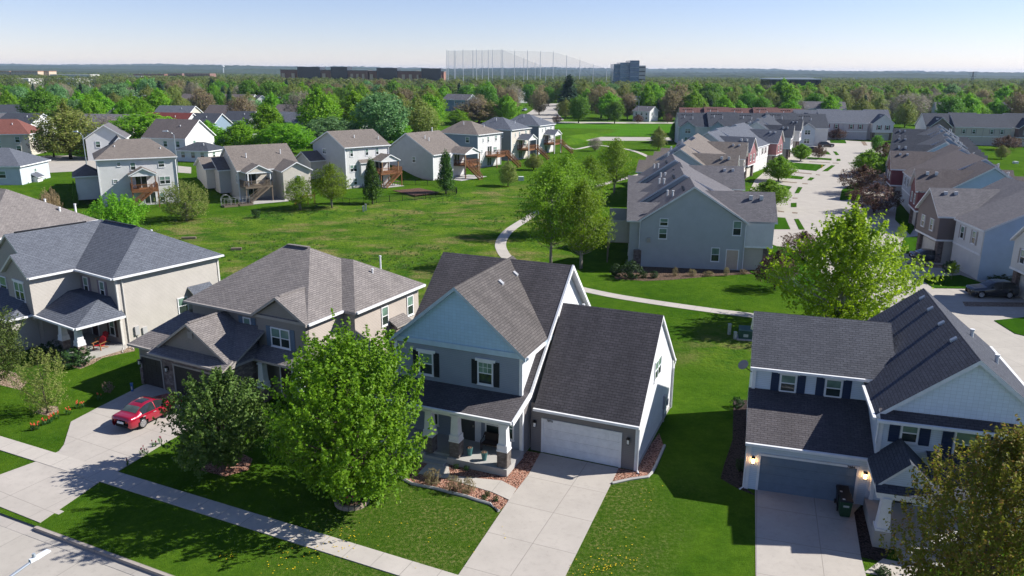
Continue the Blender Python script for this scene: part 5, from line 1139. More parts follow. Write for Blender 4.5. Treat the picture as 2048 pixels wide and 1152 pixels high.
WH_ = siding((.68, .68, .67)); CRM = siding((.58, .54, .46)); GRY = siding((.42, .44, .46)); BLU = siding((.22, .30, .38))
FH = [
 ('cream house with rust red hip roof at the left picture edge', 4, 238, 10.8, 10, 14, 9, 3.2, shingle((.20, .085, .07), .1), CRM, 'hip'),
 ('white two storey house with grey roof and bright side wall near the left edge', 50, 226, 10.6, -12, 11, 9, 2.6, SH_BLUE, WH_, 'gable'),
 ('dark roofed house half hidden by trees near the left edge', 43, 209, 10, 5, 14, 9, 2.6, SH_BLUE, GRY, 'gable'),
 ('pale beige roof at the far left edge behind the white house', 0, 226, 9.5, 5, 10, 9, 2.4, SH_ROW, WH_, 'gable'),
 ('white house with garage door facing the cul de sac under a tree', 212, 247, 10.4, -70, 9, 8, 3.0, SH_ROW, WH_, 'gable', None, None, .4),
 ('grey roofed house behind the white garage house', 226, 228, 10.6, -6, 16, 9, 2.8, SH_ROW, CRM, 'gable'),
 ('cream gable peeking between trees above the cul de sac', 236, 212, 10, -60, 9, 8, 3.0, SH_ROW, CRM, 'gable'),
 ('red roofed house with white gable behind the brown roofed one', 340, 225, 10.6, -12, 14, 9, 3.0, shingle((.17, .05, .045), .1), WH_, 'gable'),
 ('large white gabled house with brown roof behind the white deck house', 355, 238, 11.2, -14, 11, 11, 4.0, SH_BROWN, WH_, 'gable'),
 ('dark blue roofed house right of the large white gabled one', 405, 226, 10.5, -14, 12, 9, 3.0, SH_BLUE, BLU, 'gable'),
 ('brown roofed house with tall white gable among trees', 455, 210, 11, -14, 13, 9, 3.2, SH_BROWN, WH_, 'gable'),
 ('dark roofed house beside the brown one with the tall gable', 484, 222, 10.2, -14, 9, 8, 2.6, SH_BLUE, GRY, 'gable'),
 ('blue grey roof above the red roofed house', 355, 211, 10.4, -10, 13, 9, 2.8, SH_GREY, CRM, 'gable'),
 ('long low brown roofed apartment building with white end gables', 438, 188, 9.8, -6, 40, 12, 3.2, SH_BROWN, GRY, 'gable'),
 ('small white porch house with dark roof behind the cream ranch house', 402, 284, 6.6, -14, 8, 7, 1.6, SH_BLUE, WH_, 'hip'),
 ('house with slate blue roof between tall green trees', 600, 224, 10.4, -20, 12, 9, 2.6, SH_GREY, GRY, 'gable'),
 ('brown roof behind the slate blue roofed house', 596, 209, 10.4, -10, 15, 9, 2.6, SH_BROWN, CRM, 'gable'),
 ('dark house with reddish roof between two big green trees', 700, 214, 10.2, -20, 9, 9, 2.6, SH_MAROON, GRY, 'gable'),
 ('light grey roofed house with blue gable in front of the tree belt', 920, 188, 9.6, -30, 17, 11, 3.2, SH_ROW, BLU, 'gable'),
 ('small white gable left of the first forked lamp', 520, 190, 10, -60, 9, 8, 3, SH_BROWN, WH_, 'gable'),
 ('white house glimpsed low between trees right of the road', 1292, 212, 7.0, -40, 9, 8, 2.2, SH_ROW, WH_, 'gable'),
 ('blue grey gable among spruces right of the road', 1270, 192, 10.0, -50, 9, 8, 3.0, SH_GREY, BLU, 'gable'),
 ('grey roofed house with blue gable behind the white and lilac row', 1648, 203, 10.5, -10, 17, 9, 3.0, SH_ROW, BLU, 'gable'),
 ('grey brown roof among bare trees on the right', 1905, 204, 10.5, -15, 14, 9, 3.4, SH_ROW, GRY, 'gable'),
 ('pale blue house with white hipped top at the far right', 1995, 204, 9.5, 30, 12, 9, 3.6, SH_GREY, BLU, 'gable'),
 ('white house behind trees left of the long road', 1041, 178, 10, -60, 9, 8, 3, SH_ROW, WH_, 'gable'),
 ('dark pitched roof in the trees at the upper right', 1775, 172, 11, -10, 18, 10, 3, SH_ROW, GRY, 'gable'),
 ('pale roofed house at the right edge of the tree belt', 2030, 178, 11, 0, 20, 10, 3, SH_TAN, CRM, 'gable'),
 ('light roofed gable in the tree tops below the brick offices', 676, 156, 14, 30, 14, 12, 4, SH_TAN, WH_, 'gable'),
 ('second light roofed gable below the brick offices', 700, 158, 14, 30, 14, 12, 4, SH_TAN, CRM, 'gable')]
for a in FH: far_house(*a)
# pale blue house behind the cream one: shaded front, bright side wall
p_ = G(49, 398); bl = thing('house', 'pale blue hip roofed house with bright white side wall at the left edge', 'house', p_, 4)
m_ = MB(); m_.box(-11, 0, 0, 10, 0, 5.75, siding((.50, .55, .60)), (1,)); m_.build('wall', bl); r_ = MB(); hip_roof(r_, -11.4, .4, -.4, 10.4, 5.85, 8.6, (-7, 5), (-4, 5), SH_GREY, WHITE, .2); r_.build('roof', bl)
window(bl, (-3.2, 0, 3.7), -90, 1.5, 1.3); window(bl, (-1.2, 0, .5), -90, .8, 1.0); window(bl, (0, 2, 1.2), 0, .7, 1.6); window(bl, (0, 5, 3.6), 0, .8, 1.3); window(bl, (0, 8, 1.2), 0, .7, 1.6)
b_ = MB(); b_.box(0, .9, 3.6, 5.4, 0, 3.4, WH_); b_.slab([(1.2, 3.3, 3.4), (1.2, 5.7, 3.4), (0, 5.7, 4.1), (0, 3.3, 4.1)], .12, SH_GREY, WHITE); b_.build('bay', bl)
# brown hip roofed house behind the cream one
p_ = G(165, 445, 5.9); bl = thing('house', 'house with broad brown hip roof behind the cream house at the left edge', 'house', (p_.x, p_.y, 0), -24)
m_ = MB(); m_.box(-14, -.4, -10.5, 1.5, 0, 5.75, CRM, (1,)); m_.build('wall', bl); r_ = MB(); hip_roof(r_, -14.4, 0, -11, 2, 5.9, 9.9, (-9, -4.5), (-5.2, -4.5), SH_TAUPE, TRIM, .2); r_.build('roof', bl)
gt_ = MB(); gutter(gt_, (.07, -11, 5.8), (.07, 2, 5.8)); build_each(gt_, 'gutter', bl)
for a in ((-2.2, 1.0, 6.9), (-1.8, -1.2, 6.9), (-6.6, .6, 7.2)): plumbing_vent(bl, *a, .7, .11)

# trees that can be told apart behind the houses
BT = [('olive', 142, 318, 205, 112, 'large olive green tree standing on the cul de sac lawn'), ('rust', 108, 314, 262, 66, 'dark purple leaved tree under the large olive one'), ('dense', 292, 305, 227, 118, 'dense rounded bright green tree behind the white deck house'), ('bare', 222, 296, 232, 64, 'bare twiggy tree beside the dense rounded one'),
 ('bright', 420, 306, 244, 76, 'bright green tree left of the pair above the cream ranch house'), ('bright', 486, 306, 244, 82, 'bright green tree right of the pair above the cream ranch house'), ('bright', 536, 285, 208, 70, 'tall green tree left of the slate blue roof'), ('dense', 575, 308, 246, 92, 'dark rounded green tree above the ranch house wing'),
 ('bright', 640, 282, 179, 90, 'tallest bright green tree behind the row of rear houses'), ('silver', 664, 292, 234, 100, 'grey green spreading tree behind the grey side gable'), ('silver', 764, 288, 187, 112, 'broad blue green tree behind the timber porch house'), ('olive', 838, 278, 193, 84, 'yellow olive tree right of the broad blue green one'), ('bright', 800, 288, 240, 48, 'upright green tree below the broad blue green one'),
 ('brown', 958, 246, 200, 98, 'wide brownish budding tree left of the long road'), ('lime' if 'lime' in KINDS else 'bright', 916, 250, 219, 44, 'yellow green tree beside the wide brownish one'), ('silver', 233, 226, 167, 72, 'rounded silvery green tree above the cul de sac'), ('bright', 45, 228, 171, 58, 'rounded bright tree at the upper left'), ('bright', 98, 236, 186, 72, 'spreading green tree above the large olive one'),
 ('spruce', 325, 222, 163, 38, 'dark spruce right of the rounded silvery tree'), ('spruce', 428, 212, 157, 36, 'tall spruce in front of the long brown apartment roof'), ('spruce', 381, 206, 164, 30, 'spruce left of the tall apartment spruce'), ('spruce', 505, 214, 162, 34, 'spruce right of the long brown apartment roof'), ('spruce', 575, 205, 160, 26, 'dark spruce among pale trees above the slate blue roof'), ('spruce', 700, 205, 170, 28, 'spruce behind the dark house with reddish roof'),
 ('round', 1157, 246, 192, 42, 'rounded tree on the verge right of the long road'), ('brown', 1078, 230, 176, 42, 'brownish tree on the median of the long road'), ('spruce', 1137, 230, 152, 62, 'broad dark spruce group right of the long road'), ('brown', 1202, 236, 170, 66, 'brown olive tree beside the broad spruce group'), ('round', 1229, 247, 203, 38, 'small rounded tree left of the tall lamp by the field'), ('bright', 1292, 240, 168, 38, 'tall bright green tree above the playing field'), ('spruce', 1315, 240, 197, 22, 'narrow dark spruce above the playing field'), ('rust', 1276, 246, 228, 22, 'small reddish tree right of the tall lamp by the field'), ('rust', 1335, 246, 226, 20, 'small reddish tree left of the maroon roof'), ('rust', 1114, 247, 230, 20, 'small dark bare tree at the corner of the side road'), ('brown', 1352, 240, 168, 60, 'grey brown tree above the left end of the maroon roof'),
 ('bright', 1562, 228, 160, 64, 'bright green tree above the left end of the white and lilac row'), ('bright', 1612, 222, 167, 56, 'bright green tree right of its twin above the white and lilac row'), ('olive', 1684, 222, 168, 74, 'yellow olive tree above the middle of the white and lilac row'), ('round', 1735, 222, 174, 62, 'dark green rounded tree above the right of the white and lilac row'), ('spruce', 1750, 226, 197, 16, 'small spruce at the right of the white and lilac row'), ('spruce', 1779, 244, 204, 14, 'slim spruce beyond the end of the white and lilac row'), ('bare', 1812, 246, 186, 84, 'large grey bare tree left of the dark roofed right row'), ('bare', 1868, 240, 186, 74, 'second large grey bare tree behind the dark roofed right row'), ('bright', 1822, 242, 224, 26, 'bright green tree below the grey bare ones'), ('olive', 1940, 222, 170, 72, 'olive tree above the far right row'), ('spruce', 1937, 230, 199, 20, 'spruce above the far right row'), ('round', 1915, 228, 205, 22, 'dark rounded tree beside the far right spruce'), ('yellow', 2022, 226, 184, 76, 'golden yellow tree at the right picture edge'), ('bright', 1962, 226, 196, 40, 'bright green tree before the pale blue house at the far right')]
for a in BT: T(*a)
# belt of trees beyond, in loose ranks
def belt():
    g = np.random.default_rng(77); n = 0
    zones = [(-60, 330, 'behind the cul de sac houses on the left'), (330, 640, 'around the long brown apartment roof'), (640, 900, 'below the brick offices'), (900, 1110, 'along the left of the long road'), (1110, 1350, 'beyond the playing field'), (1350, 1560, 'behind the maroon roof'), (1560, 1800, 'behind the white and lilac row'), (1800, 2110, 'behind the far right row')]
    words = {'bright': 'bright green tree', 'round': 'mid green rounded tree', 'olive': 'olive green tree', 'brown': 'brownish budding tree', 'bare': 'grey bare tree', 'spruce': 'dark spruce', 'silver': 'blue green tree'}
    for D in (262, 300, 345, 395, 445, 495, 550, 610):
        px = -70 + g.uniform(0, 25)
        while px < 2120:
            step = (8.6 if D < 440 else 9.6) * CAM_F / D * g.uniform(.8, 1.5); px += step
            if D < 330 and (px > 900): continue
            if D < 300 and (px < 60 or 300 < px < 420): continue
            if 345 <= D < 520 and 1030 < px < 1128: continue
            if D < 352 and 1100 < px < 1350: continue
            if D < 345 and px > 1330: continue
            if D < 460 and 880 < px < 945 or D < 380 and 400 < px < 470: continue
            d_ = ray(px, 300); t = D / d_.y; x, y = d_.x * t, D + g.uniform(-14, 14)
            k = g.choice(['bright', 'round', 'olive', 'brown', 'bare', 'spruce', 'silver'], p=[.29, .18, .25, .12, .06, .06, .04])
            h = g.uniform(9.5, 15.5) if D < 440 else g.uniform(13.5, 18.5)
            zt = ter(x, y); lim = CAM_H - (g.uniform(11, 25) if D > 440 else g.uniform(20, 42)) * D / CAM_F - zt - (3 if D > 440 and px < 300 else 0)   # crowns stay below the far skyline as they do in the photograph
            h = min(h, max(6, lim)) * g.uniform(.88, 1.0); w = h * g.uniform(.75, 1.0) * (.5 if k == 'spruce' else 1)
            zn = next(z[2] for z in zones if z[0] <= px < z[1] or z is zones[-1])
            tree(k, x, y, zt, h, w, words[k] + ' of the belt ' + zn, group=words[k] + 's ' + zn); n += 1
    print('belt', n)
belt()
# woods that read as one mass
def woods_mat(c, soft=False):
    t = NT('woods'); v = t.geo().outputs['Position']; n = t.ramp(t.noise(v, .05, 3, .6), .40, .60); n2 = t.ramp(t.noise(v, .11, 2), .4, .6); r = t.geo().outputs['Random Per Island']
    col = t.mix(n, c[0], c[1]); col = t.mix(t.math('MULTIPLY', n2, .6), col, c[2]); col = t.mix(t.math('MULTIPLY', r, .15), col, sc(c[0], .7))
    p = t.n('BsdfPrincipled', Base_Color=col, Roughness=.8); p.inputs['Specular IOR Level'].default_value = .1
    t.set(t.out.inputs[0], t.n('MixShader', i0=.45 if soft else 0.0, i1=p.outputs[0], i2=t.n('BsdfTranslucent', Color=col).outputs[0]).outputs[0]); return t.m
def woods():
    g = np.random.default_rng(9); Cs, n_ = [], 64; P = []
    for _ in range(7000):
        D = 600 * (2600 / 600) ** g.random(); px = g.uniform(-120, 2170); d_ = ray(px, 300); t = D / d_.y; x = d_.x * t
        if D < 1400 and px < 540 and g.random() < .5: continue
        if D < 800 and 10 < px < 270: continue
        if 880 < D < 960 and 560 < px < 900: continue
        P.append((x, D, min(g.uniform(10.5, 16), CAM_H - 11 * D / CAM_F if D < 1200 else 12)))
    P = np.array(P); out = []
    for near, n_ in ((True, 190), (False, 46)):
        Q = P[(P[:, 1] < 1250) == near]; N = len(Q); ph = g.uniform(0, 6.28, (N, n_)); u = g.random((N, n_)) ** .8; hh = np.maximum(Q[:, 2], 5); k1, k2 = g.uniform(0, 6.28, (2, N, 1))
        r = hh[:, None] * g.uniform(.40, .62, (N, 1)) * np.sqrt(1 - (2 * u - 1) ** 2) * g.uniform(.7, 1.06, (N, n_)) * (1 + .16 * np.sin(2 * ph + k1) + .12 * np.sin(5 * ph + 6 * u + k2))
        C_ = np.stack([Q[:, 0:1] + r * np.cos(ph), Q[:, 1:2] + r * np.sin(ph), hh[:, None] * (.2 + .8 * u) + g.normal(0, .3, (N, n_))], -1).reshape(-1, 3)
        o_ = unit(np.stack([np.cos(ph), np.sin(ph), 2 * u - .1], -1).reshape(-1, 3) + g.normal(0, .45, (N * n_, 3))); U_ = unit(np.cross(o_, g.normal(0, 1, (N * n_, 3)))); a = np.repeat(hh, n_) * (.05 if near else .1) * g.uniform(.6, 1.4, N * n_)
        out.append((C_, U_, np.cross(o_, U_), a))
    C_, U_, V_, a = (np.concatenate([o[q] for o in out]) for q in range(4))
    me = leaf_mesh('distant_woods', C_, U_, V_, a, a * .9, [woods_mat(((.10, .165, .03), (.165, .215, .05), (.17, .15, .09)), True)]); o = bpy.data.objects.new('distant_woods', me); COL.objects.link(o); struct(o, 'stuff')
woods()
def hills():
    g = np.random.default_rng(4); mb = MB(); m = woods_mat(((.022, .045, .018), (.04, .066, .028), (.05, .05, .035)))
    V, F_ = [], []
    for D, hgt, amp, fr in ((2700, 12, 4, 1.0), (3900, 22, 6, 1.3), (5600, 40, 9, .9), (8200, 62, 12, 1.4)):
        b = len(V); xs = np.linspace(-D * .9, D * .9, 700); k = g.uniform(0, 6.28, 8)
        for i, x in enumerate(xs):
            q = x / D * 10 * fr; z = hgt + amp * (math.sin(q * .7 + k[0]) * .6 + math.sin(q * 1.9 + k[1]) * .4 + math.sin(q * 5.3 + k[2]) * .15) - (x / D) * D * .0012 + g.normal(0, D * .00032)
            V += [(x, D - 600, -2), (x, D - 60, z * .82), (x, D, z), (x, D + 300, z * .5)]
        for i in range(len(xs) - 1):
            for j in range(3): F_.append((b + 4 * i + j, b + 4 * i + 4 + j, b + 4 * i + 5 + j, b + 4 * i + 1 + j))
    me = bpy.data.meshes.new('hills'); me.from_pydata(V, [], F_); me.materials.append(m); o = bpy.data.objects.new('hills', me); COL.objects.link(o); struct(o)
hills()
# far town: blocks placed at a surveyed bearing and distance
def bear(px, D): d_ = ray(px, 300); t = D / d_.y; return Vector((d_.x * t, D, 0))
def ztop(px, py, D): return height_at(px, py, bear(px, D)[:2])
def block(label, px0, px1, py, D, mat, depth=22, cat='building', name='building', win=None, rows=3, roof=None, h=None, th=0, group=None):
    a, b = bear(px0, D), bear(px1, D); w = (b - a).length; H = h or ztop((px0 + px1) / 2, py, D); o = thing(name, label, cat, ((a.x + b.x) / 2, D, 0), th, group)
    m = MB(); m.box(-w / 2, w / 2, 0, depth, 0, H, mat); m.build('wall', o)
    if roof: MB().box(-w / 2 - .4, w / 2 + .4, -.4, depth + .4, H, H + .9, roof).build('roof', o)
    if win:
        for r in range(rows):
            z = H * (r + .42) / rows; q = MB(); n = max(2, int(w / 5))
            for k in range(n): q.box(-w / 2 + w * (k + .18) / n, -w / 2 + w * (k + .82) / n, -.25, -.02, z, z + H / rows * .45, win)
            q.build('window_band', o)
    return o
BRK = stone((.32, .16, .125), (.38, .21, .16), 1.6, .5); BRK2 = paint((.55, .40, .30)); DG = glass((.016, .022, .035), .12); CONCR = paint((.45, .43, .4))
for i, (a, b, t_, a2, b2, t2, lab) in enumerate(((572, 668, 141, 606, 650, 135, 'leftmost red brick office with dark glass upper storey'), (668, 742, 142, 671, 703, 135, 'second red brick office from the left with dark glass top'), (744, 836, 143, 760, 800, 137, 'third brick office, wide with a dark glass centre'), (836, 890, 144, 847, 885, 138, 'rightmost brick office beside the netting poles'))):
    o = block(lab, a, b, t_, 930, BRK, 30, 'office building', 'office_building', None, 4, paint((.20, .15, .14)))
    c = bear((a2 + b2) / 2, 930).x - o.location.x; w2 = (bear(b2, 930) - bear(a2, 930)).length / 2; H = ztop(a, t_, 930); H2 = ztop(a2, t2, 930)
    q = MB(); q.box(c - w2, c + w2, -2, 26, H - 9, H2, DG); q.box(c - w2 - .3, c + w2 + .3, -2.3, 26.3, H2, H2 + .8, paint((.05, .06, .09))); q.build('glass_storey', o); q = MB(); wd_ = (bear(b, 930) - bear(a, 930)).length / 2
    for k in (-.95, -.55, .1, .4, .7): q.box(wd_ * k, wd_ * (k + .12), -1.2, -.3, 3, H - 3, BRK2)
    q.build('stone_bay', o)
g_ = block('blue glass office tower with stepped roof and pale stone end', 1221, 1262, 128, 760, glass((.10, .16, .23), .12), 26, 'office tower', 'office_tower', paint((.30, .36, .42)), 9)
for a, b, t_, m, d0 in ((1232, 1252, 125, glass((.12, .18, .25), .1), -4), (1250, 1268, 121, glass((.08, .13, .20), .1), -8), (1267, 1284, 131, paint((.50, .46, .41)), 2)):
    q = MB(); x0, x1 = bear(a, 760).x - g_.location.x, bear(b, 760).x - g_.location.x; H = ztop(a, t_, 760); q.box(x0, x1, d0, 22, 0, H, m)
    for k in range(8): q.box(x0 + .4, x1 - .4, d0 - .2, d0, H * (k + .4) / 8, H * (k + .62) / 8, paint((.32, .38, .44)) if d0 < 2 else DG)
    q.build('tower_wing', g_)
block('black glass office building with white roof edge on the right', 1527, 1627, 159, 640, glass((.012, .018, .03), .06), 24, 'office building', 'office_building', None, 3, paint((.78, .8, .82)))
block('white annex behind the black glass office', 1556, 1612, 155, 690, paint((.6, .6, .6)), 12)
for a in ((0, 44, 143, 1500, 'leftmost cream apartment block with orange roof on the far left'), (47, 99, 143, 1500, 'middle cream apartment block with orange roof on the far left'), (101, 121, 143, 1520, 'narrow cream apartment block right of the other two')): block(a[4], a[0], a[1], a[2], a[3], paint((.52, .42, .32)), 25, 'apartment building', 'apartment_building', paint((.36, .27, .2)), 4, paint((.42, .2, .12)))
for a in ((18, 79, 157, 900, 'low white warehouse at the far left', .62), (112, 172, 157, 950, 'white warehouse right of the first one', .6), (172, 262, 159, 1000, 'long white warehouse with flat roof', .62), (122, 200, 149, 1300, 'white shed roofs behind the long warehouse', .55), (-30, 10, 152, 1100, 'blue roofed warehouse at the left edge', .1), (252, 300, 152, 1200, 'pale building beyond the warehouses', .42)): block(a[4], a[0], a[1], a[2], a[3], paint((a[5], a[5] * .97, a[5] * .93)) if a[5] > .2 else paint((.03, .08, .3)), 30, 'warehouse', 'warehouse')
for a in ((285, 345, 148, 1500, 'reddish brick mall block with pale tower left of the woods'), (352, 380, 147, 1500, 'brick block with orange tower'), (384, 434, 147, 1450, 'wide brick block with orange towers')): block(a[4], a[0], a[1], a[2], a[3], paint((.22, .12, .1)), 30, 'building', 'building', paint((.42, .25, .18)), 3)
block('pale low building right of the glass tower', 1297, 1348, 163, 900, paint((.55, .54, .52)), 24, 'warehouse', 'warehouse')
block('white building edge by the netting', 1190, 1225, 163, 820, paint((.45, .5, .55)), 15)
for a in ((1860, 1915, 165, 1100, 'dark roofed long building on the right skyline'), (1925, 1985, 168, 1000, 'pale blue long building on the right skyline'), (1990, 2060, 166, 1050, 'low roofs at the right end of the skyline')): block(a[4], a[0], a[1], a[2], a[3], paint((.16, .19, .23)), 20)
# netting of the driving range
o_ = bear(1000, 790); nf = thing('netting_fence', 'tall driving range netting strung between many grey poles on the skyline', 'netting', o_)
def chain(L, D, net=True):
    P = [(bear(x, D), ztop(x, y, D)) for x, y in L]
    for p, z in P: MB().tube([(p.x - o_.x, D - o_.y, 0), (p.x - o_.x, D - o_.y, z)], [.36, .24], 6, paint((.5, .54, .6))).build('pole', nf)
    if net:
        m = MB()
        for (p, z), (q, z2) in zip(P, P[1:]): m.poly([(p.x - o_.x, D - o_.y, 6), (q.x - o_.x, D - o_.y, 6), (q.x - o_.x, D - o_.y, z2 - .5), (p.x - o_.x, D - o_.y, z - .5)], netting())
        m.build('net', nf)
chain([(896, 100), (911, 100), (928, 99), (954, 99), (977, 99), (1005, 99), (1028, 101), (1053, 101), (1078, 102), (1103, 103), (1129, 110), (1155, 119), (1181, 128), (1207, 136)], 790)
chain([(899, 101), (913, 101), (947, 100), (965, 100), (985, 99), (1002, 98), (1046, 116), (1068, 125), (1089, 134)], 850)
# pylon and water tower
p_ = bear(1922, 1250); py_ = thing('pylon', 'grey power pylon on the right skyline', 'pylon', p_); H = ztop(1922, 143, 1250); m_ = MB()
for sx in (-1, 1): m_.tube([(sx * 2.6, 0, 0), (sx * .3, 0, H)], .35, 4, BLACKM)
for k in range(6): m_.tube([(-2.6 + k * .38, 0, H * k / 6), (2.2 - k * .38, 0, H * (k + 1) / 6)], .22, 4, BLACKM)
m_.build('mast', py_); m_ = MB()
for z, l in ((.97, 5), (.86, 6.5), (.75, 5)): m_.tube([(-l, 0, H * z), (l, 0, H * z)], .3, 4, BLACKM)
m_.build('crossarm', py_)
p_ = bear(461, 3000); wt = thing('water_tower', 'white water tower far off on the left skyline', 'water tower', p_); H = ztop(461, 131, 3000); m_ = MB(); m_.tube([(0, 0, 0), (0, 0, H - 6)], 2.0, 8, paint((.55, .58, .6))); m_.build('column', wt); m_ = MB(); m_.tube([(0, 0, H - 7), (0, 0, H - 5), (0, 0, H - 2), (0, 0, H)], [2, 5.5, 5.5, 2], 12, paint((.6, .63, .65))); m_.build('tank', wt)
# ------------------------------------------------------------------ cars
def wheel(par, x, y, r, side):
    t = MB(); prof_ = [(r * .62, -.11), (r * .9, -.115), (r, -.07), (r, .07), (r * .9, .115), (r * .62, .11)]; n = 20; V = []
    for k in range(n):
        a = 2 * math.pi * k / n
        for rr, yy in prof_: V.append((x + rr * math.cos(a), y + yy, r + rr * math.sin(a)))
    m = len(prof_); t.v = V; mi = t.mi(paint((.012, .012, .012), .8, .2))
    for k in range(n):
        for j in range(m - 1): t.f.append((k * m + j, ((k + 1) % n) * m + j, ((k + 1) % n) * m + j + 1, k * m + j + 1)); t.m.append(mi)
    o = t.build('wheel', par, True); q = MB(); al = metal((.62, .63, .65), .28); yo = y + side * .1
    for k in range(9):
        a = 2 * math.pi * k / 9; c, s = math.cos(a), math.sin(a); w = r * .085
        q.hull8([(x - s * w, yo - .02, r + c * w), (x + s * w, yo - .02, r - c * w), (x + c * r * .62 + s * w, yo - .02, r + s * r * .62 - c * w), (x + c * r * .62 - s * w, yo - .02, r + s * r * .62 + c * w), (x - s * w, yo + .02, r + c * w), (x + s * w, yo + .02, r - c * w), (x + c * r * .62 + s * w, yo + .02, r + s * r * .62 - c * w), (x + c * r * .62 - s * w, yo + .02, r + s * r * .62 + c * w)], al)
    ring = [(x + r * .62 * math.cos(2 * math.pi * k / 24), yo, r + r * .62 * math.sin(2 * math.pi * k / 24)) for k in range(25)]; q.tube(ring, .028, 5, al, False)
    q.poly([(x + r * .6 * math.cos(2 * math.pi * k / 20), y + side * .04, r + r * .6 * math.sin(2 * math.pi * k / 20)) for k in range(20)], BLACKM); q.build('rim', o)
SED = [(-2.36, .36, .52, .57, .58, .46), (-2.27, .24, .62, .69, .76, .62), (-1.95, .2, .68, .78, .87, .72), (-1.45, .2, .74, .87, .905, .76), (-.98, .2, .82, .95, .91, .77), (-.55, .2, .87, 1.19, .91, .69), (-.1, .2, .90, 1.38, .91, .61), (.35, .2, .91, 1.43, .91, .60), (.85, .2, .93, 1.41, .91, .59), (1.3, .2, .94, 1.27, .91, .62), (1.72, .22, .94, 1.06, .90, .68), (2.1, .25, .92, 1.04, .87, .68), (2.3, .32, .88, .98, .80, .62), (2.37, .42, .76, .84, .70, .54)]
SUV = [(-2.38, .40, .66, .78, .62, .52), (-2.28, .28, .78, .92, .82, .70), (-1.95, .25, .86, 1.0, .92, .76), (-1.4, .25, .92, 1.08, .95, .78), (-.98, .25, .98, 1.14, .96, .78), (-.5, .25, 1.02, 1.42, .96, .73), (-.05, .25, 1.05, 1.64, .96, .68), (.5, .25, 1.06, 1.70, .96, .67), (1.2, .25, 1.08, 1.68, .96, .66), (1.75, .25, 1.10, 1.60, .95, .65), (2.15, .28, 1.10, 1.36, .93, .68), (2.32, .34, 1.06, 1.16, .90, .70), (2.38, .45, .9, .98, .80, .62)]
def car(name, label, loc, rz, ST, col, r=.33, sunroof=False, plate=True, group=None):
    o = thing(name, label, 'car', loc, rz, group); A = np.array(ST); n = len(A); N = 72; xs = np.linspace(A[0, 0], A[-1, 0], N)
    def interp(c):
        t = A[:, 0]; m = np.gradient(A[:, c], t); i = np.clip(np.searchsorted(t, xs) - 1, 0, n - 2); h = t[i + 1] - t[i]; u = (xs - t[i]) / h
        return (2 * u ** 3 - 3 * u ** 2 + 1) * A[i, c] + (u ** 3 - 2 * u ** 2 + u) * h * m[i] + (-2 * u ** 3 + 3 * u ** 2) * A[i + 1, c] + (u ** 3 - u ** 2) * h * m[i + 1]
    zb, bl, tp, w, wt = (interp(c) for c in range(1, 6)); rows = []
    for k in range(N):
        b, e, t, W, X = zb[k], bl[k], tp[k], w[k], wt[k]; d = t - e
        half = [(W * .86, b), (W * .97, b + .06), (W, b + (e - b) * .45), (W * .985, b + (e - b) * .8), (W * .955, e), (W * .955 + (X - W * .955) * .34, e + d * .34), (W * .955 + (X - W * .955) * .68, e + d * .68), (X * .985, e + d * .93), (X * .9, t - .005), (X * .55, t + .012), (0, t + .02)]
        rows.append([(-y, z) for y, z in half] + [(y, z) for y, z in half[::-1][1:]])
    m = len(rows[0]); body, gl = MB(), {}; pm = carpaint(col); tint = glass((.014, .018, .02), .03)
    body.v = [(xs[k], y, z) for k in range(N) for y, z in rows[k]]; mi = body.mi(pm); xr0, xr1 = A[4][0], A[5][0]
    cab = [i for i in range(n) if A[i, 3] - A[i, 2] > .2]; x0, x1 = A[cab[0] - 1, 0] + .05, A[cab[-1] + 1, 0] - .05; xf, xb = A[cab[0], 0] + .45, A[cab[-1], 0] - .1
    wr = (A[0, 0] + .92, A[-1, 0] - .98)
    for k in range(N - 1):
        xm = (xs[k] + xs[k + 1]) / 2
        for j in range(m - 1):
            f = (k * m + j, (k + 1) * m + j, (k + 1) * m + j + 1, k * m + j + 1); zc = (rows[k][j][1] + rows[k][j + 1][1]) / 2
            jj = min(j, m - 2 - j)
            if jj <= 2 and any(abs(xm - q) < r * 1.12 and (zc - r) ** 2 + (xm - q) ** 2 < (r * 1.13) ** 2 for q in wr): continue
            key = None
            if 4 <= jj <= 6 and x0 + .38 < xm < x1 - .32 and not abs(xm - (x0 + x1) / 2 + .12) < .045: key = 'side_window'
            elif jj >= 8 and x0 < xm < xf: key = 'windscreen'
            elif jj >= 8 and xb < xm < x1: key = 'rear_window'
            elif sunroof and jj >= 9 and xf + .25 < xm < xf + .95: key = 'sunroof'
            if key: gl.setdefault(key, []).append(f)
            body.f.append(f); body.m.append(mi)
    b = body.build('body', o, True)
    for key, L in gl.items():
        q = MB(); mi2 = q.mi(tint if key != 'rear_window' else glass((.05, .065, .06), .05)); mp = {}
        for f in L:
            ids = []
            for i in f:
                if i not in mp:
                    x, y, z = body.v[i]; s = .012; mp[i] = len(q.v); q.v.append((x, y + (s if y > .3 else -s if y < -.3 else 0), z + s * .8))
                ids.append(mp[i])
            q.f.append(tuple(ids)); q.m.append(mi2)
        q.build(key, o, True)
    for q in wr:
        for s in (-1, 1): wheel(o, q, s * (A[5, 4] - .13), r, s)
    u = MB(); u.box(A[0, 0] + .3, A[-1, 0] - .3, -.74, .74, .16, .34, BLACKM)
    for q in wr:
        for s in (-1, 1): u.box(q - r, q + r, s * .5, s * .8, r * .8, r * 1.9, BLACKM) if s > 0 else u.box(q - r, q + r, -.8, -.5, r * .8, r * 1.9, BLACKM)
    u.build('underbody', o)
    xe, xz = A[-1, 0], A[0, 0]; hb = A[-2, 2]; hf = A[1, 2]
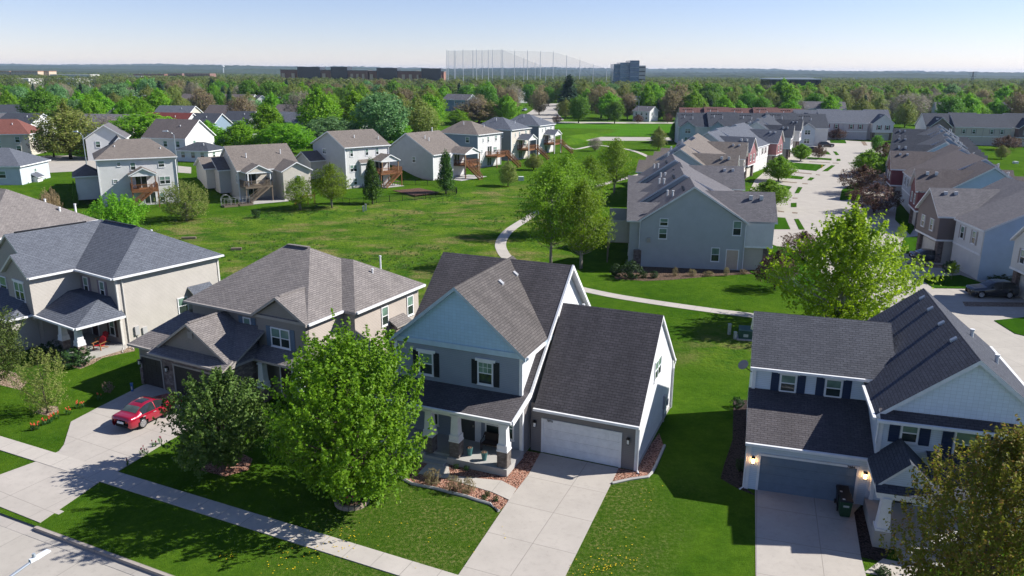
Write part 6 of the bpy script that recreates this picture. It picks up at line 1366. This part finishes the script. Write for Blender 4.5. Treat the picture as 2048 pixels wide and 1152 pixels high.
    for s in (-1, 1):
        MB().hull8([(xe - .30, s * .84, hb - .20), (xe - .02, s * .52, hb - .20), (xe - .02, s * .42, hb - .2), (xe - .32, s * .42, hb - .2), (xe - .30, s * .85, hb - .02), (xe - .05, s * .54, hb - .02), (xe - .05, s * .42, hb - .02), (xe - .32, s * .42, hb - .02)], paint((.32, .015, .02), .15, .6)).build('taillight', o)
        MB().hull8([(xz + .04, s * .42, hf - .16), (xz + .30, s * .80, hf - .14), (xz + .35, s * .5, hf - .16), (xz + .2, s * .4, hf - .16), (xz + .08, s * .42, hf - .0), (xz + .34, s * .82, hf + .02), (xz + .38, s * .5, hf), (xz + .2, s * .4, hf)], glass((.5, .52, .55), .08)).build('headlight', o)
        mm = MB(); mx = x0 + .52; zc = A[5, 2] + .1; mm.box(mx - .1, mx + .1, *sorted((s * .93, s * 1.1)), zc, zc + .15, pm); mm.build('mirror', o)
        for hx in (x0 + 1.35, x0 + 2.2): MB().box(hx - .1, hx + .1, *sorted((s * .9, s * .945)), A[6, 2] - .13, A[6, 2] - .09, metal((.7, .7, .72), .2)).build('door_handle', o)
    if plate: MB().box(xe - .04, xe + .0, -.26, .26, hb - .3, hb - .15, paint((.55, .6, .65))).build('number_plate', o)
    gm = MB(); gm.box(xz - .0, xz + .06, -.34, .34, hf - .22, hf - .03, BLACKM); gm.build('grille', o)
    return o
def heading(a, b):
    p, q = G(*a), G(*b); return math.degrees(math.atan2((p - q).y, (p - q).x))
car('sedan', 'glossy crimson red sedan parked on the driveway of the taupe house', (-24.06, 47.46, .035), 248, SED, (.30, .002, .022), .35, True)
car('sedan', 'dark blue grey sedan in front of the right hand garages', G(1860, 521, .03) , 176, SED, (.02, .03, .045), .33)
car('suv', 'dark suv parked nose to the drive at the right picture edge', G(1981, 592, .03), -2, SUV, (.012, .016, .024), .38)
car('suv', 'dark maroon suv parked crosswise before the white and lilac row', G(1652, 294, .03), 178, SUV, (.03, .012, .016), .38)
car('suv', 'black suv half hidden behind the reddish sapling', G(1628, 305, .03), 175, SUV, (.008, .009, .014), .38)
car('sedan', 'grey car on the side road below the playing field', G(1315, 279, .05), 175, SED, (.12, .12, .13), .33)
car('suv', 'silver car on the long road at the upper middle', G(1049, 222, .05), 70, SUV, (.4, .42, .45), .38)
# ------------------------------------------------------------------ porch things, bins, planters
def adirondack(label, h, x, y, rz, m):
    p = L2W(h, x, y, .4); o = thing('garden_chair', label, 'chair', p, math.degrees(h.rotation_euler[2]) + rz)
    b = MB()
    for k in range(5): b.hull8([(-.28 + k * .115, .24, .28), (-.19 + k * .115, .24, .28), (-.19 + k * .115, .52, 1.0 - abs(k - 2) * .05), (-.28 + k * .115, .52, 1.0 - abs(k - 2) * .05), (-.28 + k * .115, .27, .27), (-.19 + k * .115, .27, .27), (-.19 + k * .115, .55, 1.0 - abs(k - 2) * .05), (-.28 + k * .115, .55, 1.0 - abs(k - 2) * .05)], m)
    b.build('backrest', o); s = MB()
    for k in range(5): s.box(-.29, .29, -.3 + k * .115, -.2 + k * .115, .36 - k * .02, .385 - k * .02, m)
    s.build('seat', o); wd_ = wood((.30, .14, .05))
    for sx in (-1, 1):
        MB().box(sx * .36 - .07, sx * .36 + .07, -.36, .4, .56, .585, wd_).build('armrest', o)
        MB().box(sx * .33 - .03, sx * .33 + .03, -.3, -.22, 0, .56, wd_).build('leg', o)
        MB().hull8([(sx * .3 - .02, -.1, .24), (sx * .3 + .02, -.1, .24), (sx * .3 + .02, .6, 0), (sx * .3 - .02, .6, 0), (sx * .3 - .02, -.1, .34), (sx * .3 + .02, -.1, .34), (sx * .3 + .02, .68, 0.02), (sx * .3 - .02, .68, .02)], wd_).build('leg', o)
    return o
RC = paint((.42, .012, .02), .5)
adirondack('red slatted garden chair in front on the sunlit cream porch', H_CREAM, .25 - .6, -1.5, 20, RC); adirondack('red slatted garden chair behind the other in the porch shade', H_CREAM, -1.35, -.7, 20, RC)
def planter(label, p, m):
    o = thing('flower_pot', label, 'flower pot', p); b = MB(); b.tube([(0, 0, 0), (0, 0, .42), (0, 0, .5)], [.12, .19, .21], 12, m); b.build('pot', o); MB().tube([(0, 0, .49), (0, 0, .515)], .18, 12, BR_M).build('soil', o); return o
TEAL = paint((.05, .16, .16)); planter('teal flower pot on the left of the sunlit porch edge', L2W(H7876, -9.35, -2.9, .45), TEAL); planter('teal flower pot on the right of the sunlit porch edge', L2W(H7876, -8.3, -3.1, .45), TEAL)
b_ = thing('porch_bench', 'dark brown wicker bench under the porch window', 'bench', L2W(H7876, -8.35, -1.75, .45), -22.7); wk = paint((.03, .02, .018), .7)
m_ = MB(); m_.box(-.65, .65, -.3, .3, .36, .44, wk); m_.build('seat', b_); m_ = MB(); m_.box(-.65, .65, .26, .34, .44, .95, wk); m_.build('backrest', b_)
for sx in (-1, 1):
    MB().tube([(sx * .66, -.3, 0), (sx * .68, -.28, .62), (sx * .68, .1, .68), (sx * .66, .32, .92)], .035, 6, wk).build('armrest', b_)
    for sy in (-.26, .28): MB().tube([(sx * .6, sy, 0), (sx * .6, sy, .37)], .035, 6, wk).build('leg', b_)
def bin_(label, p, rz, m):
    o = thing('wheelie_bin', label, 'wheelie bin', p, rz); b = MB(); b.hull8([(-.24, -.27, .04), (.24, -.27, .04), (.24, .27, .04), (-.24, .27, .04), (-.3, -.34, .95), (.3, -.34, .95), (.3, .36, .95), (-.3, .36, .95)], m); b.box(-.14, .14, -.335, -.315, .62, .72, paint((.4, .42, .4))); b.build('body', o)
    l = MB(); l.hull8([(-.33, -.4, .95), (.33, -.4, .95), (.33, .4, .98), (-.33, .4, .98), (-.29, -.34, 1.02), (.29, -.34, 1.02), (.29, .38, 1.08), (-.29, .38, 1.08)], BLACKM); l.box(-.2, -.08, -.3, -.18, 1.03, 1.045, paint((.6, .6, .6))); l.build('lid', o)
    for sx in (-.3, .3): MB().tube([(sx - .03, .34, .12), (sx + .03, .34, .12)], .12, 12, BLACKM).build('wheel', o)
    MB().tube([(-.26, .44, .98), (.26, .44, .98)], .025, 6, BLACKM).build('handle', o)
bin_('dark lidded bin against the grey garage door', L2W(H7884, 4.95, -.55, .03), -16, paint((.012, .013, .014))); bin_('dark green bin in front of the black one by the garage', L2W(H7884, 5.0, -1.35, .03), -14, paint((.012, .05, .022)))
# stone edging ring, kerb edging, utility boxes
r_ = thing('tree_ring', 'round ring of tan edging stones at the foot of the bright maple', 'stone edging', G(704, 1004)); ct = G(704, 1004)
for k in range(18):
    a = 2 * math.pi * k / 18; c, s = math.cos(a), math.sin(a); q = MB(); rr = .82
    q.hull8([(c * (rr - .1) - s * -.13, s * (rr - .1) + c * -.13, 0), (c * (rr + .1) - s * -.15, s * (rr + .1) + c * -.15, 0), (c * (rr + .1) - s * .15, s * (rr + .1) + c * .15, 0), (c * (rr - .1) - s * .13, s * (rr - .1) + c * .13, 0)] + [(x * .985, y * .985, .2 + .01 * (k % 3)) for x, y in ((c * (rr - .09) - s * -.12, s * (rr - .09) + c * -.12), (c * (rr + .09) - s * -.14, s * (rr + .09) + c * -.14), (c * (rr + .09) - s * .14, s * (rr + .09) + c * .14), (c * (rr - .09) - s * .12, s * (rr - .09) + c * .12))], paint((.30, .235, .18), .9)); q.build('stone', r_)
MB().poly([(.76 * math.cos(k * .314), .76 * math.sin(k * .314), .1) for k in range(20)], BR_M).build('soil', r_)
def tulips(label, px, py, n, col, w=.3, group=None, p=None, z=0):
    p = p or G(px, py); o = thing('tulip_clump', label, 'tulips', (p.x, p.y, z), 0, group); st, bl_ = MB(), MB(); g = random.Random(px * 7 + py); gm = leaf((.05, .13, .03), (.07, .16, .04), (.06, .12, .03), .3); fm = paint(col)
    for _ in range(n):
        x, y, h = g.uniform(-w, w), g.uniform(-w, w), g.uniform(.3, .48); st.tube([(x, y, 0), (x + .02, y, h)], .012, 4, gm)
        for q in range(3):
            a = g.uniform(0, 6.28); c, s = math.cos(a), math.sin(a); st.poly([(x, y, 0), (x + c * .1 - s * .035, y + s * .1 + c * .035, h * .5), (x + c * .16, y + s * .16, h * .8), (x + c * .1 + s * .035, y + s * .1 - c * .035, h * .5)], gm)
        bl_.tube([(x + .02, y, h - .02), (x + .02, y, h + .03), (x + .02, y, h + .09)], [.018, .036, .022], 6, fm)
    st.build('stems', o); bl_.build('flowers', o); return o
ORG = (.6, .09, .04)
for px, py in ((64, 862), (76, 858), (88, 850), (97, 848), (103, 842), (114, 838), (139, 828), (155, 816), (165, 815), (198, 800)): tulips('small orange red tulip clump in the line along the red car driveway', px, py, 5, ORG, .16, 'orange tulip clumps on the lawn')
for px, py in ((310, 895), (318, 889), (284, 908), (293, 910), (255, 932)): tulips('dark red tulip clump along the edge of the driveway by the crabapple', px, py, 3, (.22, .01, .04), .14, 'dark red tulip clumps along the driveway')
tulips('pink red tulips with broad leaves inside the stone tree ring', 701, 1006, 12, (.6, .05, .10), .4, None, ct + Vector((-.1, -.25, 0)), .1)
def edging(label, pts, r=.09):
    P = [G(*p) for p in pts]; o = MB().tube([(p.x, p.y, .05) for p in P], r, 6, FOUND).build('garden_edging'); tag(o, label, 'garden edging')
edging('curved concrete edging of the front bed along the lawn', [(762, 941), (782, 948), (800, 956), (824, 969), (869, 978), (932, 994), (952, 1001), (980, 1009), (998, 1024)]); edging('curved concrete edging of the bed right of the white garage', [(1224, 968), (1260, 960), (1296, 955), (1304, 946), (1312, 931), (1329, 892)])
def pedestal(label, px, py, w, hh, m, dome=False, name='utility_pedestal'):
    p = GT(px, py); o = thing(name, label, 'utility box', p, 10); b = MB(); b.box(-w / 2, w / 2, -w / 2, w / 2, 0, hh, m); b.box(-w / 2 - .02, w / 2 + .02, -w / 2 - .02, w / 2 + .02, hh, hh + .06, m); b.build('cabinet', o)
    q = MB(); q.box(-w * .3, w * .3, -w / 2 - .015, -w / 2, hh * .3, hh * .7, paint((.5, .5, .46))); q.build('plate', o); return o
PG = paint((.36, .40, .36)); pedestal('tall pale green utility pedestal behind the pale blue house', 1458, 669, .22, .95, PG); pedestal('short pale utility pedestal beside the green transformer', 1470, 678, .22, .6, PG)
p_ = G(1490, 677); o_ = thing('transformer_box', 'dark green transformer box on a concrete pad behind the blue house', 'transformer', p_, -12); MB().box(-.75, .75, -.65, .65, 0, .12, FOUND).build('pad', o_); gr = paint((.025, .075, .055)); m_ = MB(); m_.hull8([(-.58, -.5, .12), (.58, -.5, .12), (.58, .5, .12), (-.58, .5, .12), (-.58, -.5, .85), (.58, -.5, .85), (.58, .5, 1.05), (-.58, .5, 1.05)], gr); m_.build('cabinet', o_); m_ = MB(); m_.box(-.2, .2, -.52, -.5, .3, .55, paint((.4, .45, .42))); m_.build('plate', o_)
pedestal('first of two pale utility pedestals on the meadow', 727, 423, .3, .9, PG); pedestal('second of two pale utility pedestals, slightly taller, on the meadow', 732, 421, .3, 1.05, PG)
pedestal('white green utility box on the lawn below the rear houses', 1042, 361, 1.1, .8, paint((.6, .66, .62)), name='transformer_box'); pedestal('small white utility box far right on the lawn', 2031, 327, 1.0, .5, paint((.6, .63, .6)), name='transformer_box'); pedestal('small blue marker post by the taupe garage', 265, 783, .14, .6, paint((.03, .13, .35)), name='marker_post')
p_ = G(1643, 336); o_ = thing('fire_hydrant', 'yellow fire hydrant on the lawn strip by the drive', 'fire hydrant', p_); ym = paint((.6, .42, .01)); MB().tube([(0, 0, 0), (0, 0, .6), (0, 0, .75), (0, 0, .82)], [.13, .12, .15, .05], 10, ym).build('barrel', o_); MB().tube([(-.22, 0, .5), (.22, 0, .5)], .06, 8, ym).build('nozzle', o_)
p_ = G(1333, 270); o_ = thing('fire_hydrant', 'yellow fire hydrant at the field corner beside the pyramidal tree', 'fire hydrant', p_); MB().tube([(0, 0, 0), (0, 0, .6), (0, 0, .75), (0, 0, .82)], [.13, .12, .15, .05], 10, ym).build('barrel', o_); MB().tube([(-.22, 0, .5), (.22, 0, .5)], .06, 8, ym).build('nozzle', o_)
# street lamps
def lamp(label, base, h, arms, reach=2.0, m=None, head=(.52, .2, .09)):
    m = m or metal((.5, .54, .58), .4); o = thing('street_lamp', label, 'street lamp', base); MB().tube([(0, 0, 0), (0, 0, h - .6)], [.11, .07], 8, m).build('pole', o)
    for a in arms:
        c, s = math.cos(rad(a)), math.sin(rad(a)); MB().tube([(0, 0, h - .8), (c * reach * .35, s * reach * .35, h - .2), (c * reach, s * reach, h)], [.06, .05, .04], 8, m).build('arm', o)
        L_, w_, t_ = head; q = MB(); P = lambda u, v, z: (c * (reach + u) - s * v, s * (reach + u) + c * v, h + z)
        q.hull8([P(-.1, -w_ * .3, -.02), P(L_, -w_ / 2, .02), P(L_, w_ / 2, .02), P(-.1, w_ * .3, -.02), P(-.1, -w_ * .25, t_), P(L_, -w_ * .42, t_ * .7), P(L_, w_ * .42, t_ * .7), P(-.1, w_ * .25, t_)], paint((.62, .66, .70), .35)); hd = q.build('lamp_head', o)
        q = MB(); q.hull8([P(.1, -w_ * .3, -.03), P(L_ - .06, -w_ * .36, .0), P(L_ - .06, w_ * .36, .0), P(.1, w_ * .3, -.03), P(.1, -w_ * .3, -.01), P(L_ - .06, -w_ * .36, .018), P(L_ - .06, w_ * .36, .018), P(.1, w_ * .3, -.01)], glass((.5, .5, .5), .3)); q.build('lens', hd); MB().tube([P(.05, 0, t_), P(.05, 0, t_ + .12)], .05, 8, paint((.3, .34, .38))).build('sensor', hd)
    return o
hp = G(66, 1121, 8.0); ad = Vector((.42, .91, 0)).normalized(); lb = hp - ad * 2.3; lamp('grey street lamp arm reaching in at the lower left corner', (lb.x, lb.y, -.15), 8.15, [math.degrees(math.atan2(ad.y, ad.x))], 2.3)
def lampT(label, px, base_py, top, arms, reach=2.2):
    p = GT(px, base_py); h = height_at(px, top, (p.x, p.y)) - p.z; lamp(label, p, h, arms, reach, None, (.9, .5, .2))
lampT('forked street lamp above the dense rounded tree', 284, 240, 191, (0, 180)); lampT('forked street lamp beside the small white gable', 551, 240, 195, (0, 180)); lampT('tall single lamp post at the edge of the playing field', 1276, 246, 199, (180,), 1.4); lampT('pale lamp post in front of the blue gabled house', 910, 240, 199, (180,), 1.4); lampT('lamp post by the long road', 994, 236, 206, (0,), 1.4); lampT('lamp post on the cul de sac beside the white deck house', 356, 345, 263, (180,), 1.2); lampT('lamp post with signs left of the white deck house', 176, 350, 264, (160,), 1.2)
# fence round the garden, garden frames, play slide
def fence(label, pts, hh=1.15):
    P = [GT(*p) for p in pts]; o = thing('metal_fence', label, 'fence', P[0]); P = [p - P[0] for p in P]; pk = MB(); rl = MB()
    for a, b in zip(P, P[1:]):
        L = (b - a).length; n = max(1, round(L / 2.3)); d = (b - a) / L
        for k in range(n): MB().box(*(lambda q: (q.x - .035, q.x + .035, q.y - .035, q.y + .035, q.z, q.z + hh + .1))(a + d * (L * k / n)), BLACKM).build('post', o)
        for k in range(int(L / .14)): q = a + d * (k * .14); pk.box(q.x - .01, q.x + .01, q.y - .01, q.y + .01, q.z + .08, q.z + hh, BLACKM)
        for z in (.12, hh - .15, hh): rl.tube([a + Vector((0, 0, z)), b + Vector((0, 0, z))], .022, 4, BLACKM)
    pk.build('pickets', o); rl.build('rail', o)
fence('black metal fence round a back garden of the grey gabled house', [(806, 345), (880, 372), (914, 387), (912, 390), (830, 400), (700, 410), (672, 404)])
p_ = GT(446, 414); o_ = thing('raised_bed', 'grey raised vegetable beds with wire cage and arched trellis on the lawn', 'raised bed', p_, 35)
for k in range(2):
    m_ = MB(); x = k * 2.6
    for a in ((x, x + 2.3, -.9, -.82), (x, x + 2.3, .82, .9), (x, x + .08, -.82, .82), (x + 2.22, x + 2.3, -.82, .82)): m_.box(*a, 0, .35, GREYWOOD)
    q = m_.build('bed_frame', o_); MB().box(x + .08, x + 2.22, -.82, .82, 0, .28, DK_M).build('soil', q)
m_ = MB()
for x in np.linspace(0, 4.9, 9):
    for y in (-.9, .9): m_.tube([(x, y, .3), (x, y, 1.35)], .02, 4, paint((.3, .32, .32)))
for y in (-.9, .9): m_.tube([(0, y, 1.3), (4.9, y, 1.3)], .02, 4, paint((.3, .32, .32)))
m_.build('wire_cage', o_); m_ = MB()
for y in (-.3, .3): m_.tube([(-.2 + .0, y, 0)] + [(.55 - .75 * math.cos(t_), y, 1.3 + .75 * math.sin(t_)) for t_ in np.linspace(0, math.pi, 9)] + [(1.3, y, 0)], .025, 5, paint((.3, .32, .32)), False)
for t_ in np.linspace(0, math.pi, 7): m_.tube([(.55 - .75 * math.cos(t_), -.3, 1.3 + .75 * math.sin(t_)), (.55 - .75 * math.cos(t_), .3, 1.3 + .75 * math.sin(t_))], .018, 4, paint((.3, .32, .32)))
m_.build('arch_trellis', o_)
p_ = GT(604, 409); o_ = thing('play_slide', 'yellow play slide with timber frame behind the birches', 'slide', p_, 25); m_ = MB(); ys = paint((.65, .42, .01))
m_.hull8([(-1.2, -.3, .1), (-1.2, .3, .1), (1.0, .3, 1.5), (1.0, -.3, 1.5), (-1.2, -.3, .16), (-1.2, .3, .16), (1.0, .3, 1.56), (1.0, -.3, 1.56)], ys)
for y in (-.32, .28): m_.hull8([(-1.2, y, .1), (-1.2, y + .04, .1), (1.0, y + .04, 1.5), (1.0, y, 1.5), (-1.2, y, .32), (-1.2, y + .04, .32), (1.0, y + .04, 1.75), (1.0, y, 1.75)], ys)
m_.build('chute', o_); m_ = MB()
for x, y in ((1.0, -.5), (1.0, .5), (2.2, -.5), (2.2, .5)): m_.box(x - .05, x + .05, y - .05, y + .05, 0, 2.1, CEDAR)
m_.box(.95, 2.25, -.55, .55, 1.42, 1.5, CEDAR); m_.build('frame', o_)
# log and clutter on the meadow, picnic things under the decks
for lab, px, py, L, m in (('short grey timber beam lying in the grass behind the dark roof', 378, 478, 1.9, GREYWOOD), ('thin plank lying in the meadow behind the dark roof', 473, 500, 1.3, GREYWOOD)):
    p = GT(px, py); o = MB().box(-L / 2, L / 2, -.28, .28, 0, .3, m).build('timber_beam'); o.location = p; o.rotation_euler = (0, 0, rad(12)); tag(o, lab, 'timber beam')
def patio_table(label, p, rz):
    o = thing('patio_table', label, 'table', p, rz); MB().box(-.7, .7, -.45, .45, .68, .74, paint((.10, .06, .05))).build('table_top', o)
    for x in (-.6, .6):
        for y in (-.36, .36): MB().box(x - .04, x + .04, y - .04, y + .04, 0, .68, paint((.06, .04, .035))).build('leg', o)
p_ = GT(792, 371); patio_table('dark patio table under the cedar deck', (p_.x, p_.y, .07), 40)
# ------------------------------------------------------------------ light, sky, haze, camera
SUN_EL, SUN_AZ = 37.0, 9.0
sd = bpy.data.lights.new('sun', 'SUN'); sd.energy = 5.0; sd.angle = rad(.55); sd.color = (1.0, .955, .89)
so = bpy.data.objects.new('sun', sd); COL.objects.link(so)
v = Vector((math.cos(rad(SUN_EL)) * math.cos(rad(SUN_AZ)), math.cos(rad(SUN_EL)) * math.sin(rad(SUN_AZ)), math.sin(rad(SUN_EL))))
so.rotation_euler = v.to_track_quat('Z', 'Y').to_euler(); so.location = v * 300
wd = bpy.data.worlds.new('World'); S.world = wd; wd.use_nodes = True
nt = wd.node_tree; bg = nt.nodes['Background']
sky = nt.nodes.new('ShaderNodeTexSky'); sky.sky_type = 'NISHITA'; sky.sun_disc = False
sky.sun_elevation = rad(SUN_EL); sky.sun_rotation = rad(90 - SUN_AZ); sky.altitude = 250; sky.air_density = 1.0; sky.dust_density = .7; sky.ozone_density = 1.6
sky.dust_density = .05; sky.ozone_density = 3.6; sky.altitude = 1000
tn = nt.nodes.new('ShaderNodeMixRGB'); tn.blend_type = 'MULTIPLY'; tn.inputs[0].default_value = 1; tn.inputs[2].default_value = (1.2, 1.06, 1.2, 1)   # camera white balance
nt.links.new(sky.outputs[0], tn.inputs[1]); nt.links.new(tn.outputs[0], bg.inputs[0]); bg.inputs[1].default_value = .07
cd = bpy.data.cameras.new('camera'); cd.sensor_width = 36; cd.lens = 36 * CAM_F / 2048; cd.clip_start = .5; cd.clip_end = 40000
co = bpy.data.objects.new('camera', cd); COL.objects.link(co); co.location = (0, 0, CAM_H)
from mathutils import Matrix
co.rotation_euler = Matrix((AX, AY, -_fw)).transposed().to_euler()
S.camera = co
S.view_settings.view_transform = 'Standard'; S.view_settings.look = 'None'; S.view_settings.exposure = .75; S.view_settings.gamma = 1
S.render.engine = 'CYCLES'; S.cycles.use_denoising = True; S.cycles.max_bounces = 6; S.cycles.diffuse_bounces = 2; S.cycles.glossy_bounces = 3; S.cycles.transmission_bounces = 4; S.cycles.transparent_max_bounces = 12
S.cycles.caustics_reflective = False; S.cycles.caustics_refractive = False; S.cycles.volume_bounces = 0
# thin haze: one even volume round the whole scene
hz = NT('haze'); pv = hz.t.nodes.new('ShaderNodeVolumePrincipled'); pv.inputs['Color'].default_value = (.55, .72, .98, 1); pv.inputs['Density'].default_value = 5.5e-5; pv.inputs['Anisotropy'].default_value = .1
hz.t.links.new(pv.outputs[0], hz.out.inputs['Volume'])
hb = MB().box(-14800, 14800, -14800, 14800, -1.2, 95, hz.m).build('haze'); struct(hb, 'stuff')
